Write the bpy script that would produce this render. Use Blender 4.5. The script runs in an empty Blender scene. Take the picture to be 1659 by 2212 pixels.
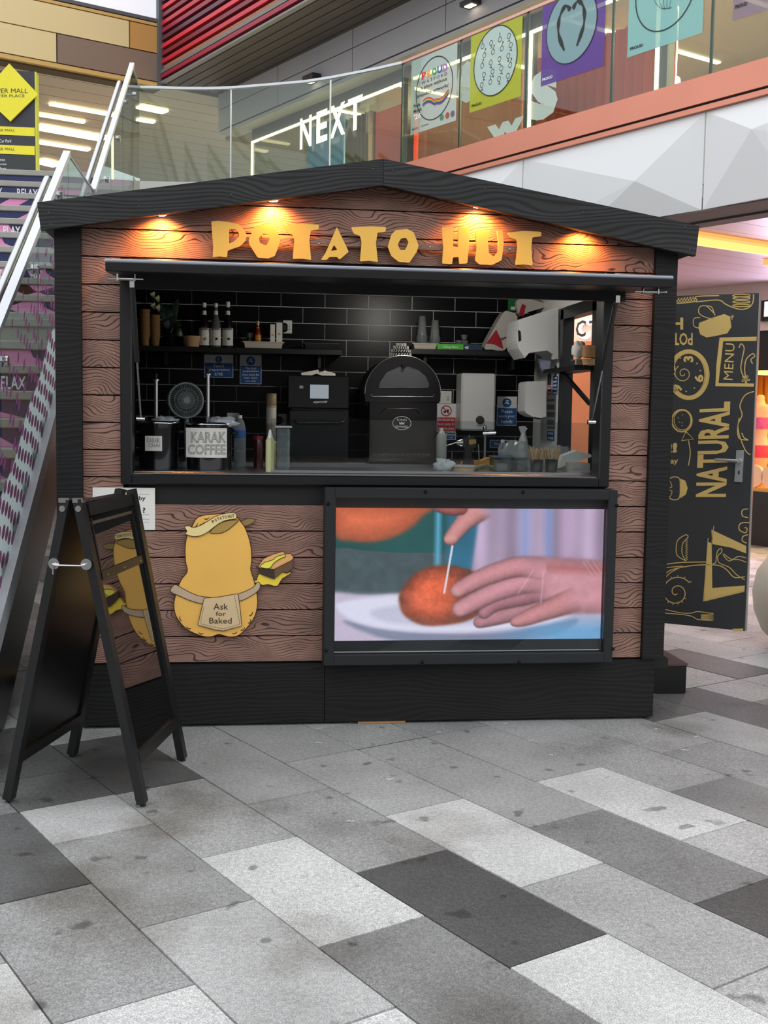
import bpy, math, random
import numpy as np
from mathutils import Vector, Matrix, noise
from mathutils.geometry import tessellate_polygon
random.seed(7)
# ------------------------------------------------------------------ camera, world, lights, exposure
F = 2460.5
CAM = np.array([0.0, -5.5772, 1.5528])
_p, _r, _y = 0.0866, 0.0152, 0.1207
def _axes():
    c, s = math.cos(_p), math.sin(_p)
    fwd = np.array([0, c, -s]); up = np.array([0, s, c]); right = np.array([1.0, 0, 0])
    cr, sr = math.cos(_r), math.sin(_r)
    r = cr*right + sr*up; u = -sr*right + cr*up
    t = np.array([math.cos(_y), math.sin(_y), 0]); n = np.array([-math.sin(_y), math.cos(_y), 0])
    M = np.array([t, n, [0, 0, 1]])
    return M@r, M@u, M@fwd
CR, CU, CW = _axes()
C = bpy.context.scene.collection
cd = bpy.data.cameras.new('camera'); cam = bpy.data.objects.new('camera', cd); C.objects.link(cam)
cd.sensor_fit = 'VERTICAL'; cd.sensor_height = 36; cd.lens = F/2212*36; cd.clip_end = 300
cam.matrix_world = Matrix(((CR[0], CU[0], -CW[0], CAM[0]), (CR[1], CU[1], -CW[1], CAM[1]), (CR[2], CU[2], -CW[2], CAM[2]), (0, 0, 0, 1)))
scn = bpy.context.scene; scn.camera = cam
w = bpy.data.worlds.new('world'); scn.world = w; w.use_nodes = True
w.node_tree.nodes['Background'].inputs[0].default_value = (0.95, 0.97, 1.0, 1)
w.node_tree.nodes['Background'].inputs[1].default_value = 1.0
vs = scn.view_settings; vs.view_transform = 'Standard'; vs.look = 'None'; vs.gamma = 1; vs.use_curve_mapping = False
EXPO = 0.80
vs.exposure = EXPO
def lin(v):
    v = v/255.0
    return v/12.92 if v <= 0.04045 else ((v+0.055)/1.055)**2.4
def L3(c): return tuple(lin(x) for x in c)
def lamp(name, kind, loc, power, col=(255, 235, 210), size=0.3, target=None, size_y=None, spot=None, parent=None):
    d = bpy.data.lights.new(name, kind); d.energy = power; d.color = L3(col)
    if kind == 'AREA':
        d.size = size
        if size_y: d.shape = 'RECTANGLE'; d.size_y = size_y
    else: d.shadow_soft_size = size
    if spot: d.spot_size = spot; d.spot_blend = 0.8
    o = bpy.data.objects.new(name, d); C.objects.link(o); o.location = loc
    if target is not None:
        o.rotation_euler = (Vector(target)-Vector(loc)).to_track_quat('-Z', 'Y').to_euler()
    return o
def ray(x, y): return CW + (x-829.5)/F*CR - (y-1106)/F*CU
A3 = np.array([-.465, .885, 0.0]); B3 = np.array([.885, .465, 0.0])    # the mall's own grid: along the gallery, across it
A3 /= np.linalg.norm(A3); B3 /= np.linalg.norm(B3)
def onN(x, y, n, k): d = ray(x, y); return CAM + d*((k-CAM@n)/(d@n))
def onY(x, y, Y=0.0): return onN(x, y, np.array([0, 1.0, 0]), Y)
def onX(x, y, X): return onN(x, y, np.array([1.0, 0, 0]), X)
def onZ(x, y, Z=0.0): return onN(x, y, np.array([0, 0, 1.0]), Z)
def onK(x, y, k): return onN(x, y, B3, k)
def ak(a, k, z=0.0): return A3*a + B3*k + np.array([0, 0, z])
# ------------------------------------------------------------------ materials
MATS = {}
def nt(m): return m.node_tree.nodes, m.node_tree.links
def mat(name, c=(128, 128, 128), rough=.5, metal=0, spec=.5, var=0, vscale=8, bump=0, bscale=60, emit=None, es=1, coat=0, stretch=(1, 1, 1), obj=True, trans=0, sheen=0):
    if name in MATS: return MATS[name]
    m = bpy.data.materials.new(name); m.use_nodes = True; N, K = nt(m); b = N['Principled BSDF']
    b.inputs['Base Color'].default_value = L3(c)+(1,); b.inputs['Roughness'].default_value = rough
    b.inputs['Metallic'].default_value = metal; b.inputs['Specular IOR Level'].default_value = spec
    b.inputs['Coat Weight'].default_value = coat; b.inputs['Transmission Weight'].default_value = trans
    if emit: b.inputs['Emission Color'].default_value = L3(emit)+(1,); b.inputs['Emission Strength'].default_value = es
    if var or bump:
        tc = N.new('ShaderNodeTexCoord'); mp = N.new('ShaderNodeMapping'); mp.inputs['Scale'].default_value = stretch
        K.new(tc.outputs['Object'], mp.inputs[0])
    if var:
        n = N.new('ShaderNodeTexNoise'); n.inputs['Scale'].default_value = vscale; n.inputs['Detail'].default_value = 5
        K.new(mp.outputs[0], n.inputs['Vector'])
        mx = N.new('ShaderNodeMix'); mx.data_type = 'RGBA'; mx.blend_type = 'MIX'
        lo = tuple(max(0, x*(1-var)) for x in L3(c)); hi = tuple(min(1, x*(1+var)) for x in L3(c))
        mx.inputs[6].default_value = lo+(1,); mx.inputs[7].default_value = hi+(1,)
        K.new(n.outputs[0], mx.inputs[0]); K.new(mx.outputs[2], b.inputs['Base Color'])
    if bump:
        n2 = N.new('ShaderNodeTexNoise'); n2.inputs['Scale'].default_value = bscale; n2.inputs['Detail'].default_value = 3
        K.new(mp.outputs[0], n2.inputs['Vector']); bp = N.new('ShaderNodeBump'); bp.inputs['Strength'].default_value = bump; bp.inputs['Distance'].default_value = .01
        K.new(n2.outputs[0], bp.inputs['Height']); K.new(bp.outputs[0], b.inputs['Normal'])
    MATS[name] = m; return m
def glassmat(name, c=(255, 255, 255), refl=1.0, rough=0.0, alpha=0.0, ior=1.5):
    if name in MATS: return MATS[name]
    m = bpy.data.materials.new(name); m.use_nodes = True; N, K = nt(m); N.clear()
    out = N.new('ShaderNodeOutputMaterial'); tr = N.new('ShaderNodeBsdfTransparent'); gl = N.new('ShaderNodeBsdfGlossy'); fr = N.new('ShaderNodeFresnel')
    fr.inputs[0].default_value = ior; mu = N.new('ShaderNodeMath'); mu.operation = 'MULTIPLY'; mu.inputs[1].default_value = refl
    ge = N.new('ShaderNodeNewGeometry'); fb = N.new('ShaderNodeMath'); fb.operation = 'SUBTRACT'; fb.inputs[0].default_value = 1; K.new(ge.outputs['Backfacing'], fb.inputs[1]); fm = N.new('ShaderNodeMath'); fm.operation = 'MULTIPLY'; K.new(fr.outputs[0], fm.inputs[0]); K.new(fb.outputs[0], fm.inputs[1])   # reflect on the front face only
    K.new(fm.outputs[0], mu.inputs[0]); tr.inputs[0].default_value = L3(c)+(1,); gl.inputs['Roughness'].default_value = rough
    mx = N.new('ShaderNodeMixShader'); K.new(mu.outputs[0], mx.inputs[0]); K.new(tr.outputs[0], mx.inputs[1]); K.new(gl.outputs[0], mx.inputs[2])
    if alpha:
        df = N.new('ShaderNodeBsdfDiffuse'); df.inputs[0].default_value = L3(c)+(1,); m2 = N.new('ShaderNodeMixShader'); m2.inputs[0].default_value = alpha
        K.new(mx.outputs[0], m2.inputs[1]); K.new(df.outputs[0], m2.inputs[2]); K.new(m2.outputs[0], out.inputs[0])
    else: K.new(mx.outputs[0], out.inputs[0])
    MATS[name] = m; return m
def em(name, c, s=1.0): return mat(name, (20, 20, 20), emit=c, es=s)
def film(name, c, a, glow=0):                                              # printed film on glass: part ink, part clear
    if name in MATS: return MATS[name]
    m = bpy.data.materials.new(name); m.use_nodes = True; N, K = nt(m); b = N['Principled BSDF']
    b.inputs['Base Color'].default_value = L3(c)+(1,); b.inputs['Roughness'].default_value = .4; b.inputs['Alpha'].default_value = a
    if glow:                                                       # thin film lets daylight through from behind
        tl_ = N.new('ShaderNodeBsdfTranslucent'); tl_.inputs[0].default_value = L3(c)+(1,); mx = N.new('ShaderNodeMixShader'); mx.inputs[0].default_value = glow; K.new(b.outputs[0], mx.inputs[1]); K.new(tl_.outputs[0], mx.inputs[2]); K.new(mx.outputs[0], N['Material Output'].inputs[0])
    MATS[name] = m; return m
def stone(name, c):
    if name in MATS: return MATS[name]
    m = bpy.data.materials.new(name); m.use_nodes = True; N, K = nt(m); b = N['Principled BSDF']
    b.inputs['Roughness'].default_value = .62; b.inputs['Specular IOR Level'].default_value = .35
    tc = N.new('ShaderNodeTexCoord')
    def nz(s, d=3):
        n = N.new('ShaderNodeTexNoise'); n.inputs['Scale'].default_value = s; n.inputs['Detail'].default_value = d; K.new(geo.outputs['Position'], n.inputs['Vector']); return n
    geo = N.new('ShaderNodeNewGeometry')
    sp = nz(240, 2); sp2 = nz(60, 4); big = nz(2.2, 4); spot = nz(7, 2); stain = nz(1.1, 5)
    r = N.new('ShaderNodeValToRGB'); e = r.color_ramp.elements; lc = L3(c)
    e[0].position = .34; e[0].color = tuple(x*.66 for x in lc)+(1,); e[1].position = .66; e[1].color = tuple(min(1, x*1.30) for x in lc)+(1,)
    K.new(sp.outputs[0], r.inputs[0])
    def mul(a, fac_src, lo, hi, col=(1, 1, 1)):
        rr = N.new('ShaderNodeValToRGB'); rr.color_ramp.elements[0].position = lo[0]; rr.color_ramp.elements[0].color = (lo[1]*col[0], lo[1]*col[1], lo[1]*col[2], 1)
        rr.color_ramp.elements[1].position = hi[0]; rr.color_ramp.elements[1].color = (hi[1],)*3+(1,)
        K.new(fac_src.outputs[0], rr.inputs[0]); mx = N.new('ShaderNodeMix'); mx.data_type = 'RGBA'; mx.blend_type = 'MULTIPLY'; mx.inputs[0].default_value = 1
        K.new(a, mx.inputs[6]); K.new(rr.outputs[0], mx.inputs[7]); return mx.outputs[2]
    o = mul(r.outputs[0], sp2, (.35, .86), (.65, 1.12)); o = mul(o, big, (.3, .82), (.7, 1.12))
    o = mul(o, spot, (.285, .50), (.335, 1.0)); o = mul(o, stain, (.33, .66), (.45, 1.0), (1, .96, .90))
    K.new(o, b.inputs['Base Color'])
    bp = N.new('ShaderNodeBump'); bp.inputs['Strength'].default_value = .25; bp.inputs['Distance'].default_value = .002; K.new(sp.outputs[0], bp.inputs['Height']); K.new(bp.outputs[0], b.inputs['Normal'])
    MATS[name] = m; return m
def grainmat(name, base, dark, N1=9, sx=1.6, sz=9.0, thick=.13, bump=.6, rough=.6, spec=.35, lo=.9, K_=75):
    m = bpy.data.materials.new(name); m.use_nodes = True; N, K = nt(m); b = N['Principled BSDF']
    b.inputs['Roughness'].default_value = rough; b.inputs['Specular IOR Level'].default_value = spec
    tc = N.new('ShaderNodeTexCoord'); mp = N.new('ShaderNodeMapping'); mp.inputs['Scale'].default_value = (sx, 1, sz)
    oi = N.new('ShaderNodeObjectInfo'); ml = N.new('ShaderNodeVectorMath'); ml.operation = 'SCALE'; ml.inputs[0].default_value = (37, 11, 53)
    K.new(oi.outputs['Random'], ml.inputs['Scale']); K.new(tc.outputs['Object'], mp.inputs[0])
    ad = N.new('ShaderNodeVectorMath'); ad.operation = 'ADD'; K.new(mp.outputs[0], ad.inputs[0]); K.new(ml.outputs[0], ad.inputs[1])
    n = N.new('ShaderNodeTexNoise'); n.inputs['Scale'].default_value = 1.5; n.inputs['Detail'].default_value = 1.2; n.inputs['Roughness'].default_value = .35; n.inputs['Distortion'].default_value = .3
    K.new(ad.outputs[0], n.inputs['Vector'])
    mu = N.new('ShaderNodeMath'); mu.operation = 'MULTIPLY'; mu.inputs[1].default_value = N1; K.new(n.outputs[0], mu.inputs[0])
    sp_ = N.new('ShaderNodeSeparateXYZ'); K.new(tc.outputs['Object'], sp_.inputs[0]); ca_ = N.new('ShaderNodeMath'); ca_.operation = 'MULTIPLY_ADD'; ca_.inputs[1].default_value = K_; K.new(sp_.outputs[2], ca_.inputs[0]); K.new(mu.outputs[0], ca_.inputs[2])
    pp = N.new('ShaderNodeMath'); pp.operation = 'PINGPONG'; pp.inputs[1].default_value = .5; K.new(ca_.outputs[0], pp.inputs[0])
    r = N.new('ShaderNodeValToRGB'); r.color_ramp.elements[0].position = thick*.5; r.color_ramp.elements[0].color = (0, 0, 0, 1); r.color_ramp.elements[1].position = thick*1.6; r.color_ramp.elements[1].color = (1, 1, 1, 1)
    K.new(pp.outputs[0], r.inputs[0])
    mx = N.new('ShaderNodeMix'); mx.data_type = 'RGBA'; mx.inputs[6].default_value = L3(dark)+(1,); mx.inputs[7].default_value = L3(base)+(1,); K.new(r.outputs[0], mx.inputs[0])
    n3 = N.new('ShaderNodeTexNoise'); n3.inputs['Scale'].default_value = 3; K.new(ad.outputs[0], n3.inputs['Vector'])
    m3 = N.new('ShaderNodeMix'); m3.data_type = 'RGBA'; m3.blend_type = 'MULTIPLY'; m3.inputs[0].default_value = 1
    r3 = N.new('ShaderNodeValToRGB'); r3.color_ramp.elements[0].position = .3; r3.color_ramp.elements[0].color = (lo*.85,)*3+(1,); r3.color_ramp.elements[1].position = .7; r3.color_ramp.elements[1].color = (1.1,)*3+(1,)
    K.new(n3.outputs[0], r3.inputs[0]); K.new(mx.outputs[2], m3.inputs[6]); K.new(r3.outputs[0], m3.inputs[7]); K.new(m3.outputs[2], b.inputs['Base Color'])
    bp = N.new('ShaderNodeBump'); bp.inputs['Strength'].default_value = bump; bp.inputs['Distance'].default_value = .004; K.new(r.outputs[0], bp.inputs['Height']); K.new(bp.outputs[0], b.inputs['Normal'])
    MATS[name] = m; return m
# ------------------------------------------------------------------ mesh building
ORG = {}
class MB:
    def __init__(s): s.v = []; s.f = []; s.sm = []
    def add(s, vs, fs, smooth=False):
        o = len(s.v); s.v += [tuple(float(q) for q in v) for v in vs]; s.f += [tuple(i+o for i in f) for f in fs]; s.sm += [smooth]*len(fs); return s
    def hexa(s, P):                                               # 8 corners: bottom ring, top ring
        return s.add(P, [(3, 2, 1, 0), (4, 5, 6, 7), (0, 1, 5, 4), (1, 2, 6, 5), (2, 3, 7, 6), (3, 0, 4, 7)])
    def box(s, x0, x1, y0, y1, z0, z1, b=0):
        if b:
            if x0 > x1: x0, x1 = x1, x0
            if z0 > z1: z0, z1 = z1, z0
            # bevelled box: octagonal rounding in all three directions
            X = (x0, x0+b, x1-b, x1); Y = (y0, y0+b, y1-b, y1); Z = (z0, z0+b, z1-b, z1)
            vs = []; idx = {}
            def g(i, j, k):
                if (i, j, k) not in idx: idx[(i, j, k)] = len(vs); vs.append((X[i], Y[j], Z[k]))
                return idx[(i, j, k)]
            fs = []
            for j in (0, 3): q = [g(1, j, 1), g(2, j, 1), g(2, j, 2), g(1, j, 2)]; fs.append(q if j == 0 else q[::-1])
            for i in (0, 3): q = [g(i, 1, 1), g(i, 1, 2), g(i, 2, 2), g(i, 2, 1)]; fs.append(q if i == 0 else q[::-1])
            for k in (0, 3): q = [g(1, 1, k), g(1, 2, k), g(2, 2, k), g(2, 1, k)]; fs.append(q if k == 0 else q[::-1])
            for i in (0, 3):
                ii = 1 if i == 0 else 2
                for j in (0, 3):
                    jj = 1 if j == 0 else 2
                    q = [g(i, jj, 1), g(ii, j, 1), g(ii, j, 2), g(i, jj, 2)]; fs.append(q)
                for k in (0, 3):
                    kk = 1 if k == 0 else 2
                    fs.append([g(i, 1, kk), g(ii, 1, k), g(ii, 2, k), g(i, 2, kk)])
            for j in (0, 3):
                jj = 1 if j == 0 else 2
                for k in (0, 3):
                    kk = 1 if k == 0 else 2
                    fs.append([g(1, j, kk), g(1, jj, k), g(2, jj, k), g(2, j, kk)])
            for i in (0, 3):
                for j in (0, 3):
                    for k in (0, 3):
                        ii = 1 if i == 0 else 2; jj = 1 if j == 0 else 2; kk = 1 if k == 0 else 2
                        fs.append([g(i, jj, kk), g(ii, j, kk), g(ii, jj, k)])
            return s.add(vs, fs)
        return s.hexa([(x0, y0, z0), (x1, y0, z0), (x1, y1, z0), (x0, y1, z0), (x0, y0, z1), (x1, y0, z1), (x1, y1, z1), (x0, y1, z1)])
    def obox(s, o, U, V, W):                                       # corner + three edge vectors
        o, U, V, W = (np.array(q, float) for q in (o, U, V, W))
        return s.hexa([o, o+U, o+U+V, o+V, o+W, o+U+W, o+U+V+W, o+V+W])
    def bar(s, p, q, wdt, hgt=None, up=(0, 0, 1)):                 # rectangular bar between two points
        p, q = np.array(p, float), np.array(q, float); d = q-p; d0 = d/np.linalg.norm(d); hgt = hgt or wdt
        sd = np.cross(d0, up); sd /= np.linalg.norm(sd); u2 = np.cross(sd, d0)
        return s.obox(p-sd*wdt/2-u2*hgt/2, sd*wdt, d, u2*hgt) if True else s
    def cyl(s, p, q, r, n=16, r2=None, cap=True):
        p, q = np.array(p, float), np.array(q, float); d = q-p; d /= np.linalg.norm(d); r2 = r if r2 is None else r2
        e = np.cross(d, (0, 0, 1) if abs(d[2]) < .9 else (1, 0, 0)); e /= np.linalg.norm(e); g = np.cross(d, e)
        vs = [p+r*(math.cos(t)*e+math.sin(t)*g) for t in np.linspace(0, 2*math.pi, n, endpoint=False)] + [q+r2*(math.cos(t)*e+math.sin(t)*g) for t in np.linspace(0, 2*math.pi, n, endpoint=False)]
        s.add(vs, [(i, (i+1) % n, n+(i+1) % n, n+i) for i in range(n)], True)
        if cap: s.add(vs, [tuple(range(n))[::-1], tuple(range(n, 2*n))])
        return s
    def tube(s, pts, r, n=8):
        pts = [np.array(p, float) for p in pts]; vs = []; m = len(pts); ref = None
        for i, p in enumerate(pts):
            d = pts[min(i+1, m-1)]-pts[max(i-1, 0)]; d /= (np.linalg.norm(d)+1e-9)
            if ref is None: ref = np.cross(d, (0, 0, 1) if abs(d[2]) < .9 else (1, 0, 0))
            e = ref-d*(ref@d); e /= (np.linalg.norm(e)+1e-9); ref = e; g = np.cross(d, e); rr = r[i] if hasattr(r, '__len__') else r
            vs += [p+rr*(math.cos(t)*e+math.sin(t)*g) for t in np.linspace(0, 2*math.pi, n, endpoint=False)]
        fs = [(i*n+j, i*n+(j+1) % n, (i+1)*n+(j+1) % n, (i+1)*n+j) for i in range(m-1) for j in range(n)]
        s.add(vs, fs, True); s.add(vs, [tuple(range(n))[::-1], tuple(range((m-1)*n, m*n))]); return s
    def lathe(s, c, prof, n=20, ax=(0, 0, 1), smooth=True):        # prof: (radius, height) along ax from point c
        c = np.array(c, float); d = np.array(ax, float); d /= np.linalg.norm(d)
        e = np.cross(d, (0, 0, 1) if abs(d[2]) < .9 else (1, 0, 0)); e /= np.linalg.norm(e); g = np.cross(d, e); vs = []
        for r, h in prof: vs += [c+d*h+max(r, 1e-4)*(math.cos(t)*e+math.sin(t)*g) for t in np.linspace(0, 2*math.pi, n, endpoint=False)]
        m = len(prof)
        s.add(vs, [(i*n+j, i*n+(j+1) % n, (i+1)*n+(j+1) % n, (i+1)*n+j) for i in range(m-1) for j in range(n)], smooth)
        s.add(vs, [tuple(range(n))[::-1], tuple(range((m-1)*n, m*n))]); return s
    def poly(s, loops, ext=None):                                  # planar polygon (first loop, then holes), optionally extruded by a vector
        L = [[Vector([float(q) for q in p]) for p in lp] for lp in (loops if hasattr(loops[0][0], '__len__') else [loops])]
        flat = [v for l in L for v in l]; tri = tessellate_polygon(L); vs = [tuple(v) for v in flat]
        s.add(vs, [tuple(t) for t in tri])
        if ext is not None:
            e = Vector([float(q) for q in ext]); vs2 = [tuple(v+e) for v in flat]; s.add(vs2, [tuple(t)[::-1] for t in tri]); o = 0
            for l in L:
                n = len(l); s.add([tuple(v) for v in l]+[tuple(v+e) for v in l], [(i, (i+1) % n, n+(i+1) % n, n+i) for i in range(n)])
        return s
    def ribbon(s, pts, wd, nrm, closed=False):                     # flat stroke of width wd along 3-D points lying in a plane
        P = [np.array(p, float) for p in pts]; n = len(P); nrm = np.array(nrm, float); vs = []
        for i in range(n):
            a = P[(i-1) % n] if (closed or i > 0) else P[i]; b = P[(i+1) % n] if (closed or i < n-1) else P[i]
            t = b-a; t /= (np.linalg.norm(t)+1e-9); sd = np.cross(nrm, t); w2 = wd[i] if hasattr(wd, '__len__') else wd; vs += [P[i]-sd*w2/2, P[i]+sd*w2/2]
        m = n if closed else n-1
        return s.add(vs, [(2*i, 2*((i+1) % n), 2*((i+1) % n)+1, 2*i+1) for i in range(m)])
    def blob(s, c, r, seed=0, amp=.25, n=12, sq=(1, 1, 1), freq=2.2):  # lumpy closed surface
        c = np.array(c, float); vs = []
        for i in range(1, n):
            th = math.pi*i/n
            for j in range(2*n):
                ph = math.pi*j/n; d = Vector((math.sin(th)*math.cos(ph), math.sin(th)*math.sin(ph), math.cos(th)))
                k = r*(1+amp*noise.noise(d*freq+Vector((seed, seed*1.7, 3)))*2); vs.append(c+np.array([d.x*k*sq[0], d.y*k*sq[1], d.z*k*sq[2]]))
        m = 2*n; fs = [(i*m+j, (i+1)*m+j, (i+1)*m+(j+1) % m, i*m+(j+1) % m) for i in range(n-2) for j in range(m)]
        s.add(vs, fs, True); s.add(vs, [tuple(range(m)), tuple(range((n-2)*m, (n-1)*m))[::-1]]); return s
    def build(s, name, m, parent=None, base=None, label=None, recalc=True):
        v = np.array(s.v)
        if parent is not None: org = ORG[parent.name]
        else:
            org = np.array(base, float) if base is not None else np.array([(v[:, 0].min()+v[:, 0].max())/2, (v[:, 1].min()+v[:, 1].max())/2, v[:, 2].min()])
        me = bpy.data.meshes.new(name); me.from_pydata([tuple(q) for q in (v-org)], [], s.f)
        me.polygons.foreach_set('use_smooth', s.sm)
        if recalc:
            import bmesh
            bm = bmesh.new(); bm.from_mesh(me); bmesh.ops.recalc_face_normals(bm, faces=bm.faces); bm.to_mesh(me); bm.free()
        me.materials.append(m); o = bpy.data.objects.new(name, me); C.objects.link(o)
        if parent is not None: o.parent = parent
        else: o.location = org
        ORG[o.name] = org
        if label: o['label'] = label
        return o
def tag(o, label=None, cat=None, group=None, kind=None):
    if label: o['label'] = label
    if cat: o['category'] = cat
    if group: o['group'] = group
    if kind: o['kind'] = kind
    return o
def thing(name, loc, label, cat, group=None, kind=None):
    o = bpy.data.objects.new(name, None); C.objects.link(o); o.location = [float(q) for q in loc]; o.empty_display_size = .1
    ORG[o.name] = np.array([float(q) for q in loc]); tag(o, label, cat, group, kind); return o
def copytree(o, delta, parent=None):
    c = o.copy(); C.objects.link(c); c.parent = parent
    if parent is None: c.location = o.location+Vector([float(q) for q in delta]); ORG[c.name] = ORG[o.name]+np.array(delta, float)
    else: ORG[c.name] = ORG[parent.name]
    for ch in o.children: copytree(ch, delta, c)
    return c
_tc = {}
def textmesh(t, bold=0.0, outline=0):
    k = (t, bold, outline)
    if k not in _tc:
        cu = bpy.data.curves.new('t', 'FONT'); cu.body = t; cu.resolution_u = 2; cu.offset = bold
        if outline: cu.fill_mode = 'NONE'; cu.bevel_depth = outline; cu.bevel_resolution = 0
        o = bpy.data.objects.new('t', cu)
        C.objects.link(o); dg = bpy.context.evaluated_depsgraph_get(); me = bpy.data.meshes.new_from_object(o.evaluated_get(dg))
        v = np.array([tuple(q.co) for q in me.vertices]); f = [tuple(p.vertices) for p in me.polygons]
        bpy.data.objects.remove(o); bpy.data.curves.remove(cu); mn, mx = v.min(0), v.max(0); v = (v-mn)/np.maximum(mx-mn, 1e-6); _tc[k] = (v, f)
    return _tc[k]
def text(mb, t, o, U, V, lift=(0, 0, 0), bold=0.0, ital=0):        # fit the words into the parallelogram o, U (width), V (height)
    v, f = textmesh(t, bold); o = np.array(o, float)+np.array(lift, float); U = np.array(U, float); V = np.array(V, float)
    return mb.add([o+U*(q[0]+ital*q[1])+V*q[1] for q in v], f)
def smooth_pts(pts, k=6, closed=False):
    P = [np.array(p, float) for p in pts]; n = len(P); out = []
    for i in range(n if closed else n-1):
        g = (lambda q: P[q % n]) if closed else (lambda q: P[min(max(q, 0), n-1)])
        a, b, c, d = g(i-1), g(i), g(i+1), g(i+2)
        for j in range(k):
            t = j/k; out.append(.5*((2*b)+(-a+c)*t+(2*a-5*b+4*c-d)*t*t+(-a+3*b-3*c+d)*t**3))
    if not closed: out.append(P[-1])
    return out
# shared materials
wood = grainmat('brown_composite_cladding', (158, 122, 108), (78, 54, 46), N1=15, sx=2.4, sz=5.0, thick=.085, K_=80)
roofwood = grainmat('sky_lit_black_timber', (52, 53, 53), (36, 36, 37), N1=9, sx=1.2, sz=4, thick=.2, bump=.25, rough=.65, spec=.3, K_=50)  # black timber with the roof boards' sky light put into the colour
blkwood = grainmat('black_stained_timber', (29, 29, 30), (22, 22, 23), N1=7, sx=1.2, sz=4, thick=.3, bump=.18, rough=.6, spec=.3, K_=45)
blk = mat('black_paint', (30, 31, 33), .5, bump=.1, bscale=30)
blk2 = mat('satin_black_metal', (20, 21, 24), .33)
inner = mat('black_interior', (10, 10, 12), .6)
steel = mat('brushed_steel', (190, 192, 195), .28, metal=1, bump=.05, bscale=200)
chrome = mat('chrome', (220, 222, 225), .12, metal=1)
white = mat('white_plastic', (232, 232, 230), .35)
paper = mat('white_paper', (236, 234, 228), .8)
# ------------------------------------------------------------------ the paving
TONE = {(-2,17):185,(-1,18):146,(-1,17):185,(-1,19):92,(0,18):144,(0,17):166,(0,16):192,(0,19):176,(1,18):193,(1,19):159,(1,17):124,(2,18):151,(2,17):80,(2,16):195,
(2,19):154,(3,18):190,(3,17):162,(3,19):160,(4,18):156,(4,17):126,(4,16):80,(4,19):156,(5,18):190,(5,17):166,(5,19):156,(6,17):124,(6,18):154,(7,18):146,(7,19):156,
(0,20):92,(1,20):92,(2,20):156,(3,20):156,(3,16):171,(9,19):96,(8,19):100,(11,20):96,(1,22):156,(0,21):161,(1,21):164,(10,19):161,(9,20):168,(12,19):174,(12,20):168,(13,20):171,(8,18):156}
floor = MB().box(-33, 37, -25, 45, -.25, -.012).build('floor', mat('joint_mortar', (95, 92, 88), .9, bump=.3), base=(0, 0, 0))
tag(floor, 'grey stone paving of the shopping mall laid in long staggered slabs', kind='structure')
rs = random.Random(3)
SL = {}
def slabmat(t):
    t = int(round(t/6)*6); return stone('stone_%d' % t, (t, t*1.002, t*.995))
slabmesh = {}
cnt = 0
def slab(i, a0, a1, t):
    global cnt
    b0 = -1.31+.39*i; g = .0022; me_key = (round(a1-a0, 3), t, rs.randrange(2))
    c = ak((a0+a1)/2, b0+.195); hh = rs.uniform(-.0012, .0012)
    if me_key not in slabmesh:
        la, lb = (a1-a0)/2-g, .195-g; P = []
        for (da, db, z) in ((-la, -lb, -.011), (la, -lb, -.011), (la, lb, -.011), (-la, lb, -.011), (-la, -lb, 0), (la, -lb, 0), (la, lb, 0), (-la, lb, 0)):
            sh = .0012 if z == 0 else 0; P.append(A3*(da-np.sign(da)*sh)+B3*(db-np.sign(db)*sh)+np.array([0, 0, z]))
        me = bpy.data.meshes.new('paving_slab'); m = MB().hexa(P); me.from_pydata([tuple(map(float, q)) for q in m.v], [], m.f); me.materials.append(slabmat(t)); slabmesh[me_key] = me
    o = bpy.data.objects.new('paving_slab', slabmesh[me_key]); C.objects.link(o); o.location = (c[0], c[1], hh-.0012); o.parent = floor; cnt += 1
far = {}
for i in range(-14, 34):
    for j in range(-2, 60):
        a0 = -.63-.79*20+.79*j+(0 if i % 2 else .395); c = ak(a0+.395, -1.115+.39*i); d = c-CAM; dz = d@CW
        if dz < 1.2 or c[1] > 26: continue
        px = 829.5+F*(d@CR)/dz; py = 1106-F*(d@CU)/dz
        if px < -1000 or px > 2700 or py > 3300 or (c[1] > 12 and not -260 < px < 1930): continue
        near = -260 < px < 1930 and py < 2500
        t = TONE.get((i, j), rs.choice([168, 160, 150, 158, 172, 164, 150, 120, 178, 160, 196 if c[1] < 5 else 165, 110]))
        if near and dz <= 12.5 and not (-.7 < c[0] < 1.9 and .5 < c[1] < 1.8):
            if (i, j) == (0, 19): slab(i, a0, -.632, t); slab(i, -.630, a0+.79, 96)
            else: slab(i, a0, a0+.79, t)
        else: far.setdefault(int(round(t/20)*20), []).append((i, a0))
for t, L in far.items():
    m = MB()
    for i, a0 in L:
        b0 = -1.31+.39*i; g = .002
        m.hexa([ak(a0+g, b0+g, -.011), ak(a0+.79-g, b0+g, -.011), ak(a0+.79-g, b0+.39-g, -.011), ak(a0+g, b0+.39-g, -.011), ak(a0+g, b0+g, -.001), ak(a0+.79-g, b0+g, -.001), ak(a0+.79-g, b0+.39-g, -.001), ak(a0+g, b0+.39-g, -.001)])
    tag(m.build('distant_paving', slabmat(t), floor), kind='stuff')
tag(MB().obox(ak(-.6335, -2.5, -.006), A3*.004, B3*8, (0, 0, .0052)).build('drainage_line', mat('dark_joint', (60, 60, 58), .8), floor))
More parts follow.
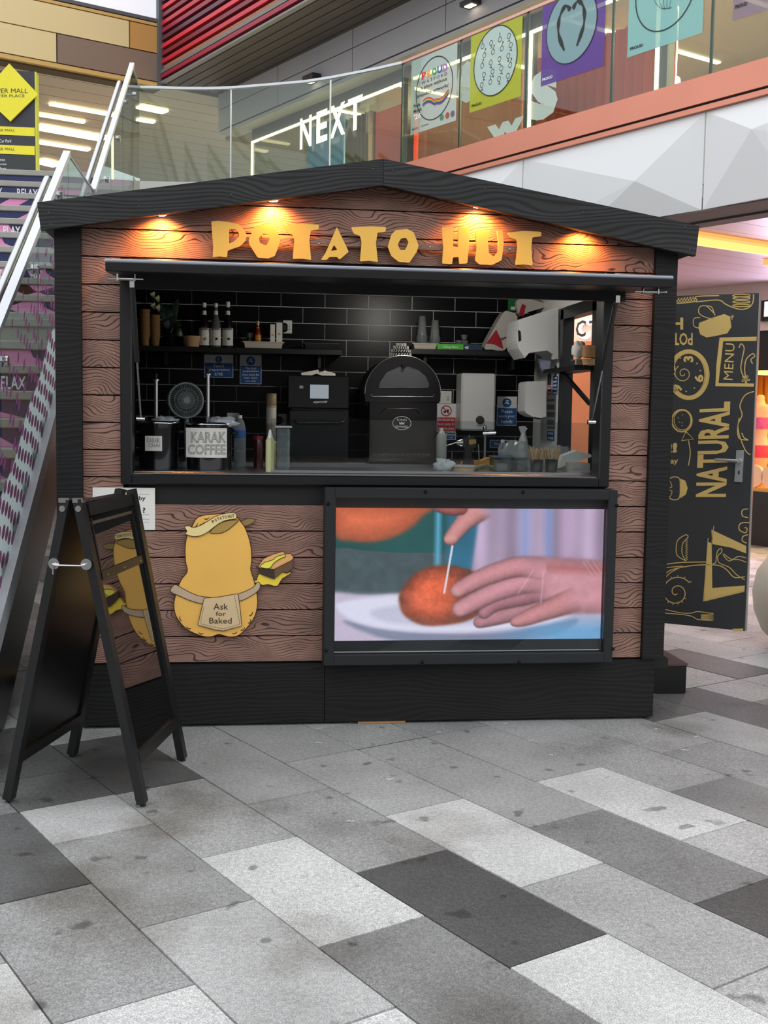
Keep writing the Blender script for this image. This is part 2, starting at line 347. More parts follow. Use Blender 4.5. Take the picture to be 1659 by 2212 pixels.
# litter scraps
m = MB(); rs2 = random.Random(5)
for px, py in ((680,1606),(1085,1563),(835,1884-200),(1300,1500),(1140,1600),(1470,1620),(834,1684),(750,1776),(1408,1576),(1498,1591),(940,1583),(1188,1631)):
    p = onZ(px, py, .002); pts = [p+np.array([.008*k+rs2.uniform(-.004, .004), rs2.uniform(-.012, .012), .002]) for k in range(5)]; m.tube(pts, .0012, 4)
tag(m.build('paper_scraps', paper), 'tiny white scraps of paper scattered on the paving', 'litter', kind='stuff')
# ------------------------------------------------------------------ the kiosk shell
FY = -.12                                                           # front face of the roof boards
hut = thing('food_kiosk', (.62, 0, 0), 'black and brown timber food kiosk with a shallow gable roof', 'kiosk')
plf = -.012
for x0, x1 in ((-.79, .389), (.392, 2.09)): MB().box(x0, x1, plf, .03, .012, .312).build('plinth_board', blkwood, hut)
MB().box(-.80, 2.10, .06, 2.1, .0, .25).build('base_frame', inner, hut, label='black base frame under the kiosk')
MB().box(.56, .80, -.005, .05, .0, .010).build('packing_strip', mat('raw_timber', (196, 146, 98), .8, var=.2), hut, label='pale timber packing strip under the plinth')
tl, bl_ = onY(80, 437, FY), onY(88, 497, FY); tp, bp_ = onY(828, 343, FY), onY(828, 400, FY); tr_, br_ = onY(1511, 487, FY), onY(1503, 553, FY)
def roofz(X, top=False):                                            # height of the board edge at X
    a, b, c = (tl, tp, tr_) if top else (bl_, bp_, br_)
    return a[2]+(b[2]-a[2])*(X-a[0])/(b[0]-a[0]) if X < b[0] else b[2]+(c[2]-b[2])*(X-b[0])/(c[0]-b[0])
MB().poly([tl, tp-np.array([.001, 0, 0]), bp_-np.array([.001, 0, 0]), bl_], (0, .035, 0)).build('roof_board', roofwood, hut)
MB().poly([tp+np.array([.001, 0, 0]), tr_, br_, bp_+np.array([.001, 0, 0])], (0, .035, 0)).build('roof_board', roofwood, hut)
m = MB()
for px, py in ((105,460),(300,445),(670,415),(805,365),(848,368),(1047,408),(1260,458),(1480,490),(1490,540),(110,485),(500,420)):
    p = onY(px, py, FY-.002); MB().lathe(p, [(.004, 0), (.0025, .0015)], 8, (0, -1, 0)).build('screw', mat('dull_screw', (90, 90, 90), .4, metal=.8), hut)
rf = MB(); d = .02
for (p, q) in ((tl, tp), (tp, tr_)):
    rf.hexa([p+np.array([0, .035, -.06]), q+np.array([0, .035, -.06]), np.array([q[0], 2.2, q[2]-.06]), np.array([p[0], 2.2, p[2]-.06]), p+np.array([0, .035, -.003]), q+np.array([0, .035, -.003]), np.array([q[0], 2.2, q[2]-.003]), np.array([p[0], 2.2, p[2]-.003])])
rf.build('roof', mat('roof_felt', (40, 41, 43), .9, bump=.4), hut)
sf = MB()
for (xa, xb) in ((bl_[0]+.0, bp_[0]), (bp_[0], br_[0]-.0)):
    za, zb = roofz(xa)+.018, roofz(xb)+.018
    sf.hexa([(xa, FY+.036, za-.005), (xb, FY+.036, zb-.005), (xb, 2.19, zb-.005), (xa, 2.19, za-.005), (xa, FY+.036, za+.02), (xb, FY+.036, zb+.02), (xb, 2.19, zb+.02), (xa, 2.19, za+.02)])
sf.build('soffit', blk, hut)
XL, XR = -.895, 2.127
ORGp = -.035
for x0, x1, l in ((XL, -.775, 0), (2.015, XR, 1)):
    MB().poly([(x0, ORGp, .318), (x1, ORGp, .318), (x1, ORGp, roofz(x1)+.01), (x0, ORGp, roofz(x0)+.01)], (0, .12, 0)).build('corner_post', blkwood, hut)
# cladding planks, each its own board with a shadow gap
OX0, OX1, OZ0, OZ1 = -.598, 1.812, 1.195, 2.262
bk = MB(); sh = inner
for (x0, x1, z0, z1) in ((-.78, OX0+.03, .3, 2.30), (OX1-.03, 2.02, .3, 2.30), (OX0, OX1, .3, OZ0+.03)): bk.box(x0, x1, .021, .045, z0, z1)
bk.poly([(-.78, .021, 2.23), (2.02, .021, 2.23), (2.02, .021, roofz(2.02)+.02), (bp_[0], .021, bp_[2]+.02), (-.78, .021, roofz(-.78)+.02)], (0, .024, 0))
bk.build('wall_backing', inner, hut)
def clip(poly, f):                                                  # keep the part where f(x,z) >= 0
    out = []
    for i in range(len(poly)):
        p, q = poly[i], poly[(i+1) % len(poly)]; a, b = f(*p), f(*q)
        if a >= 0: out.append(p)
        if (a >= 0) != (b >= 0): t = a/(a-b); out.append((p[0]+(q[0]-p[0])*t, p[1]+(q[1]-p[1])*t))
    return out
for i in range(0, 19):
    z0 = .3185+.13*i+.0032; z1 = z0+.1236
    segs = [(-.776, 2.016)]
    if z1 > OZ0 and z0 < OZ1-.02: segs = [(-.776, OX0+.01), (OX1-.01, 2.016)]
    for x0, x1 in segs:
        pl = [(x0, z0), (x1, z0), (x1, z1), (x0, z1)]
        for s_ in (-1, 1):
            e = bl_ if s_ < 0 else br_; k = (bp_[2]-e[2])/(bp_[0]-e[0]); pl = clip(pl, lambda x, z: (e[2]+k*(x-e[0])+.02)-z) if len(pl) > 2 else pl
        if len(pl) < 3: continue
        o = MB().poly([(x, 0, z) for x, z in pl], (0, .019, 0)).build('cladding_plank', wood, hut)
# window frame
fr = MB(); fy0, fy1 = -.03, .10
fr.box(OX0, OX0+.055, fy0, fy1, OZ0, OZ1, .006); fr.box(OX1-.055, OX1, fy0, fy1, OZ0, OZ1, .006); fr.box(OX0+.05, OX1-.05, fy0, fy1, OZ0, OZ0+.05, .006); fr.box(OX0+.05, OX1-.05, fy0, fy1, OZ1-.06, OZ1, .006)
fr.build('window_frame', blk2, hut)
MB().box(OX0+.06, OX1-.06, -.008, -.002, OZ0+.0495, OZ0+.054).build('window_track', steel, hut, label='thin bright metal track along the sill')
m = MB()
m.box(OX0+.055, OX1-.055, .02, .09, OZ1-.085, OZ1-.06); m.build('window_head_track', blk2, hut)
# interior shell
IX0, IX1, IY, IZ = -.72, 1.94, 2.05, 2.335
MB().box(IX0-.03, IX1+.25, .06, 2.1, .25, .30).build('interior_floor', inner, hut)
MB().box(IX0-.03, IX1+.04, .10, 2.1, IZ+.02, IZ+.04).build('interior_ceiling', inner, hut)
MB().box(IX0-.03, IX0, .10, 2.1, .3, IZ+.02).build('interior_wall', inner, hut)
grout = mat('pale_grout', (205, 205, 206), .9)
bw = MB().box(IX0, IX1, IY, IY+.04, .30, IZ+.02).build('back_wall', grout, hut)
tile = mat('glossy_black_tile', (12, 13, 16), .3, spec=.18)
TW, TH = .2905, .1035; zt = 2.3415
row = 0; z = 2.3415
rz = [2.345, 2.2405, 2.136, 2.031, 1.926, 1.822, 1.718, 1.614, 1.510, 1.406, 1.302, 1.198]
for r_ in range(11):
    z1, z0 = rz[r_]-.0025, rz[r_+1]+.0025; off = (-.36 if r_ % 2 == 0 else -.215)
    k = -2
    while True:
        x0 = max(off+TW*k+.0025, IX0+.001); x1 = min(off+TW*(k+1)-.0025, IX1-.001); k += 1
        if x0 > IX1-.02: break
        if x1 < x0+.015: continue
        MB().box(x0, x1, IY-.006, IY, z0, z1).build('tile', tile, bw)
MB().box(IX0, IX1, IY-.03, IY-.007, IZ-.008, IZ+.018).build('ceiling_trim', mat('grey_trim', (120, 122, 126), .5), hut)
# right side wall with an opening
wm = mat('white_wall_board', (228, 228, 225), .45)
sw = MB(); sw.box(IX1, IX1+.04, 1.33, 2.05, .3, IZ+.02); sw.box(IX1, IX1+.04, .10, .62, .3, IZ+.02); sw.box(IX1, IX1+.04, .62, 1.33, .3, 1.2); sw.box(IX1, IX1+.04, .62, 1.33, 2.22, IZ+.02)
sw.build('side_wall', wm, hut)
f2 = MB(); f2.box(IX1-.025, IX1+.045, 1.27, 1.335, 1.2, 2.2); f2.box(IX1-.025, IX1+.045, .60, .68, 1.2, 2.2); f2.box(IX1-.025, IX1+.045, .6, 1.335, 2.14, 2.21); f2.box(IX1-.025, IX1+.045, .6, 1.335, 1.18, 1.25)
f2.build('side_window_frame', blk2, hut)
hb = MB().box(1.70, 2.10, 2.08, 2.12, .02, 2.3); hb.build('rear_wall_edge', blk, hut)
MB().box(-.80, 1.75, 2.10, 2.13, .02, 2.4).build('rear_wall', blk, hut)
MB().box(-.80, -.76, .03, 2.1, .02, 2.38).build('left_side_wall', blkwood, hut)
rw = MB(); rw.box(1.99, 2.02, .03, .55, .02, 2.38); rw.build('right_side_wall', blkwood, hut)
# black platform step at the side door
m = MB().box(2.1, 2.47, .50, 1.5, .0, .16).build('side_step', mat('black_step_side', (16, 16, 18), .35), base=(2.28, 1, 0))
tag(m, 'low black box step beside the kiosk side door', 'step')
ORG_s = MB().box(2.095, 2.475, .495, 1.5, .16, .172).build('tread', mat('brown_tread', (88, 68, 66), .6), m)
m['label'] = 'low black box step with brown top beside the kiosk'
# door standing open on the right, printed with chalk-style drawings
DR = np.array([2.99, .90, 0]); DH = np.array([2.24, 1.415, 0]); du = (DH-DR)/np.linalg.norm(DH-DR); dn = np.array([du[1], -du[0], 0]); dn = dn if dn[1] < 0 else -dn
DZ0, DZ1 = .275, 2.29; DW = np.linalg.norm(DH-DR)
door = MB().obox(DR+dn*-.04+np.array([0, 0, DZ0]), du*DW, dn*.04, (0, 0, DZ1-DZ0)).build('door', mat('chalkboard_print', (50, 51, 53), .55), hut, label='black side door printed with gold chalk drawings, standing open')
MB().obox(DR-dn*.042-du*.006+np.array([0, 0, DZ0]), du*.006, dn*.044, (0, 0, DZ1-DZ0)).build('edge_strip', mat('pale_edge', (170, 170, 168), .4, metal=.5), door)
mm = MB(); mm.obox(DH+np.array([0, 0, .17]), du*.06, dn*-.06, (0, 0, 2.15)); mm.build('door_post', blk, hut)
def onD(x, y, l=.0015): n = dn; return onN(x, y, n, (DR+dn*l)@n)
gold = mat('gold_chalk_ink', (214, 182, 108), .6)
Z5 = lambda x, y: onD(1300+x/4.423, 460+y/4.423); Z6 = lambda x, y: onD(1380+x/3.688, 900+y/3.688)
g = MB()
def st(pts, wd=.006, fn=Z5, closed=False, sm=True, mb=None):
    P = [fn(*p) for p in pts]; (mb or g).ribbon(smooth_pts(P, 5, closed) if sm else P, wd, dn, closed)
def circ(cx, cy, rx, ry, wd=.006, fn=Z5, n=28, a0=0, a1=360):
    P = [fn(cx+rx*math.cos(math.radians(a0+(a1-a0)*i/n)), cy+ry*math.sin(math.radians(a0+(a1-a0)*i/n))) for i in range(n+1)]; g.ribbon(P, wd, dn)
def pg(pts, fn=Z5): g.poly([fn(*p) for p in pts])
# spatula (top), mitt with whisks, clock, menu frame
st([(560, 895), (680, 870), (900, 845), (900, 800), (1120, 790)], .006); st([(900, 850), (1110, 832), (1180, 870), (1260, 905), (1340, 922), (1410, 900), (1445, 850), (1450, 775)])
for yy in (790, 815, 850, 885): st([(1250, yy), (1300, yy-12), (1400, yy-8), (1415, yy), (1400, yy+8), (1300, yy+10)], .005, closed=True)
for k in range(7): st([(700+28*k, 868-3*k), (740+28*k, 812-3*k)], .004, sm=False); st([(700+28*k, 820-3*k), (740+26*k, 868-3*k)], .004, sm=False)
pg([(930, 1050), (1060, 1000), (1170, 965), (1225, 990), (1238, 1090), (1200, 1150), (1090, 1175), (1000, 1190), (940, 1160), (922, 1100)])
for q in ([(1085, 975), (1000, 890), (935, 900), (930, 960), (1000, 1000), (1070, 1010)], [(1080, 980), (1050, 900), (1000, 888)], [(925, 1100), (880, 1080), (880, 1010), (940, 1000)], [(1225, 1000), (1255, 980), (1240, 1020)]): st(q, .005)
circ(830, 1545, 175, 222, .016, a0=-158, a1=150); circ(830, 1545, 195, 238, .006, a0=-158, a1=150); circ(830, 1545, 155, 205, .005, a0=-155, a1=150)
sp = [(780+(8+t*4.2)*math.cos(t*.55), 1535+(8+t*4.2)*math.sin(t*.55)) for t in range(0, 26, 1)][:22]; st(sp[:20], .005)
def words(t, o, U, V, bold=0):                                      # each drawn word is a piece of its own
    q = MB(); text(q, t, o, U, V, bold=bold); q.build('lettering', gold, door, recalc=False)
def ttx(t, x, y, ux, uy, vx, vy, fn=Z5, bold=.0, mb=None):          # text placed by origin, baseline vector, height vector in sketch units
    o = fn(x, y); words(t, o, fn(x+ux, y+uy)-o, fn(x+vx, y+vy)-o, bold)
ttx('3', 875, 1425, 0, -60, -95, 0, bold=.04); ttx('6', 972, 1618, 0, -75, -88, 0, bold=.04); ttx('9', 770, 1712, 0, -75, -105, 0, bold=.04); ttx('12', 702, 1545, 0, -85, -55, 0, bold=.03)
for q in ((750, 1385), (690, 1415), (910, 1438), (940, 1505), (885, 1672), (806, 1705)): pg([(q[0]-9, q[1]-8), (q[0]+11, q[1]), (q[0]-3, q[1]+10)])
pg([(1125, 1190), (1480, 1182), (1478, 1222), (1160, 1225), (1115, 1625), (1455, 1630), (1452, 1660), (1085, 1655), (1095, 1450)])
ttx('MENU', 1250, 1598, 22, -350, -88, -6)
st([(1310, 1290), (1330, 1250), (1360, 1290), (1340, 1400), (1330, 1500), (1380, 1620)]); st([(1440, 1440), (1425, 1400), (1460, 1370), (1440, 1345), (1380, 1400), (1365, 1500), (1380, 1600)])
for a in range(5): st([(1375, 1590), (1375+38*math.cos(a*1.256), 1590+38*math.sin(a*1.256)), (1375+30*math.cos(a*1.256+.5), 1590+30*math.sin(a*1.256+.5)), (1375, 1590)], .004)
ttx('H', 778, 1000, -105, 0, 0, 115, bold=.04); ttx('POT', 868, 1145, -190, 0, 0, 120, bold=.02)
# bun and arrow, word, cloud, face, toast, frame, spiral, forks
circ(765, 1985, 95, 105, .010); circ(770, 1980, 80, 92, .004)
for q in ((730, 1960), (770, 1930), (740, 2000), (765, 2005), (720, 2055), (768, 2035)): pg([(q[0]-6, q[1]-6), (q[0]+6, q[1]-4), (q[0], q[1]+8)])
st([(375, 118), (435, 178), (340, 192), (375, 118)], .006, Z6, sm=False); st([(395, 190), (410, 290), (395, 390)], .006, Z6)
W0 = Z6(697, 640); W1 = onD(1300+1232/4.423, 460+1800/4.423); H0 = Z6(452, 640)
words('NATURAL', W0, W1-W0, H0-W0, .03)
st([(890, 305), (850, 270), (805, 160), (790, 80), (800, 10)], .006, Z6); st([(1455, 1705), (1370, 1740), (1320, 1840), (1340, 1930), (1300, 2030), (1310, 2150), (1400, 2170)], .006, Z5); st([(820, 130), (840, 170), (870, 182)], .006, Z6)
words('!!', Z6(225, 295), Z6(305, 285)-Z6(225, 295), Z6(228, 215)-Z6(225, 295), .06); words('day', Z6(218, 390), Z6(312, 383)-Z6(218, 390), Z6(220, 335)-Z6(218, 390), .02)
pg([(320, 490), (370, 510), (390, 570), (375, 620), (330, 650), (335, 570)], Z6); st([(215, 530), (260, 485), (320, 490), (330, 570), (320, 650), (265, 660), (215, 620)], .006, Z6); st([(225, 500), (250, 520), (262, 560), (225, 570)], .004, Z6); st([(225, 590), (262, 590), (255, 630), (230, 640)], .004, Z6)
st([(375, 1150), (310, 1110), (297, 1060), (310, 985), (372, 942), (392, 960), (350, 1010), (345, 1090), (375, 1150)], .005, Z6)
for k in range(9): st([(372, 975+k*19), (390, 985+k*19), (372, 993+k*19)], .004, Z6, sm=False)
st([(195, 1180), (330, 1162), (540, 1158)], .006, Z6); st([(195, 1205), (350, 1190)], .005, Z6); st([(190, 1280), (250, 1225), (400, 1190), (540, 1180), (640, 1187), (700, 1220), (760, 1280), (845, 1275)], .006, Z6); st([(190, 1310), (250, 1245), (350, 1192)], .005, Z6)
st([(590, 1170), (612, 1160), (625, 1075), (655, 1050), (660, 1080), (630, 1110), (640, 1165), (720, 1200), (780, 1260), (845, 1300)], .005, Z6); st([(670, 1100), (720, 1150), (790, 1115), (855, 1125)], .005, Z6); st([(675, 1092), (735, 1135), (800, 1140), (855, 1160)], .005, Z6)
pg([(578, 900), (855, 1030), (855, 1090), (740, 1045), (585, 1015)], Z6); pg([(553, 1000), (580, 1005), (585, 1365), (845, 1345), (840, 1395), (535, 1470), (520, 1460)], Z6)
st([(598, 870), (582, 1000)], .004, Z6, sm=False); st([(552, 968), (515, 1470)], .004, Z6, sm=False); st([(515, 1470), (840, 1385)], .004, Z6, sm=False)
sp = [(300+(10+t*4.6)*math.cos(t*.42+1), 1400+(10+t*4.6)*math.sin(t*.42+1)) for t in range(0, 27)]; st(sp, .006, Z6)
for t in range(14, 27): a = t*.42+1; R = 10+t*4.6; st([(300+R*math.cos(a), 1400+R*math.sin(a)), (300+(R+18)*math.cos(a), 1400+(R+18)*math.sin(a))], .004, Z6, sm=False)
st([(185, 1530), (330, 1562), (420, 1565), (470, 1553), (595, 1570)], .005, Z6); st([(185, 1565), (330, 1575), (420, 1590), (470, 1615), (590, 1625)], .005, Z6)
for k in range(3): st([(495, 1577+16*k), (598, 1580+16*k), (495, 1585+16*k)], .004, Z6)
st([(870, 735), (825, 745), (825, 790), (870, 805)], .006, Z6); st([(880, 845), (810, 850), (800, 900), (850, 925), (862, 890), (840, 885)], .006, Z6); st([(868, 940), (830, 955), (825, 990), (860, 1008)], .006, Z6)
pg([(745, 1690), (832, 1688), (830, 1712), (748, 1712)], Z6)
g.build('chalk_drawing', gold, door, recalc=False)['kind'] = 'stuff'
hp = MB(); c0 = Z6(778, 268); P4 = [Z6(778, 268), Z6(840, 266), Z6(825, 522), Z6(762, 518)]; hp.poly([p for p in P4], dn*.008); hp.build('handle_plate', mat('satin_aluminium', (196, 197, 198), .35, metal=.7), door)
hl = MB(); a = Z6(805, 352)+dn*.01; hl.cyl(a-dn*.01, a+dn*.045, .011, 12); b = Z6(620, 340); e = a+dn*.045; hl.tube([e, e+(b-a)*.2, e+(b-a)*.9, e+(b-a)+dn*-.012], [.011, .010, .009, .008], 10); hl.build('handle', MATS['satin_aluminium'], door)
MB().poly([Z6(793, 430), Z6(805, 430), Z6(804, 460), Z6(792, 460)], dn*.0095).build('keyhole', inner, door)
# ------------------------------------------------------------------ sign letters on their rail
Z4 = lambda x, y, Y=-.055: onY(440+x/2.183, 420+y/2.183, Y)
sign = thing('kiosk_sign', onY(800, 570, -.05), 'golden cut-out lettering reading POTATO HUT over the serving hatch', 'sign')
LT = [('P', [[(36,127),(70,124),(120,130),(165,140),(190,165),(203,190),(195,222),(170,245),(140,255),(113,265),(110,297),(75,292),(42,297),(45,250),(40,190)], [(120,163),(150,163),(165,180),(166,198),(145,220),(120,232)]]),
('O', [[(245,145),(300,141),(330,150),(362,205),(355,240),(335,290),(305,302),(255,298),(215,235),(212,215),(235,160)], [(260,205),(280,183),(305,188),(312,210),(295,242),(265,228)]]),
('T', [[(375,145),(455,138),(543,142),(543,165),(505,170),(498,215),(507,309),(465,303),(420,304),(428,215),(420,190),(395,183)]]),
('A', [[(628,153),(684,270),(640,308),(630,295),(592,295),(580,309),(552,308),(575,275)], [(615,238),(631,262),(600,266)]]),
('T', [[(695,155),(780,150),(860,154),(858,176),(820,180),(812,230),(822,319),(780,313),(737,316),(745,225),(738,196),(708,186)]]),
('O', [[(905,168),(960,163),(990,178),(1014,240),(1005,270),(970,322),(920,318),(885,290),(868,245),(885,190)], [(915,235),(930,208),(955,205),(967,225),(950,262),(925,260)]]),
('H', [[(1122,155),(1178,153),(1176,245),(1200,248),(1200,155),(1250,155),(1252,230),(1243,325),(1205,328),(1203,295),(1175,297),(1172,328),(1125,326),(1130,250)]]),
('U', [[(1280,173),(1350,175),(1340,215),(1345,275),(1368,293),(1388,270),(1390,215),(1383,170),(1410,166),(1415,230),(1405,310),(1360,333),(1300,330),(1280,312),(1287,250)]]),
('T', [[(1432,180),(1510,172),(1592,176),(1592,197),(1550,202),(1545,250),(1552,336),(1510,330),(1470,333),(1482,240),(1475,213),(1445,203)]])]
ly = mat('golden_letter_face', (252, 196, 84), .4)
def soft(lp, holes=False):
    out = []
    n = len(lp)
    for i in range(n):
        p, q, r = (np.array(lp[(i+k) % n], float) for k in (-1, 0, 1)); a = min(5, np.linalg.norm(p-q)*.4); b = min(5, np.linalg.norm(r-q)*.4)
        p1 = q+(p-q)/np.linalg.norm(p-q)*a; p2 = q+(r-q)/np.linalg.norm(r-q)*b; out += [tuple(p1), tuple((p1+2*q+p2)/4), tuple(p2)]
    return out
for nm, loops in LT: MB().poly([[Z4(*p) for p in soft(lp)] for lp in loops], (0, .014, 0)).build('letter', ly, sign)
MB().poly([Z4(60, 196, -.03), Z4(1530, 245, -.03), Z4(1530, 278, -.03), Z4(60, 226, -.03)], (0, .018, 0)).build('mounting_rail', wood, sign)
m = MB()
for p in ((200, 217), (543, 232), (1067, 248), (1443, 258)): MB().lathe(Z4(*p, -.031), [(.006, 0), (.004, .003)], 10, (0, -1, 0)).build('screw', steel, sign)
# recessed downlights
lampM = em('lit_lamp_lens', (255, 240, 214), 14)
for n_, (px, py) in enumerate(((347, 463), (589, 432), (1034, 446), (1258, 494))):
    p = onY(px, py, -.06); p[2] += .003; lab = ['left end', 'left of the letters, under the left slope', 'right of the ridge over the letter H', 'right end'][n_]
    t = thing('downlight', p, 'small round lit downlight under the roof board, ' + ['at the far left end', 'left of the ridge over the T', 'right of the ridge before the letter H', 'at the far right end'][n_], 'lamp', 'downlights under the roof board')
    MB().lathe(p+np.array([0, 0, .03]), [(.03, -.035), (.033, -.03), (.033, 0.0)], 20).build('bezel', steel, t); MB().lathe(p, [(.024, -.0075), (.024, -.004)], 20).build('lens', lampM, t)
    lamp('downlight_lamp', 'SPOT', tuple(p-np.array([0, .0, .012])), 19, (255, 150, 62), .02, (p[0], .02, p[2]-.22), spot=2.5)
# serving hatch flap
hx0, hx1, hy, hz = -.600, 1.905, -.55, 2.185
ht = thing('serving_hatch', (.65, 0, 2.2), 'long black serving hatch flap propped open above the window', 'hatch')
MB().hexa([(hx0, hy, hz-.048), (hx1, hy, hz-.048), (hx1, -.035, 2.165), (hx0, -.035, 2.165), (hx0, hy, hz-.006), (hx1, hy, hz-.006), (hx1, -.035, 2.20), (hx0, -.035, 2.20)]).build('flap', blk2, ht)
MB().box(hx0-.004, hx1+.004, hy-.012, hy+.02, hz-.012, hz+.004, .005).build('edge_strip', mat('sky_lit_flap_edge', (150, 156, 166), .4, metal=.3), ht)  # sky light on the flap's rounded edge, put in as a pale strip
MB().box(hx0, hx1, hy-.010, hy, hz-.046, hz-.012).build('front_lip', mat('gloss_black_lip', (16, 17, 21), .15), ht)
m = MB().box(hx0+.05, hx1-.05, -.06, -.035, 2.12, 2.165); m.build('hinge_rail', blk2, ht)
def spring(t, x0, x1, y, z, sgn):
    mb = MB(); mb.cyl((x0, y, z), (x1, y, z), .0045, 8); c = (x0+x1)/2
    mb2 = MB()
    for k in range(12):
        xx = x0+(x1-x0)*(.30+.035*k); mb2.cyl((xx, y, z), (xx+.004, y, z), .009, 8)
    mb.box(min(x0+(x1-x0)*.25, x0+(x1-x0)*.3), x0+(x1-x0)*.28+.003, y-.012, y+.012, z-.01, z+.02); mb.box(x0+(x1-x0)*.76, x0+(x1-x0)*.76+.003, y-.012, y+.012, z-.01, z+.02)
    b_ = mb.build('latch_bolt', chrome, t); mb2.build('spring', chrome, b_)
pl, pr = onY(233, 601, -.5), onY(1440, 631, -.5)
spring(ht, pl[0], pl[0]+.15, -.5, pl[2], 1); spring(ht, pr[0], pr[0]-.15, -.5, pr[2], -1)
for (u, lo) in (((286, 612), (304, 905)), ((1332, 645), (1278, 912))):
    a = onY(*u, -.47); b = onY(*lo, .01); s = MB().tube([a, a+(b-a)*.55], .011, 10).build('gas_strut', blk, ht)
    MB().tube([a+(b-a)*.55, b], .005, 8).build('rod', steel, s); MB().cyl(b-np.array([.02, 0, 0]), b+np.array([.02, 0, 0]), .012, 10).build('bracket', chrome, s); MB().box(a[0]-.01, a[0]+.01, a[1]-.02, a[1]+.02, a[2]-.02, a[2]+.012).build('bracket', chrome, s)
# ------------------------------------------------------------------ television in its case
TY = -.13
def bx(mb, x0, y0, x1, y1, Y, D, b=0):                              # box whose front face covers a rectangle of the view at depth Y
    p = onY(x0, (y0+y1)/2, Y); q = onY(x1, (y0+y1)/2, Y); t = onY((x0+x1)/2, y0, Y); u = onY((x0+x1)/2, y1, Y)
    return mb.box(p[0], q[0], Y, Y+D, u[2], t[2], b)
T = lambda x, y, Y=TY: onY(680+x/2.476, 1040+y/2.476, Y)
tv = thing('television', T(830, 980, -.06), 'large wide television in a black case bolted below the serving window', 'television')
o4 = [T(52, 35), T(1622, 48), T(1592, 972), T(48, 985)]; x0 = (o4[0][0]+o4[3][0])/2; x1 = (o4[1][0]+o4[2][0])/2; z1 = (o4[0][2]+o4[1][2])/2; z0 = (o4[2][2]+o4[3][2])/2
gx0, gx1, gz0, gz1 = T(108, 500)[0], T(1560, 500)[0], T(830, 922)[2], T(830, 96)[2]
m = MB(); m.box(x0, gx0, TY, -.02, z0, z1, .004); m.box(gx1, x1, TY, -.02, z0, z1, .004); m.box(gx0-.005, gx1+.005, TY, -.02, z0, gz0, .004); m.box(gx0-.005, gx1+.005, TY, -.02, gz1, z1, .004)
m.build('case_frame', mat('dark_steel_case', (36, 38, 39), .55, spec=.3, bump=.08, bscale=40), tv)
MB().box(gx0, gx1, -.03, -.02, gz0, gz1).build('back_panel', mat('dark_display', (46, 50, 52), .4), tv)
for p in ((592, 56), (1114, 57), (71, 120), (62, 904), (575, 967), (1093, 966), (1616, 129), (1595, 896)):
    MB().lathe(T(*p, TY), [(.009, 0), (.008, .004), (.004, .007)], 12, (0, -1, 0)).build('bolt', mat('bolt_head', (22, 23, 25), .3, metal=.6), tv)
MB().box(T(105, 900)[0], T(1525, 900)[0], TY+.02, TY+.024, T(800, 914)[2], T(800, 908)[2]).build('glass_edge', steel, tv)
sz1, sz0 = T(830, 144, -.06)[2], T(830, 846, -.06)[2]; sx0, sx1 = T(109, 500, -.06)[0], T(1563, 500, -.06)[0]
NX, NZ = 440, 214
gx, gy = np.meshgrid(np.linspace(109, 1563, NX), np.linspace(846, 144, NZ))     # the picture, in sketch units
def nse(s, seed=0, oct=3):
    r = np.random.RandomState(seed); out = np.zeros_like(gx); amp = 1; tot = 0
    for o in range(oct):
        sx, sy = s/2**o, s/2**o; nx, ny = int(1600/sx)+3, int(900/sy)+3; gr = r.rand(ny, nx); fx, fy = gx/sx, gy/sy; ix, iy = fx.astype(int), fy.astype(int); tx, ty = fx-ix, fy-iy; tx = tx*tx*(3-2*tx); ty = ty*ty*(3-2*ty)
        ix = np.clip(ix, 0, nx-2); iy = np.clip(iy, 0, ny-2)
        out += amp*((gr[iy, ix]*(1-tx)+gr[iy, ix+1]*tx)*(1-ty)+(gr[iy+1, ix]*(1-tx)+gr[iy+1, ix+1]*tx)*ty); tot += amp; amp *= .5
    return out/tot
def sd(pts):                                                        # signed distance to a polygon, inside positive
    P = np.array(smooth_pts([np.array([a, b, 0.0]) for a, b in pts], 5, True))[:, :2]; n = len(P); dm = np.full(gx.shape, 1e9); ins = np.zeros(gx.shape, bool)
    for i in range(n):
        ax, ay = P[i]; bx_, by = P[(i+1) % n]; ex, ey = bx_-ax, by-ay; L = ex*ex+ey*ey+1e-9
        t = np.clip(((gx-ax)*ex+(gy-ay)*ey)/L, 0, 1); dm = np.minimum(dm, np.hypot(gx-ax-t*ex, gy-ay-t*ey))
        if ay != by:
            c = ((ay > gy) != (by > gy)) & (gx < (bx_-ax)*(gy-ay)/(by-ay)+ax); ins ^= c
    return np.where(ins, dm, -dm)
IMG = np.zeros(gx.shape+(3,)); IMG[:] = (24, 78, 84)
def put(mask, col):
    global IMG
    col = np.array(col, float) if np.ndim(col) == 1 else col; mask = np.clip(mask, 0, 1)[..., None]; IMG = IMG*(1-mask)+col*mask
def cl(c, k): return np.clip(np.array(c, float)*k[..., None], 0, 255)
n1 = nse(260, 1); n2 = nse(40, 2); n3 = nse(14, 3)
put((gy > 355).astype(float), cl((70, 86, 92), .85+.3*n2))  # paving reflection in the cover glass painted as a slate tone
put((sd([(110, 345), (860, 360), (860, 130), (110, 130)]) > 0).astype(float), cl((22, 84, 84), .75+.4*n1)); put(np.clip(1-np.abs(gx-645)/28, 0, 1)*(gy < 640), (92, 170, 205)); put(np.clip((gx-670)/40, 0, 1)*(gx < 868)*(gy < 470), cl((42, 112, 144), .8+.3*n1))
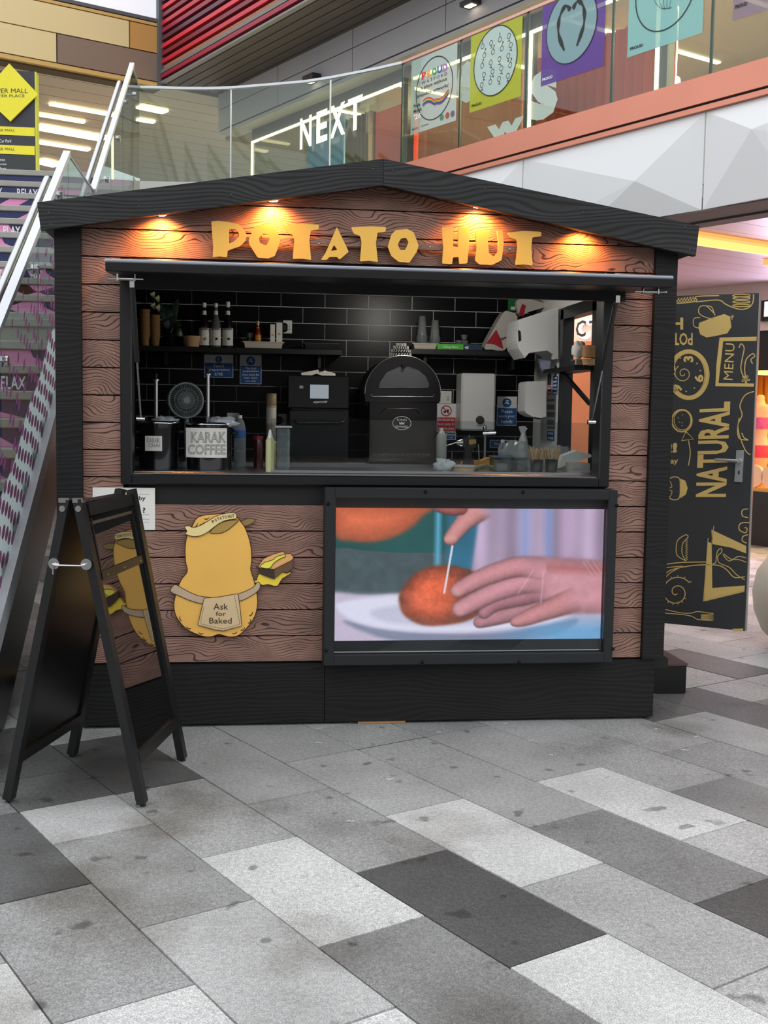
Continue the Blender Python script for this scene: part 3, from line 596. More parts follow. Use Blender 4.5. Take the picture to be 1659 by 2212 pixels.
# lilac cloth
f = 1/(1+np.exp(-sd([(855, 230), (905, 140), (1600, 120), (1600, 900), (870, 900)])/5)); shade = .93+.10*np.sin(gx/44+.8*np.sin(gy/150))+.06*np.sin(gx/19); put(f, cl((190, 165, 196), shade-.10*np.clip((gy-350)/300, 0, 1)))
for cx, w_, c in ((1110, 55, (128, 150, 205)), (1238, 45, (120, 146, 205)), (1330, 60, (196, 164, 204))): put(np.clip(1-np.abs(gx-cx-(gy-300)*.02)/w_, 0, 1)*.7*(gx > 900), c)
s_ = sd([(100, 100), (590, 130), (560, 190), (500, 250), (410, 300), (300, 325), (200, 320), (105, 290)]); put(1/(1+np.exp(-s_/6)), cl((205, 100, 66), .75+.35*np.clip(s_/120, 0, 1)+.12*n3))
# plate and cloth below
put(1/(1+np.exp(-sd([(60, 610), (300, 600), (900, 590), (1560, 640), (1600, 700), (1600, 900), (60, 900)])/5)), cl((205, 190, 214), .96+.05*n2))
sh = sd([(160, 740), (500, 800), (1000, 810), (1400, 740), (1250, 830), (800, 862), (400, 840)]); put(np.clip(sh/25+.6, 0, 1)*.8, (112, 122, 150)); put(np.clip((gx-900)/400, 0, 1)*np.clip((gy-700)/100, 0, 1)*.8, (88, 160, 212))
s_ = sd([(108, 660), (180, 625), (420, 600), (800, 590), (1250, 600), (1420, 660), (1400, 710), (1250, 760), (950, 800), (620, 808), (350, 785), (180, 735)]); put(1/(1+np.exp(-s_/4)), cl((222, 218, 240), .93+.09*np.clip(s_/20, 0, 1)))
s_ = sd([(290, 700), (400, 660), (800, 640), (1200, 660), (1200, 720), (900, 765), (600, 770), (380, 750)]); put(np.clip(s_/30+.4, 0, 1)*.6, (186, 182, 206))
# potato
s_ = sd([(443, 625), (460, 570), (520, 495), (600, 455), (680, 445), (760, 455), (850, 490), (900, 560), (900, 680), (820, 740), (700, 765), (590, 768), (520, 745), (465, 700)]); lit_ = .62+.55*np.clip(s_/90, 0, 1)*np.clip(1.25-np.hypot(gx-560, gy-560)/330, 0, 1)+.25*(n3-.5)+.2*(n2-.5)
put(1/(1+np.exp(-s_/4)), cl((205, 92, 58), lit_)); put(np.clip(s_/30, 0, 1)*np.clip((gx-690)/140, 0, 1)*.6, (96, 58, 52))
def finger(pts, wd, c0, c1=None):                                   # tapered shaded finger along a spine
    P = np.array(smooth_pts([np.array([a, b, 0.0]) for a, b in pts], 8))[:, :2]; W = np.interp(np.linspace(0, 1, len(P)), np.linspace(0, 1, len(wd)), wd); best = np.full(gx.shape, 9.0); along = np.zeros(gx.shape); sgn = np.zeros(gx.shape)
    for i in range(len(P)-1):
        e = P[i+1]-P[i]; t = np.clip(((gx-P[i][0])*e[0]+(gy-P[i][1])*e[1])/(e@e+1e-9), 0, 1); dx = gx-P[i][0]-t*e[0]; dy = gy-P[i][1]-t*e[1]; q = np.hypot(dx, dy)/(W[i]*(1-t)+W[i+1]*t); u = q < best; best = np.where(u, q, best); along = np.where(u, (i+t)/len(P), along); sgn = np.where(u, dy/(W[i]), sgn)
    k = (1.06-.35*best**3-.22*np.clip(sgn, 0, 1)+.10*(n3-.5)); put(np.clip((along-.02)/.22, 0, 1)/(1+np.exp((best-1)*22)), cl(c0, k)); return best
# back of the hand, then the fingers on top
s_ = sd([(1000, 440), (1150, 402), (1300, 405), (1560, 430), (1600, 500), (1600, 690), (1400, 710), (1200, 735), (1060, 760), (1040, 700), (1000, 560)]); put(1/(1+np.exp(-s_/5)), cl((196, 138, 148), .80+.28*np.clip(s_/70, 0, 1)+.14*(n2-.5)))
put(np.clip(1-np.abs(gy-460-(gx-1300)*.05)/42, 0, 1)*(gx > 1230)*.6, (172, 92, 92))
finger([(1230, 620), (1080, 690), (900, 745), (870, 752)], [60, 52, 36, 26], (178, 122, 132)); finger([(1420, 620), (1260, 680), (1120, 735), (1065, 752)], [70, 56, 40, 24], (198, 132, 136))
finger([(1260, 560), (1100, 610), (960, 650), (860, 745)][:3]+[(900, 700)], [70, 56, 44, 34], (176, 118, 128)); finger([(1250, 520), (1100, 540), (950, 590), (830, 650), (772, 680)], [78, 62, 54, 50, 44], (206, 142, 152)); finger([(1230, 470), (1080, 455), (930, 495), (820, 545), (755, 580)], [62, 55, 52, 46, 40], (204, 138, 146))
for (a, b, w2) in (((1215, 480), (1205, 650), 7), ((1160, 470), (1080, 600), 6), ((1430, 430), (1480, 500), 4), ((1450, 425), (1505, 495), 4), ((1480, 425), (1540, 500), 4)):
    e = np.array(b)-np.array(a); t = np.clip(((gx-a[0])*e[0]+(gy-a[1])*e[1])/(e@e), 0, 1); put(np.clip(1-np.hypot(gx-a[0]-t*e[0], gy-a[1]-t*e[1])/w2, 0, 1)*.45, (232, 196, 208))
for p in ((752, 588), (768, 690)): put(np.clip(1.3-np.hypot((gx-p[0])/34, (gy-p[1])/26), 0, 1)*.6, (226, 158, 160))
# raised finger and the skewer
finger([(905, 120), (830, 170), (770, 230), (712, 305)], [70, 62, 46, 38], (206, 138, 138)); put(np.clip(1-np.abs((gx-700)*.2+(gy-305))/26, 0, 1)*(np.hypot(gx-712, gy-312) < 32)*.5, (232, 170, 160)); finger([(600, 120), (700, 150), (760, 140)], [28, 30, 40], (160, 88, 84))
a, b = (722, 345), (684, 592); e = np.array(b)-np.array(a); t = np.clip(((gx-a[0])*e[0]+(gy-a[1])*e[1])/(e@e), 0, 1); put(np.clip(1.6-np.hypot(gx-a[0]-t*e[0], gy-a[1]-t*e[1])/5, 0, 1), (228, 218, 232))
IMG = np.clip(IMG*(.985+.03*nse(6, 9, 1))[..., None], 0, 255)
xs = np.linspace(sx0, sx1, NX)-ORG[tv.name][0]; zs = np.linspace(sz0, sz1, NZ)-ORG[tv.name][2]; yy = -.062-ORG[tv.name][1]
V = np.stack([np.tile(xs, NZ), np.full(NX*NZ, yy), np.repeat(zs, NX)], 1); ii = (np.arange(NZ-1)[:, None]*NX+np.arange(NX-1)[None]).ravel()
me = bpy.data.meshes.new('screen_picture'); me.from_pydata(V.tolist(), [], np.stack([ii, ii+1, ii+1+NX, ii+NX], 1).tolist())
ca = me.color_attributes.new('picture', 'FLOAT_COLOR', 'POINT'); s_ = IMG.reshape(-1, 3)/255; l_ = np.where(s_ <= .04045, s_/12.92, ((s_+.055)/1.055)**2.4); ca.data.foreach_set('color', np.concatenate([l_, np.ones((len(l_), 1))], 1).ravel())
pm = bpy.data.materials.new('lit_screen'); pm.use_nodes = True; N, K = nt(pm); b = N['Principled BSDF']; b.inputs['Base Color'].default_value = (.01, .01, .01, 1); b.inputs['Roughness'].default_value = .4
at = N.new('ShaderNodeVertexColor'); at.layer_name = 'picture'; K.new(at.outputs[0], b.inputs['Emission Color']); b.inputs['Emission Strength'].default_value = .98/2**EXPO; me.materials.append(pm)
o = bpy.data.objects.new('screen_picture', me); C.objects.link(o); o.parent = tv; o['label'] = 'lit picture of hands pricking a potato on a white plate'
MB().box(gx0, gx1, TY+.028, TY+.032, gz0, gz1).build('cover_glass', glassmat('screen_glass', (250, 252, 252), 1.0), tv)
# ------------------------------------------------------------------ potato-shaped board
S1 = lambda x, y, Y=-.02: onY(340+x/5.184, 1080+y/5.184, Y)
pb = thing('potato_board', S1(650, 1530, -.01), 'flat golden potato-shaped cut-out board reading Ask for Baked', 'sign')
gp = mat('golden_print', (255, 194, 94), .4, var=.10, vscale=5); tan = mat('tan_print', (226, 198, 152), .45, var=.12, vscale=12); dk = mat('dark_brown_print', (58, 30, 14), .5); cream = mat('cream_print', (246, 224, 156), .45); spotm = mat('pitted_print', (214, 134, 60), .5)
NV = (0, -1, 0)
def art(name, pts, m_, Y, th=.0025, out=7, par=pb, fn=S1, sm=True, k=4, lab=None):
    P = smooth_pts([fn(*p, Y) for p in pts], k, True) if sm else [fn(*p, Y) for p in pts]
    o = MB().poly(P, (0, th, 0)).build(name, m_, par, label=lab)
    if out: MB().ribbon([q+np.array([0, -.0006, 0]) for q in P], out/5.184/441, NV, True).build('outline', dk, o, recalc=False)
    return o
body = [(385,300),(440,205),(530,168),(640,158),(760,150),(870,175),(930,240),(975,300),(1020,410),(1048,530),(1055,680),(1045,780),(1075,880),(1100,980),(1118,1080),(1120,1180),(1095,1290),(1050,1370),(985,1450),(900,1520),(800,1532),(690,1505),(610,1530),(530,1530),(460,1510),(350,1460),(270,1390),(205,1290),(185,1180),(200,1080),(225,990),(270,890),(335,800),(318,700),(310,560),(325,430),(345,370)]
art('potato_panel', body, gp, -.022, .012, 9, lab='golden potato-shaped panel')
art('cap_flap', [(925,250),(1010,207),(1080,212),(1092,235),(1060,262),(1000,288),(960,285)], mat('olive_print', (150, 124, 72), .5), -.018)
art('belt', [(175,962),(215,952),(300,1000),(400,1050),(500,1080),(690,1092),(900,1052),(1060,985),(1120,920),(1150,940),(1140,1000),(1060,1068),(915,1135),(700,1165),(500,1160),(380,1130),(260,1080),(150,1025)], mat('belt_print', (204, 178, 148), .5, var=.12, vscale=14), -.0262, lab='tan belt printed across the board')
pk = art('pocket', [(525,1100),(700,1085),(890,1050),(905,1062),(925,1200),(945,1410),(830,1440),(740,1467),(640,1452),(455,1400),(490,1240)], tan, -.030, sm=False, lab='tan pocket reading Ask for Baked')
art('cap_brim', [(590,355),(680,268),(780,235),(905,225),(850,285),(780,340),(700,372),(620,372)], mat('brim_print', (178, 146, 72), .5), -.0262)
bd = art('cap_band', [(305,300),(350,290),(400,307),(470,290),(560,240),(640,190),(740,155),(865,145),(882,205),(780,225),(700,257),(620,315),(560,362),(480,400),(400,408),(312,380),(330,350)], cream, -.030, lab='cream band reading POTATO HUT')
tx = MB()
for t, x0_, x1_, y0_, y1_ in (('Ask', 628, 792, 1228, 1160), ('for', 655, 768, 1298, 1250), ('Baked', 582, 832, 1384, 1318)): text(tx, t, S1(x0_, y0_, -.0315), S1(x1_, y0_, -.0315)-S1(x0_, y0_, -.0315), S1(x0_, y1_, -.0315)-S1(x0_, y0_, -.0315), bold=.0)
tx.build('lettering', dk, pk, recalc=False)
tx = MB(); 
lets = [('P', 622, 262, -27), ('O', 650, 246, -24), ('T', 678, 233, -20), ('A', 703, 223, -15), ('T', 731, 215, -12), ('O', 756, 209, -9), ('H', 790, 202, -5), ('U', 816, 199, -3), ('T', 840, 197, 0)]
for ch, x_, y_, an in lets:
    c_, s2 = math.cos(math.radians(an)), math.sin(math.radians(an)); o_ = S1(x_, y_, -.0315); text(tx, ch, o_, S1(x_+22*c_, y_+22*s2, -.0315)-o_, S1(x_+36*s2, y_-36*c_, -.0315)-o_, bold=.02)
tx.build('lettering', dk, bd, recalc=False)
m = MB()
def dash(mb, a, b, n):
    for i in range(n):
        t0, t1 = (i+.15)/n, (i+.7)/n; mb.ribbon([S1(a[0]+(b[0]-a[0])*t0, a[1]+(b[1]-a[1])*t0, -.0315), S1(a[0]+(b[0]-a[0])*t1, a[1]+(b[1]-a[1])*t1, -.0315)], .0022, NV)
for a, b, n in (((522, 1190), (482, 1380), 9), ((482, 1385), (640, 1425), 7), ((640, 1425), (740, 1443), 4), ((740, 1443), (925, 1390), 8), ((925, 1388), (862, 1065), 13)): dash(m, a, b, n)
m.build('stitching', dk, pk, recalc=False)
m = MB()
for cx, cy, a in ((262,1330,1.2),(350,1430,.4),(488,1490,.2),(865,1485,-.3),(955,1445,-.6),(1030,1360,-1),(1048,1277,-.9),(430,285,-.9),(500,262,-.5),(550,205,-.2)):
    c_, s2 = math.cos(a), math.sin(a); P = [S1(cx+c_*u-s2*v, cy+s2*u+c_*v, -.0235) for u, v in ((-30, -6), (-22, 10), (0, 16), (24, 8), (32, -8), (18, 2), (0, 6), (-16, 2))]; m.poly(P, (0, .001, 0))
m.build('pits', dk, pb)
# loaded potato tray held out on a golden bracket
br = thing('tray_board', S1(1300, 960, -.01), 'small cut-out board of a loaded baked potato in a brown tray on a golden bracket', 'sign')
yel = mat('yellow_print', (252, 222, 70), .4)
art('bracket', [(1078,905),(1110,900),(1130,835),(1165,820),(1250,860),(1330,850),(1380,800),(1450,820),(1495,800),(1485,830),(1400,880),(1385,900),(1350,960),(1310,965),(1240,945),(1180,955),(1130,935),(1082,925)], yel, -.018, .010, par=br, sm=False)
art('potato', [(1130,740),(1190,655),(1290,610),(1405,575),(1430,605),(1490,600),(1525,640),(1500,690),(1300,785),(1150,775)], mat('potato_skin_print', (246, 186, 112), .45), -.022, .012, par=br, sm=False)
art('filling', [(1150,748),(1200,700),(1250,685),(1300,665),(1340,632),(1420,612),(1435,632),(1390,650),(1310,700),(1250,768)], mat('filling_print', (246, 242, 90), .45), -.0262, par=br, k=3)
art('tray_side', [(1308,775),(1520,668),(1515,765),(1455,815),(1400,805),(1308,885)], mat('tray_print', (112, 84, 60), .45), -.0262, par=br, sm=False)
art('tray_end', [(1105,745),(1145,765),(1308,775),(1308,885),(1170,835),(1140,800)], mat('tray_print_dark', (62, 46, 38), .45), -.0262, par=br, sm=False)
# notice half hidden by the pavement board
nx0, nz1 = onY(200, 1053, -.004)[[0, 2]]; nx1, nz0 = onY(335, 1145, -.004)[[0, 2]]
nt_ = MB().box(nx0, nx1, -.004, -.001, nz0, nz1).build('notice', paper, base=((nx0+nx1)/2, 0, nz0)); tag(nt_, 'white paper notice on the cladding behind the pavement board', 'notice')
m = MB(); text(m, 'by', (onY(300, 1083, -.005)), (.032, 0, 0), (0, 0, .026), bold=.02); text(m, '?', onY(308, 1108, -.005), (.014, 0, 0), (0, 0, .026), bold=.02)
for yy_ in (1068, 1112, 1122, 1128): p = onY(300, yy_, -.005); m.box(p[0], p[0]+.05, -.0048, -.0042, p[2], p[2]+.0012)
m.build('lettering', mat('ink', (60, 60, 62), .8), nt_, recalc=False)
# ------------------------------------------------------------------ pavement A-board
ZT = 0
def vz(XY, ypx):                                                    # height of the point above XY seen at image row ypx
    lo, hi = 0, 3
    for _ in range(40):
        mid = (lo+hi)/2; p = np.array([XY[0], XY[1], mid])-CAM; y = 1106-F*(p@CU)/(p@CW)
        if y > ypx: lo = mid
        else: hi = mid
    return lo
fA, bA = np.array([-.936, -1.064, 0]), np.array([-.765, -.434, 0])      # left leaf: front foot, rear foot
fB, bB = np.array([-.403, -1.158, 0]), np.array([-.27, -.538, 0])       # right leaf
tF = (fA+fB)/2; tB = (bA+bB)/2; zt = (vz(tF, 1070)+vz(tB, 1064))/2; tF[2] = zt; tB[2] = zt
ab = thing('pavement_board', (tF+tB)/2*np.array([1, 1, 0]), 'empty black wooden A-shaped pavement board with glossy panels in front of the kiosk', 'sign')
gloss = mat('glossy_black_board', (6, 6, 7), .03, spec=.9); gloss.node_tree.nodes['Principled BSDF'].inputs['IOR'].default_value = 2.5; matte = mat('satin_black_board', (9, 9, 10), .3)
ebl = mat('black_painted_timber', (20, 21, 22), .38, bump=.15, bscale=25, stretch=(3, 3, 1))
axis = (tB-tF)/np.linalg.norm(tB-tF); LW = .048
for side, (f_, b_) in enumerate(((fA, bA), (fB, bB))):
    off = np.array([-.022, 0, 0]) if side == 0 else np.array([.022, 0, 0])
    TF, TB = tF+off, tB+off; vup = (TF+TB)/2-(f_+b_)/2; H_ = np.linalg.norm(vup); vup /= H_; nr = np.cross(axis, vup); nr /= np.linalg.norm(nr)
    if (nr[0] > 0) != (side == 1): nr = -nr
    ax2 = (b_-f_)/np.linalg.norm(b_-f_)
    for k, (ft, tp2, s2) in enumerate(((f_, TF, 1), (b_, TB, -1))):
        d = tp2-ft; L_ = np.linalg.norm(d); d /= L_; cut = .03
        o = ft; sdv = ax2*s2
        P = []
        lg = MB(); lg.obox(o-nr*.017+d*.012, sdv*LW, nr*.034, d*(L_-.012)); lo = lg.build('leg', ebl, ab)
        MB().cyl(ft+sdv*LW/2+np.array([0, 0, .0]), ft+sdv*LW/2+d*.02, .012, 10).build('rubber_foot', inner, lo)
    ww = np.linalg.norm(b_-f_); i0 = f_+ax2*LW; iw = ww-2*LW; z_lo = .16; z_hi = H_-.02
    MB().obox(i0+vup*z_lo-nr*.004, ax2*iw, nr*.008, vup*(z_hi-z_lo)).build('panel', gloss if side else matte, ab)
    MB().obox(i0+vup*z_lo-nr*.017, ax2*iw, nr*.034, vup*.045).build('bottom_rail', ebl, ab); MB().obox(i0+vup*(z_hi-.05)-nr*.017, ax2*iw, nr*.034, vup*.05).build('top_rail', ebl, ab)
    if side == 1:
        r = MB().obox(i0+vup*(H_*.735)+nr*.004, ax2*iw, nr*.010, vup*.034).build('middle_strip', ebl, ab)
        mm = MB()
        for t in (.12, .5, .9): mm.cyl(i0+vup*(H_*.735+.014)+ax2*iw*t+nr*.0135, i0+vup*(H_*.735+.014)+ax2*iw*t+nr*.0165, .004, 8)
        mm.build('screw', mat('brass', (214, 190, 130), .3, metal=.9), r)
        MB().obox(i0+vup*(z_hi-.085)+nr*.004, ax2*iw*.96, nr*.004, vup*.012).build('clip_rail', mat('worn_brown_edge', (74, 56, 42), .6), ab)
        for s2, tt in ((0, .018), (1, .982)): MB().obox(i0+vup*(H_*.76)+ax2*iw*tt-ax2*.006+nr*.004, ax2*.012, nr*.008, vup*(z_hi-.06-H_*.76)).build('side_bead', ebl, ab)
hg = MB()
for s2 in (-1, 1):
    c_ = tF+np.array([s2*.030, 0, -.035])-axis*.002; MB().cyl(c_+axis*.004, c_-axis*.004, .012, 14).build('hinge_bolt', chrome, ab)
MB().obox(tF+np.array([-.045, 0, -.012])-axis*.001, (.038, 0, 0), axis*.03, (0, 0, .018)).build('hinge_plate', chrome, ab); MB().obox(tF+np.array([.007, 0, -.012])-axis*.001, (.038, 0, 0), axis*.03, (0, 0, .018)).build('hinge_plate', chrome, ab)
def alongleg(ft, tp2, z): return ft+(tp2-ft)*(z/tp2[2])
pa = alongleg(fA, tF+np.array([-.022, 0, 0]), vz(alongleg(fA, tF, .83), 1217))-axis*.004+np.array([.008, 0, 0]); pb2 = alongleg(fB, tF+np.array([.022, 0, 0]), pa[2])-axis*.004+np.array([-.012, 0, 0])
hk = MB(); hk.tube([pa-axis*.012, pa-axis*.016+(pb2-pa)*.12+np.array([0, 0, -.004]), pa-axis*.016+(pb2-pa)*.85+np.array([0, 0, -.004]), pb2-axis*.012], .004, 8); ho = hk.build('hook_stay', chrome, ab)
for p in (pa, pb2): MB().cyl(p+axis*.002, p-axis*.003, .022, 18).build('rosette', chrome, ho)
MB().cyl(pa-axis*.01, pa-axis*.01+np.array([0, 0, -.04]), .0035, 8).build('catch', chrome, ho)
# ------------------------------------------------------------------ inside the kiosk
CZ = 1.25                                                           # worktop height
def R_(px, Y): return px/F*(Y-CAM[1])*1.0
def lathe_px(mb, cx, Y, prof, n=18, base=None, px=True):            # prof: (radius px, row px) from bottom to top, or seated at base height
    c = onY(cx, prof[0][1], Y); zs = [onY(cx, y, Y)[2] for _, y in prof]; b = zs[0] if base is None else base; top = zs[-1]
    k = (top-b)/(zs[-1]-zs[0]) if base is not None else 1
    return mb.lathe((c[0], Y, b), [(R_(r, Y), (z-zs[0])*k) for (r, _), z in zip(prof, zs)], n)
def one(mb, name, m_, label, cat, group=None, **k): return tag(mb.build(name, m_, **k), label, cat, group)
fc = thing('front_counter', (.6, .4, .30), 'stainless steel front counter behind the serving window', 'counter')
MB().box(IX0+.01, IX1-.01, .11, .72, CZ-.035, CZ, .004).build('worktop', steel, fc); MB().box(IX0+.02, IX1-.02, .16, .68, .30, CZ-.036).build('carcass', blk2, fc)
rc = thing('rear_counter', (.6, 1.7, .30), 'steel rear counter along the tiled back wall', 'counter')
MB().box(IX0+.01, IX1-.01, 1.30, 2.03, CZ-.035, CZ, .004).build('worktop', steel, rc); MB().box(IX0+.02, IX1-.02, 1.34, 2.02, .30, CZ-.036).build('carcass', blk2, rc)
lamp('kiosk_ceiling_lamp', 'POINT', (1.0, .85, 2.27), 9, (255, 250, 240), .07)
t = thing('ceiling_lamp', (1.0, .85, 2.34), 'round ceiling lamp inside the kiosk', 'lamp'); MB().lathe((1.0, .85, 2.335), [(.08, 0), (.09, .012), (.09, .018)], 24).build('diffuser', em('lamp_diffuser', (255, 250, 240), 2), t)
# shelves
shm = mat('black_shelf', (14, 14, 16), .5)
def shelf(x0, y, x1, yb, lab):
    a, b = onY(x0, y, 1.80), onY(x1, y, 1.80); t = thing('wall_shelf', ((a[0]+b[0])/2, 1.92, a[2]-.04), lab, 'shelf')
    MB().box(a[0], b[0], 1.80, IY-.006, a[2]-.035, a[2], .002).build('board', shm, t)
    for q in (.12, .88): X = a[0]+(b[0]-a[0])*q; MB().box(X, X+.02, 1.86, IY-.006, a[2]-.12, a[2]-.035).build('bracket', shm, t)
    return a[2]
SLz = shelf(300, 746, 740, 762, 'long black shelf on the left of the tiled wall'); SRz = shelf(888, 753, 1140, 765, 'black shelf on the right of the tiled wall')
# signs on the back wall
blue = mat('sign_blue', (36, 92, 158), .5); red = mat('sign_red', (190, 52, 62), .5); wink = mat('white_print', (236, 238, 240), .6); dblue = mat('navy_ink', (20, 50, 110), .5)
def wallsign(name, x0, y0, x1, y1, split, col, lines, label, icon='ring', Y=2.036, bw2=1.2):
    a = onY(x0, y1, Y); b = onY(x1, y0, Y); o = MB().box(a[0], b[0], Y, Y+.006, a[2], b[2]).build(name, wink, base=((a[0]+b[0])/2, Y, a[2])); tag(o, label, 'sign')
    p = onY(x0+bw2, y1-bw2, Y-.001); q = onY(x1-bw2, split, Y-.001); MB().box(p[0], q[0], Y-.0015, Y, p[2], q[2]).build('colour_field', col, o)
    c = onY((x0+x1)/2, (y0+split)/2+.5, Y-.001); r = R_((split-y0)*.40, Y)
    if icon == 'ban':
        MB().lathe(c, [(r, 0), (r, .001)], 24, (0, -1, 0)).build('symbol', red, o); MB().lathe(c, [(r*.8, 0), (r*.8, .002)], 24, (0, -1, 0)).build('symbol', wink, o)
        k = MB(); k.ribbon([c+np.array([-r*.6, -.003, r*.6]), c+np.array([r*.6, -.003, -r*.6])], r*.2, NV); k.build('symbol', red, o); k = MB()
        k.box(c[0]-r*.5, c[0]-r*.05, c[1]-.0026, c[1]-.002, c[2]-r*.35, c[2]+.0); k.box(c[0]+r*.1, c[0]+r*.45, c[1]-.0026, c[1]-.002, c[2]-r*.4, c[2]+r*.25); k.build('symbol', inner, o)
    else:
        MB().lathe(c, [(r, 0), (r, .001)], 24, (0, -1, 0)).build('symbol', blue, o); k = MB()
        if icon == '!': k.box(c[0]-r*.1, c[0]+r*.1, c[1]-.002, c[1]-.0012, c[2]-r*.2, c[2]+r*.6); k.box(c[0]-r*.1, c[0]+r*.1, c[1]-.002, c[1]-.0012, c[2]-r*.6, c[2]-r*.35)
        else:
            k.poly([c+np.array([u*r, -.0015, v*r]) for u, v in ((-.7, -.3), (-.2, -.1), (.5, -.35), (.6, -.2), (.2, .1), (-.1, .15), (-.5, -.05))]); k.poly([c+np.array([u*r, -.0015, v*r]) for u, v in ((-.3, .3), (.3, .3), (.5, .45), (.1, .55), (-.3, .5))])
        k.build('symbol', wink, o)
    tx = MB(); n = len(lines); H = (y1-split)/(n+.35)
    for i, (s, wf) in enumerate(lines):
        cx_ = (x0+x1)/2; hw = (x1-x0)/2*wf; yb = split+H*(i+.95); o_ = onY(cx_-hw, yb, Y-.002); text(tx, s, o_, onY(cx_+hw, yb, Y-.002)-o_, onY(cx_-hw, yb-H*.72, Y-.002)-o_, bold=.01)
    tx.build('lettering', wink, o, recalc=False); return o
wallsign('wall_sign', 441, 767, 504, 815, 785, blue, [('Food', .34), ('preparation', .75), ('area', .28)], 'blue and white wall sign reading Food preparation area', '!')
wallsign('wall_sign', 518, 767, 565, 829, 791, blue, [('The food', .5), ('preparation', .7), ('area must be', .78), ('kept clean', .6), ('and tidy', .5)], 'blue and white wall sign about keeping the area clean and tidy', 'hand')
wallsign('wall_sign', 943, 872, 985, 932, 902, red, [('Do not put any', .8), ('food, waste, fat', .84), ('down the drains', .8)], 'red and white wall sign about food waste in the drains', 'ban')
wallsign('wall_sign', 1073, 857, 1117, 919, 882, blue, [('Please', .55), ('wash your', .82), ('hands', .55)], 'blue and white wall sign reading Please wash your hands', 'hand')
wallsign('wall_sign', 964, 934, 985, 950, 935, blue, [('Hand wash', .8), ('only', .4)], 'small blue sign just below the red drain sign', 'hand'); wallsign('wall_sign', 1058, 951, 1106, 967, 952, blue, [('Wash hands', .6)], 'small blue hand-washing sign behind the cordless drill', 'hand')
g2 = mat('sign_green', (30, 120, 62), .5); a = onY(1097, 672, 2.036); b = onY(1118, 645, 2.036); o = MB().box(a[0], b[0], 2.036, 2.042, a[2], b[2]).build('wall_sign', g2); tag(o, 'green wall sign behind the packs of paper towels', 'sign'); MB().box(a[0]+.02, a[0]+.05, 2.0345, 2.036, a[2]+.01, a[2]+.03).build('symbol', wink, o)
# sockets
def socket(x0, y0, x1, y1, label, plug=0):
    a = onY(x0, y1, 2.03); b = onY(x1, y0, 2.03); o = MB().box(a[0], b[0], 2.03, 2.042, a[2], b[2], .003).build('wall_socket', white); tag(o, label, 'socket')
    W_, H_ = b[0]-a[0], b[2]-a[2]; MB().box(a[0]+W_*.1, a[0]+W_*.25, 2.027, 2.03, a[2]+H_*.6, a[2]+H_*.8).build('switch', white, o)
    if plug: MB().box(a[0]+W_*.05-.02, a[0]+W_*.5, 1.99, 2.03, a[2]+H_*.1, a[2]+H_*.75, .01).build('plug', inner, o)
    k = MB(); k.box(a[0]+W_*.6, a[0]+W_*.8, 2.0285, 2.03, a[2]+H_*.3, a[2]+H_*.34); k.box(a[0]+W_*.68, a[0]+W_*.72, 2.0285, 2.03, a[2]+H_*.45, a[2]+H_*.6); k.build('slots', inner, o)
socket(490, 892, 517, 916, 'white wall socket above the water bottle'); socket(611, 692, 631, 720, 'white wall socket with a black plug above the left shelf', 1); socket(949, 845, 976, 872, 'white double switch right of the domed oven'); socket(600, 894, 619, 918, 'white wall socket left of the touchscreen oven', 1)
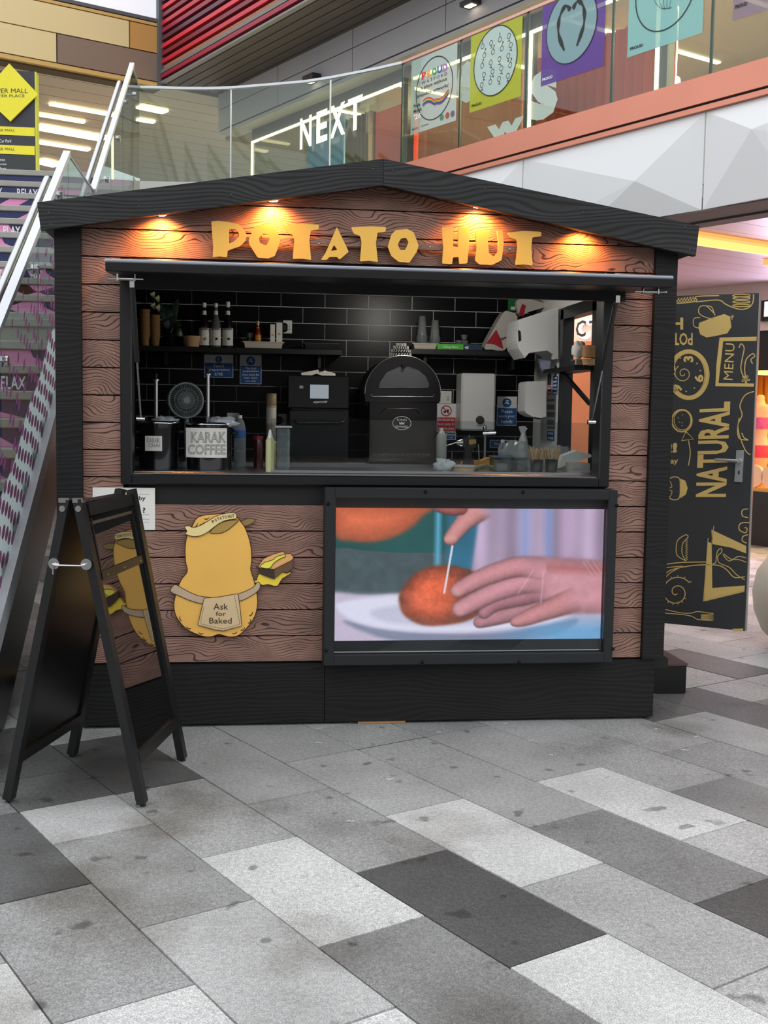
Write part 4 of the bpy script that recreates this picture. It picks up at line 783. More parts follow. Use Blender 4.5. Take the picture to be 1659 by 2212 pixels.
# soup kettles
kb = mat('kettle_black', (18, 18, 21), .12, spec=.7); bag = mat('crumpled_film', (170, 178, 186), .3, trans=.0, bump=.6, bscale=30)
def kettle(cx, r, ytop, Y, label, paper_px, lines, pole, popr):
    c = onY(cx, 1000, Y); t = thing('soup_kettle', (c[0], Y, CZ), label, 'kettle'); zt_ = onY(cx, ytop, Y)[2]; r = R_(r, Y)
    MB().lathe((c[0], Y, CZ), [(r*.92, 0), (r*.95, .01), (r*.96, zt_-CZ-.03), (r, zt_-CZ-.012), (r*1.02, zt_-CZ)], 32).build('body', kb, t)
    MB().lathe((c[0], Y, zt_), [(r*1.03, 0), (r*1.03, .006), (r*.9, .012)], 32).build('rim', chrome, t)
    a = onY(paper_px[0], paper_px[3], Y-r); b = onY(paper_px[2], paper_px[1], Y-r); pp = MB(); n = 10; yy = Y-r-.004
    P = [(a[0]+(b[0]-a[0])*i/n) for i in range(n+1)]; vs = []
    for x in P: y_ = Y-math.sqrt(max((r*.985)**2-(x-c[0])**2*.55, 1e-5))-.003; vs += [(x, y_, a[2]), (x, y_, b[2])]
    pp.add(vs, [(2*i, 2*i+2, 2*i+3, 2*i+1) for i in range(n)]); po = pp.build('paper_label', paper, t, recalc=False); tx = MB()
    for s, x0_, x1_, yb, yt in lines:
        Yp = Y-r-.004; o_ = onY(x0_, yb, Yp); v, f_ = textmesh(s, .0, .018); U = onY(x1_, yb, Yp)-o_; Vv = onY(x0_, yt, Yp)-o_; q = []
        for w_ in v: p = o_+U*w_[0]+Vv*w_[1]; p[1] = Y-math.sqrt(max((r*.985)**2-(p[0]-c[0])**2*.55, 1e-5))-.0045; q.append(p)
        tx.add(q, f_)
    tx.build('lettering', mat('pencil', (120, 120, 118), .8), po, recalc=False)
    MB().blob((c[0]+popr*.3*r, Y, zt_+.008), r*.62, popr+3, .3, 8, (1, 1, .42), 4).build('plastic_cover', bag, t)
    p0, p1 = onY(pole[0], pole[2], Y+.05), onY(pole[0], pole[1], Y+.05); l = MB().cyl((p0[0], Y+.05, zt_-.1), (p1[0], Y+.05, p1[2]-.02), .010, 12).build('ladle_handle', chrome, t); MB().cyl((p1[0], Y+.05, p1[2]-.024), (p1[0], Y+.05, p1[2]-.018), .018, 12).build('collar', chrome, l); MB().cyl((p1[0], Y+.05, p1[2]-.018), (p1[0], Y+.05, p1[2]+.012), .008, 10).build('grip', inner, l)
    MB().box(c[0]+r*.95, c[0]+r*1.25, Y-.012, Y+.012, zt_-.05, zt_-.035, .004).build('handle', inner, t)
kettle(343, 43, 914, .36, 'left black soup kettle with a small handwritten label', (313, 942, 350, 974), [('KARAK', 317, 346, 956, 946), ('CHAI', 320, 345, 966, 958)], (337, 812, 905), 1)
kettle(452, 50, 917, .36, 'right black soup kettle with a handwritten KARAK COFFEE label', (401, 925, 490, 988), [('KARAK', 412, 488, 956, 933), ('COFFEE', 405, 487, 982, 960)], (449, 800, 912), 2)
# desk fan
fy = .62; fcn = onY(402, 865, fy); ax = np.array([.30, -.95, .02]); ax /= np.linalg.norm(ax); fan = thing('desk_fan', (fcn[0], fy+.05, CZ), 'grey round desk fan between the soup kettles', 'fan'); fg = mat('fan_grey', (132, 140, 142), .4)
Rf = R_(38, fy); e1 = np.cross(ax, (0, 0, 1)); e1 /= np.linalg.norm(e1); e2 = np.cross(e1, ax)
fs_ = MB(); fs_.lathe(fcn-ax*.085, [(Rf*.80, 0), (Rf*.93, .01), (Rf*1.0, .06), (Rf*1.02, .085), (Rf*.93, .09), (Rf*.9, .06), (Rf*.78, .012)], 40, ax); so = fs_.build('shroud', fg, fan)
m = MB()
for k in range(48): a_ = 2*math.pi*k/48; d_ = e1*math.cos(a_)+e2*math.sin(a_); m.bar(fcn+d_*Rf*.2+ax*.004, fcn+d_*Rf*.94, .0016, .003, up=ax)
for rr in (.45, .66): m.tube([fcn+ax*.004+(e1*math.cos(q)+e2*math.sin(q))*Rf*rr for q in np.linspace(0, 2*math.pi, 33)], .0014, 5)
m.build('grille', fg, fan); MB().lathe(fcn-ax*.075, [(Rf*.78, 0), (Rf*.78, .002)], 30, ax).build('dark_backing', inner, fan)
m = MB()
for k in range(5):
    a_ = 2*math.pi*k/5; q = [(math.cos(a_+u)*v, math.sin(a_+u)*v, w_) for u, v, w_ in ((-.1, .2, 0), (.35, .25, .01), (.55, .8, .02), (-.05, .85, -.01))]; m.poly([fcn-ax*(.04+w_)+(e1*x_+e2*y_)*Rf for x_, y_, w_ in q], ax*.002)
m.build('blades', mat('fan_blade', (58, 64, 66), .4), fan); MB().lathe(fcn-ax*.01, [(Rf*.2, 0), (Rf*.2, .016), (Rf*.17, .02)], 20, ax).build('hub', fg, fan)
m = MB(); m.lathe((fcn[0], fy+.05, CZ), [(.08, 0), (.08, .012), (.03, .02), (.012, .03), (.012, fcn[2]-CZ-Rf*.98)], 20); m.build('stand', fg, fan)
# bottles
def bottle(name, label, cat, cx, Y, prof, m_, parts, base=CZ, group=None, body='body'):
    c = onY(cx, prof[0][1], Y); t = thing(name, (c[0], Y, base), label, cat, group); lathe_px(b_ := MB(), cx, Y, prof, base=base); b_.build(body, m_, t)
    zs = onY(cx, prof[0][1], Y)[2]; zt_ = onY(cx, prof[-1][1], Y)[2]; k = (zt_-base)/(zt_-zs)
    for nm, pf, mm_ in parts: z = [base+(onY(cx, y, Y)[2]-zs)*k for _, y in pf]; MB().lathe((c[0], Y, z[0]), [(R_(r, Y), q-z[0]) for (r, _), q in zip(pf, z)], 18).build(nm, mm_, t)
    return t, c
clear = mat('clear_plastic', (205, 214, 218), .08, trans=.75); clear.node_tree.nodes['Principled BSDF'].inputs['IOR'].default_value = 1.15
gl = glassmat('clear_bottle', (205, 215, 222), 2.2)
bottle('water_bottle', 'clear water bottle with a blue cap band left of the red jar', 'bottle', 518, .75, [(12, 998), (13, 990), (13, 940), (13, 925), (9, 910), (4, 903), (4, 898)], clear, [('label', [(13.4, 942), (13.4, 926)], blue), ('cap', [(4.6, 903), (4.6, 897)], white)])
bottle('sauce_jar', 'dark red jar on the counter left of the squeeze bottle', 'jar', 558, .6, [(10, 997), (10.5, 990), (10.5, 952), (9, 948)], mat('dark_red_glass', (60, 16, 20), .15), [('lid', [(10.5, 949), (10.5, 943)], mat('maroon_lid', (120, 24, 42), .4))])
bottle('squeeze_bottle', 'pale yellow squeeze bottle at the left end of the screen', 'bottle', 583, .22, [(9, 1010), (9.5, 1000), (9.5, 950), (6, 946)], mat('pale_squeeze', (206, 204, 150), .35), [('nozzle', [(6.5, 948), (6, 945), (2, 930)], white)])
tz = 0; st_ = CZ; tubm = [mat('spice_%d' % i, c, .5) for i, c in enumerate(((168, 150, 110), (120, 118, 108), (186, 182, 170), (150, 128, 92)))]
for i, (y1, y0) in enumerate(((1003, 952), (952, 915), (915, 876), (876, 850))):
    Y = .98; a = onY(586, y1, Y)[2] if i else CZ; b = onY(586, y0, Y)[2]; c = onY(586, 900, Y); o = thing('spice_tub', (c[0], Y, a), ['lowest tub of the stack of small tubs beside the touchscreen oven', 'second tub from the bottom in the stack by the oven', 'third tub from the bottom in the stack by the oven', 'topmost tub in the stack beside the touchscreen oven'][i], 'tub', 'stack of small tubs')
    r = R_(11, Y); MB().lathe((c[0], Y, a), [(r*.95, 0), (r, .004), (r, b-a-.012), (r*.9, b-a-.01)], 18).build('tub', tubm[i], o); MB().lathe((c[0], Y, b-.012), [(r*1.03, 0), (r*1.03, .010), (r*.9, .012)], 18).build('lid', tubm[(i+2) % 4], o)
t = thing('lidded_container', (onY(612, 960, .5)[0], .5, CZ), 'clear container with a pale lid in front of the tub stack', 'container'); a = onY(598, 1000, .5); b = onY(626, 920, .5); MB().box(a[0], b[0], .45, .56, CZ, b[2]-.01, .01).build('body', clear, t); MB().box(a[0]-.012, b[0]+.01, .44, .57, b[2]-.0095, b[2], .002).build('lid', white, t)
# touchscreen oven
ov = thing('touchscreen_oven', (onY(688, 900, 1.36)[0], 1.6, CZ), 'black countertop oven with a small square touchscreen', 'oven'); obk = mat('oven_black', (20, 21, 24), .3); m = MB(); a = onY(626, 1010, 1.34); b = onY(756, 812, 1.34)
MB().box(a[0], b[0], 1.36, 1.95, CZ+.02, b[2], .008).build('body', obk, ov)
for q in (a[0]+.03, b[0]-.03): MB().cyl((q, 1.45, CZ), (q, 1.45, CZ+.022), .015, 10).build('foot', inner, ov)
bx(m, 622, 812, 754, 882, 1.33, .03, .004); m.build('control_panel', obk, ov); m = MB(); bx(m, 670, 831, 710, 861, 1.326, .004); m.build('touchscreen', em('oven_touchscreen', (150, 160, 168), .5), ov); m = MB(); bx(m, 647, 833, 655, 839, 1.327, .003); m.build('switch', steel, ov)
tx = MB(); o_ = onY(677, 871, 1.3285); text(tx, 'MERRYCHEF', o_, onY(707, 870, 1.3285)-o_, onY(677, 867, 1.3285)-o_, bold=.03); tx.build('lettering', wink, ov, recalc=False)
m = MB(); bx(m, 624, 886, 754, 990, 1.32, .04, .006); m.build('door', obk, ov); p = [onY(x, y, 1.29) for x, y in ((637, 908), (644, 914), (736, 914), (744, 908))]; p = [p[0]+np.array([0, .03, 0])]+p+[p[3]+np.array([0, .03, 0])]; MB().tube(p, .006, 8).build('handle', mat('grey_handle', (90, 92, 95), .3, metal=.8), ov)
for k, (pp, lab) in enumerate((([(650, 800), (688, 793), (690, 800), (670, 806), (652, 806)], 'left one of two white folded paper trays on the touchscreen oven'), ([(684, 804), (702, 797), (724, 803), (725, 808), (700, 809)], 'right one of two white folded paper trays on the touchscreen oven'))):
    top = b[2]; P = [onY(x, y, 1.5) for x, y in pp]; zmin = min(q[2] for q in P); P = [q+np.array([0, 0, top-zmin+.001]) for q in P]; mm = MB(); mm.poly(P, (0, .12, 0)); one(mm, 'paper_tray', paper, lab, 'tray', 'folded paper trays')
# domed potato oven
po = thing('potato_oven', (onY(870, 900, 1.4)[0], 1.6, CZ), 'tall black domed potato oven with an arched glass door', 'oven'); fyv = 1.25
cxo = onY(870, 900, fyv)[0]; obk2 = mat('gloss_enamel_black', (13, 13, 15), .12, spec=.6)
def arch(rx, y_c, ry, Y, ybot, n=24):                               # arch outline in view units at depth Y
    P = [onY(870+rx*math.cos(math.radians(a)), y_c-ry*math.sin(math.radians(a)), Y) for a in np.linspace(0, 180, n)]
    return P+[onY(870-rx*.99, ybot, Y), onY(870+rx*.99, ybot, Y)]
MB().poly(arch(82, 850, 82, fyv, 868), (0, .03, 0)).build('door_surround', obk2, po)
D_ = MB().poly(arch(78, 850, 76, fyv+.03, 868), (0, .5, 0)).build('dome', obk2, po)
rimp = [q+np.array([0, -.002, 0]) for q in arch(82, 850, 82, fyv, 868)[:24]]; MB().tube(rimp, .0028, 6).build('rim', steel, po)
for dy in (.16, .32, .48): MB().tube([q+np.array([0, dy, 0]) for q in arch(79, 850, 78, fyv+.03, 868)[:24]], .004, 6).build('rib', obk2, po)
wp = [onY(x, y, fyv-.004) for x, y in ((817, 838), (820, 825), (835, 803), (855, 795), (866, 793), (872, 797), (880, 793), (905, 799), (920, 812), (928, 830), (925, 838))]
MB().poly(wp, (0, .003, 0)).build('door_window', mat('smoked_glass', (70, 72, 78), .08, spec=.8), po); MB().tube(wp+[wp[0]], .002, 6).build('window_trim', blk2, po)
MB().cyl(onY(872, 789, fyv-.03), onY(872, 789, fyv), .010, 12).build('knob', blk2, po)
MB().tube([onY(804, 856, fyv-.006), onY(936, 857, fyv-.006)], .002, 6).build('ledge', steel, po)
for x_ in (802, 937): MB().lathe(onY(x_, 853, fyv), [(.005, 0), (.003, .003)], 10, (0, -1, 0)).build('bolt', chrome, po)
a = onY(795, 1000, fyv+.02); b = onY(945, 868, fyv+.02); MB().box(a[0], b[0], fyv+.02, 1.95, CZ+.001, b[2], .005).build('lower_cabinet', obk2, po)
P = [onY(x, y, fyv-.02) for x, y in ((826, 892), (836, 883), (902, 883), (911, 893))]; MB().tube(P, .003, 6).build('drawer_handle', mat('grey_handle', (90, 92, 95)), po)
c = onY(868, 914, fyv+.016); bo = MB(); n_ = 32
def ell(rx, ry, Yo): return [c+np.array([R_(rx, fyv)*math.cos(2*math.pi*i/n_), Yo, R_(ry, fyv)*math.sin(2*math.pi*i/n_)]) for i in range(n_)]
bo.poly(ell(21, 15, 0), (0, .004, 0)); bo.build('badge', obk2, po); r = MB(); r.ribbon(ell(20.2, 14.2, -.001), .0035, NV, True); text(r, 'KING', c+np.array([-.030, -.001, .014]), (.060, 0, 0), (0, 0, .012), bold=.02); text(r, 'EDWARD', c+np.array([-.038, -.001, -.028]), (.076, 0, 0), (0, 0, .013), bold=.02)
r.poly([c+np.array([u, -.001, v]) for u, v in ((-.014, -.008), (.014, -.008), (.017, .009), (.007, .0), (0, .011), (-.007, 0), (-.017, .009))]); r.build('badge_print', wink, po, recalc=False)
m = MB()
for k in range(22): q = onY(808+k*5.7, 983, fyv+.018); m.tube([q+np.array([.006*math.cos(t_), 0, .008*math.sin(t_)]) for t_ in np.linspace(0, 2*math.pi, 9)], .0011, 4)
m.build('vent_scrolls', steel, po)
kc = onY(866, 768, 1.42); hat = thing('striped_cloth', (kc[0], 1.42, onY(866, 769, 1.42)[2]), 'black and white striped cloth bundled on top of the domed oven', 'cloth'); zb = onY(870, 768, fyv)[2]
for k, (r, z0, h_) in enumerate(((.062, 0, .028), (.058, .026, .022), (.046, .046, .024), (.030, .066, .022))):
    L = MB(); nn = 28; P = []
    for j in range(nn): P.append(0)
    L.lathe((kc[0], 1.42, zb+z0-.004), [(r*.8, 0), (r, h_*.3), (r, h_*.7), (r*.7, h_)], 28); ob_ = L.build('fold', inner if k % 2 else mat('dark_knit', (36, 36, 38), .9), hat)
    q = MB()
    for j in range(22): a_ = 2*math.pi*j/22; q.bar((kc[0]+r*1.01*math.cos(a_), 1.42+r*1.01*math.sin(a_), zb+z0), (kc[0]+r*1.01*math.cos(a_+.16), 1.42+r*1.01*math.sin(a_+.16), zb+z0+h_*.75), .0035, .0035)
    q.build('stripe', mat('cream_yarn', (186, 184, 178), .9), ob_)
# syrup bottles and things on the left shelf
dkg = mat('dark_syrup_glass', (26, 20, 22), .1)
for i, (cx, yt, lab, bm) in enumerate(((441, 655, 'dark syrup bottle with white label, leftmost of three on the shelf', dkg), (466, 656, 'grey clear syrup bottle, middle one of three on the shelf', mat('clear_syrup', (96, 100, 102), .1)), (492, 653, 'dark syrup bottle, rightmost and tallest of three on the shelf', dkg))):
    t, c = bottle('syrup_bottle', lab, 'bottle', cx, 1.87, [(10.5, 745), (11, 742), (11, 705), (9, 694), (4.5, 680), (4, 665)], bm, [('label', [(11.3, 741), (11.3, 706)], paper), ('neck_label', [(4.9, 679), (4.6, 671)], paper), ('cap', [(4.4, 664), (4.4, yt)], white)], base=SLz, group='syrup bottles on the left shelf')
    tx = MB(); o_ = onY(cx-9, 713, 1.87-R_(11.8, 1.87)); text(tx, 'MONIN', o_, onY(cx+9, 713, 1.84)-onY(cx-9, 713, 1.84), onY(cx, 708, 1.84)-onY(cx, 713, 1.84), bold=.03); tx.build('lettering', mat('ink'), t, recalc=False)
    q = MB(); q.blob(onY(cx+2, 732, 1.87-R_(12, 1.87)), .009, i, .3, 6, (1, .2, 1)); q.build('fruit_print', mat('fruit_yellow', (190, 160, 60), .6) if i == 0 else mat('ink'), t)
bowlm = mat('kraft_bowl', (206, 168, 126), .6)
def bowl(name, label, cx, Y, prof, base, m_=None, group=None): lathe_px(q := MB(), cx, Y, prof, base=base); return one(q, name, m_ or bowlm, label, 'bowl', group)
bowl('paper_bowl', 'tan paper bowl at the left of the syrup bottles', 414, 1.86, [(15, 744), (19, 728), (20, 726.5), (17, 727.5)], SLz)
trm = mat('cream_tray', (214, 204, 190), .35)
def tray(label, x0, x1, y0, y1, base, m_=trm, Y=1.86, D=.13):
    a = onY(x0, y1, Y); b = onY(x1, y0, Y); h = b[2]-a[2]; t = MB(); i_ = .018; t.hexa([(a[0]+i_, Y, base), (b[0]-i_, Y, base), (b[0]-i_, Y+D, base), (a[0]+i_, Y+D, base), (a[0]+i_*.5, Y-.01, base+h*.85), (b[0]-i_*.5, Y-.01, base+h*.85), (b[0]-i_*.5, Y+D, base+h*.85), (a[0]+i_*.5, Y+D, base+h*.85)]); t.box(a[0], b[0], Y-.015, Y+D+.005, base+h*.85, base+h)
    return one(t, 'shallow_tray', m_, label, 'tray'), base+h
_, tz1 = tray('shallow cream tray under the hot sauce bottle', 524, 614, 733, 746, SLz); tray('shallow black tray at the right end of the left shelf', 655, 732, 734, 747, SLz, mat('black_tray', (34, 34, 37), .4)); _, tz2 = tray('pale stacked tray under the stacks of clear cups', 890, 946, 741, 753, SRz)
bottle('hot_sauce', 'small hot sauce bottle with an orange label on the cream tray', 'bottle', 557, 1.9, [(7, 732), (7, 720), (5, 712), (2.8, 706), (2.8, 702)], mat('hot_sauce_red', (140, 44, 20), .2), [('label', [(7.2, 730), (7.2, 720)], mat('orange_label', (206, 140, 48), .5)), ('neck_label', [(4, 712), (3.3, 706)], mat('orange_label')), ('cap', [(3.2, 702), (3.6, 695)], mat('peach_cap', (210, 160, 120), .5))], base=tz1)
for i, (cx, col, lab) in enumerate(((537, (24, 70, 46), 'small green-lidded jar at the left end of the cream tray'), (544, (140, 22, 24), 'small red-lidded jar beside the hot sauce bottle'))): bottle('small_jar', lab, 'jar', cx, 1.9+.03*i, [(6, 733), (6, 727)], dkg, [('lid', [(6.4, 728), (6.4, 723)], mat('jar_lid_%d' % i, col, .5))], base=tz1)
for x0_, x1_, y0_, lab in ((584, 594, 701, 'narrow white carton with a dark cap on the cream tray'), (597, 610, 697, 'wider white carton printed with a gold tree on the cream tray')):
    m = MB(); a = onY(x0_, 733, 1.89); b = onY(x1_, y0_, 1.89); m.box(a[0], b[0], 1.89, 1.93, tz1, b[2]); o = one(m, 'spice_carton', paper, lab, 'carton', 'cartons on the cream tray'); MB().box(a[0]+.002, b[0]-.002, 1.895, 1.925, b[2], b[2]+.012).build('cap', inner, o)
    MB().blob(((a[0]+b[0])/2, 1.889, (tz1+b[2])/2-.01), .008, 2, .3, 6, (1, .1, 1)).build('print', mat('gold_chalk_ink'), o)
# plant and stacked cups at the top left
cupm = mat('brown_ripple_cup', (150, 112, 66), .7)
for i, (x_, yb, yt, r0, lab) in enumerate(((313, 742, 668, 10, 'leftmost stack of brown paper cups under the plant'), (335, 742, 680, 10, 'right stack of ribbed brown paper cups under the plant'))):
    Y = 1.84+.05*i; c = onY(x_, yb, Y); t = thing('cup_stack', (c[0], Y, SLz), lab, 'cups', 'brown cup stacks'); zt_ = onY(x_, yt, Y)[2]; nn = 9; hh = (zt_-SLz)/nn
    MB().lathe((c[0], Y, SLz), [(R_(8, Y), 0), (R_(9, Y), .02), (R_(9.5, Y), (zt_-SLz)*.4)], 16).build('cup', cupm, t)
    for k in range(2, nn): MB().lathe((c[0], Y, SLz+hh*k), [(R_(r0, Y), 0), (R_(r0+1, Y), hh*.8), (R_(r0+1.6, Y), hh*.95), (R_(r0-1, Y), hh*.96)], 16).build('cup', cupm, t)
pc = onY(371, 742, 1.95); pt = thing('potted_plant', (pc[0], 1.93, SLz), 'dark leafy potted plant with cream flowers on the far left shelf', 'plant'); MB().lathe((pc[0], 1.93, SLz), [(.035, 0), (.045, .07), (.05, .075), (.04, .076)], 18).build('pot', inner, pt); lf = mat('dark_leaf', (30, 48, 40), .4); lf2 = mat('mid_leaf', (44, 66, 40), .4); fl = mat('cream_petal', (196, 194, 150), .5)
rp = random.Random(11)
def leaf(base, tip, wd, bend, m_, nm, par):
    base, tip = np.array(base), np.array(tip); d = tip-base; s = np.cross(d, (0, -1, .3)); s /= np.linalg.norm(s); P = []; n = 6
    for i in range(n+1):
        t_ = i/n; c_ = base+d*t_+np.array([0, -.03, bend])*math.sin(math.pi*t_); w_ = wd*math.sin(math.pi*min(1, t_*.92+.05))**.8; P += [c_-s*w_, c_+np.array([0, -.004, -.004]), c_+s*w_]
    q = MB(); q.add(P, [(3*i+j, 3*i+3+j, 3*i+4+j, 3*i+1+j) for i in range(n) for j in (0, 1)], True); return q.build(nm, m_, par, recalc=False)
for (x_, y_, w_, mm_) in ((375, 680, .03, lf), (392, 700, .032, lf), (372, 720, .028, lf), (360, 660, .026, lf), (385, 645, .022, lf2), (340, 655, .026, lf), (350, 690, .026, lf), (396, 728, .03, lf2), (328, 640, .024, lf)): leaf((pc[0], 1.93, SLz+.08), onY(x_, y_, 1.9), w_, .03, mm_, 'leaf', pt)
for x_, y_ in ((327, 632), (337, 640), (328, 656), (338, 660)): leaf(onY(x_+6, y_+12, 1.86), onY(x_, y_, 1.84), .016, .012, fl, 'flower', pt)
# right shelf
cpm = mat('clear_cups', (150, 156, 156), .15, trans=.35)
for i, (cx, yt, lab) in enumerate(((911, 683, 'taller left stack of clear plastic cups on the right shelf'), (939, 692, 'shorter right stack of clear plastic cups on the right shelf'))):
    Y = 1.88; c = onY(cx, 742, Y); t = thing('cup_stack', (c[0], Y, tz2), lab, 'cups', 'clear cup stacks'); zt_ = onY(cx, yt, Y)[2]; H_ = zt_-tz2
    MB().lathe((c[0], Y, tz2+H_*.30), [(R_(10.6, Y), 0), (R_(7.2, Y), H_*.70), (R_(6, Y), H_*.70)], 20).build('cup', cpm, t)
    for k in range(9): MB().lathe((c[0], Y, tz2+H_*.034*k), [(R_(12.4, Y), 0), (R_(12.4, Y), .003), (R_(11, Y), H_*.033)], 20).build('cup_rim', cpm, t)
m = MB(); a = onY(945, 754, 1.82); b = onY(1042, 744, 1.82); m.box(a[0], b[0], 1.82, 1.87, SRz, SRz+(b[2]-a[2]), .002); cf = one(m, 'film_box', mat('film_green', (88, 190, 70), .4), 'long green cling film box reading Cling Film 40 on the right shelf', 'box')
q = onY(1001, 753, 1.8195); r = onY(1041, 745, 1.8195); MB().box(q[0], r[0], 1.8185, 1.82, SRz+.001, SRz+(b[2]-a[2])-.001).build('print_panel', mat('print_navy', (40, 54, 92), .5), cf)
tx = MB(); text(tx, '40', (q[0]+.008, 1.818, SRz+.006), (.026, 0, 0), (0, 0, .019), bold=.03); text(tx, 'Cling Film', (a[0]+.035, 1.818, SRz+.007), (.10, 0, 0), (0, 0, .017), bold=.02); tx.build('lettering', wink, cf, recalc=False)
for i, (x_, y_, r_) in enumerate(((970, 742, 9), (985, 742, 10), (1000, 742, 11), (1016, 742, 9), (992, 729, 9), (1004, 728, 9), (1003, 716, 7))):
    Y = 1.93; c = onY(x_, y_, Y); z = SRz if y_ > 735 else SRz+.034 if y_ > 720 else SRz+.072; q = MB(); rr = R_(r_, Y); q.lathe((c[0], Y+.004*(i % 2), z), [(rr*.75, 0), (rr*.95, .024), (rr, .032), (rr*.6, .034)], 14); one(q, 'plastic_pot', mat('frosted_plastic', (120, 124, 124), .3, trans=.2), ['small frosted pot at the left of the pile on the right shelf', 'second frosted pot from the left in the pile', 'third frosted pot from the left in the bottom row', 'frosted pot at the right of the pile', 'frosted pot in the middle row, left one', 'frosted pot in the middle row, right one', 'topmost frosted pot of the pile on the right shelf'][i], 'pot', 'pile of frosted pots')
def pack(P, D, label, wedge, txt=None):                             # soft paper-towel pack: front outline at depth Y with red wedge
    Y = 1.83; V_ = [onY(x, y, Y) for x, y in P]; t = MB(); t.poly(smooth_pts(V_, 3, True), (0, D, 0)); o = one(t, 'paper_towel_pack', mat('towel_wrap', (196, 190, 184), .5, bump=.5, bscale=18), label, 'pack', 'packs of paper towels')
    MB().poly([onY(x, y, Y-.003) for x, y in wedge], (0, .002, 0)).build('red_print', mat('wrap_red', (170, 28, 44), .5), o)
    if txt: q = MB(); a_ = onY(*txt[1], Y-.005); text(q, txt[0], a_, onY(*txt[2], Y-.005)-a_, onY(*txt[3], Y-.005)-a_, bold=.02); q.build('lettering', mat('ink'), o, recalc=False)
pack([(1047, 751), (1066, 712), (1088, 675), (1100, 673), (1118, 684), (1108, 725), (1090, 756), (1062, 755)], .14, 'red and white wipe-up towel pack leaning on the right shelf', [(1050, 742), (1072, 712), (1084, 738), (1087, 754), (1068, 744)], ('wipe-up', (1079, 738), (1103, 729), (1077, 731)))
pack([(1116, 655), (1122, 646), (1140, 645), (1177, 655), (1180, 662), (1142, 674), (1124, 682)], .05, 'red and white towel pack lying above the hand towel dispenser', [(1120, 680), (1128, 656), (1136, 660), (1130, 684)])
q = MB(); one(q.tube([onY(1100, 752, 1.86), onY(1108, 735, 1.86), onY(1116, 712, 1.86)], [.02, .024, .016], 8), 'paper_bag_roll', mat('kraft_paper', (168, 146, 116), .8, bump=.5, bscale=20), 'rolled brown paper bags between the towel pack and the dispenser', 'bags')
# wall units
wh = mat('white_enamel', (225, 226, 226), .3)
bo_ = thing('water_heater', onY(1033, 930, 1.9), 'white upright water heater with a round dial on the tiled wall', 'heater'); m = MB(); a = onY(995, 930, 1.84); b = onY(1072, 807, 1.84); m.box(a[0], b[0], 1.84, 2.04, a[2], b[2], .012); m.build('casing', wh, bo_)
c = onY(1036.5, 907, 1.838); MB().lathe(c, [(R_(9, 1.84), 0), (R_(8.6, 1.84), .012), (R_(7, 1.84), .014)], 24, (0, -1, 0)).build('dial', mat('dial_grey', (52, 54, 56), .4), bo_)
tx = MB(); text(tx, 'HEATER', c+np.array([-.018, 0, -.042]), (.036, 0, 0), (0, 0, .006), bold=.02); tx.build('lettering', mat('ink'), bo_, recalc=False)
ds = thing('towel_dispenser', (1.83, 1.75, onX(1150, 770, 1.83)[2]), 'large white hand towel dispenser on the right side wall', 'dispenser')
def wallunit(t, fx, nx, P):                                         # front silhouette P(px) on plane Y=fx, extruded rearwards
    m = MB(); V_ = [onY(x, y, fx) for x, y in P]; m.poly(V_, (0, nx, 0)); return m
m = wallunit(ds, 1.38, .30, [(1122, 690), (1203, 664), (1206, 668), (1206, 775), (1198, 776), (1196, 766), (1182, 757), (1143, 762), (1134, 773), (1120, 752), (1116, 735)]); m.build('casing', wh, ds)
k = onY(1121, 725, 1.377); MB().lathe(onY(1122, 722, 1.378), [(.001, 0), (.010, .001)], 12, (0, -1, 0)); m = MB(); m.poly([onY(x, y, 1.378) for x, y in ((1119, 712), (1124, 716), (1125, 735), (1120, 738))], (0, -.002, 0)); m.build('sight_slot', inner, ds)
m = MB(); m.poly([onY(x, y, 1.45) for x, y in ((1164, 775), (1190, 780), (1186, 800), (1178, 806), (1168, 792))], (0, .04, 0)); m.build('towel_sheet', mat('blue_towel', (150, 160, 188), .9), ds)
d2 = thing('soap_dispenser', onY(1160, 903, 1.5), 'smaller white soap dispenser under the hand towel dispenser', 'dispenser'); wallunit(d2, 1.42, .2, [(1136, 828), (1140, 824), (1180, 823), (1180, 900), (1168, 903), (1150, 900), (1137, 893), (1134, 888)]).build('casing', wh, d2); m = MB(); m.poly([onY(x, y, 1.45) for x, y in ((1152, 900), (1170, 903), (1168, 906), (1156, 904))], (0, .06, 0)); m.build('nozzle', mat('dial_grey'), d2)
# stickers on the side wall
SX = IX1-.001
def side(x0, y0, x1, y1, m_, label, cat='sticker', lines=0):
    a = onX(x0, y1, SX); b = onX(x1, y0, SX); mb = MB(); mb.box(SX-.002, SX, b[1], a[1], a[2], b[2]); o = one(mb, 'wall_sticker', m_, label, cat)
    if lines:
        q = MB()
        for i in range(lines): z = a[2]+(b[2]-a[2])*(i+.3)/lines; q.box(SX-.0032, SX-.002, b[1]+(a[1]-b[1])*.15, b[1]+(a[1]-b[1])*.85, z, z+(b[2]-a[2])/lines*.45)
        q.build('lettering', wink, o)
side(1183, 806, 1191, 832, mat('ink'), 'dark printed notice on the side wall'); side(1183, 834, 1191, 853, red, 'red printed notice on the side wall under the dark one', lines=2); side(1194, 812, 1205, 853, blue, 'tall blue notice on the side wall beside the opening', lines=5); side(1182, 932, 1198, 951, blue, 'square blue notice low on the side wall', lines=2)
c = onX(1200.5, 801, SX); q = MB(); q.lathe(c-np.array([.001, 0, 0]), [(.001, 0), (.035, .001)], 20, (1, 0, 0)); one(q, 'wall_sticker', blue, 'round blue sticker above the tall blue notice', 'sticker')
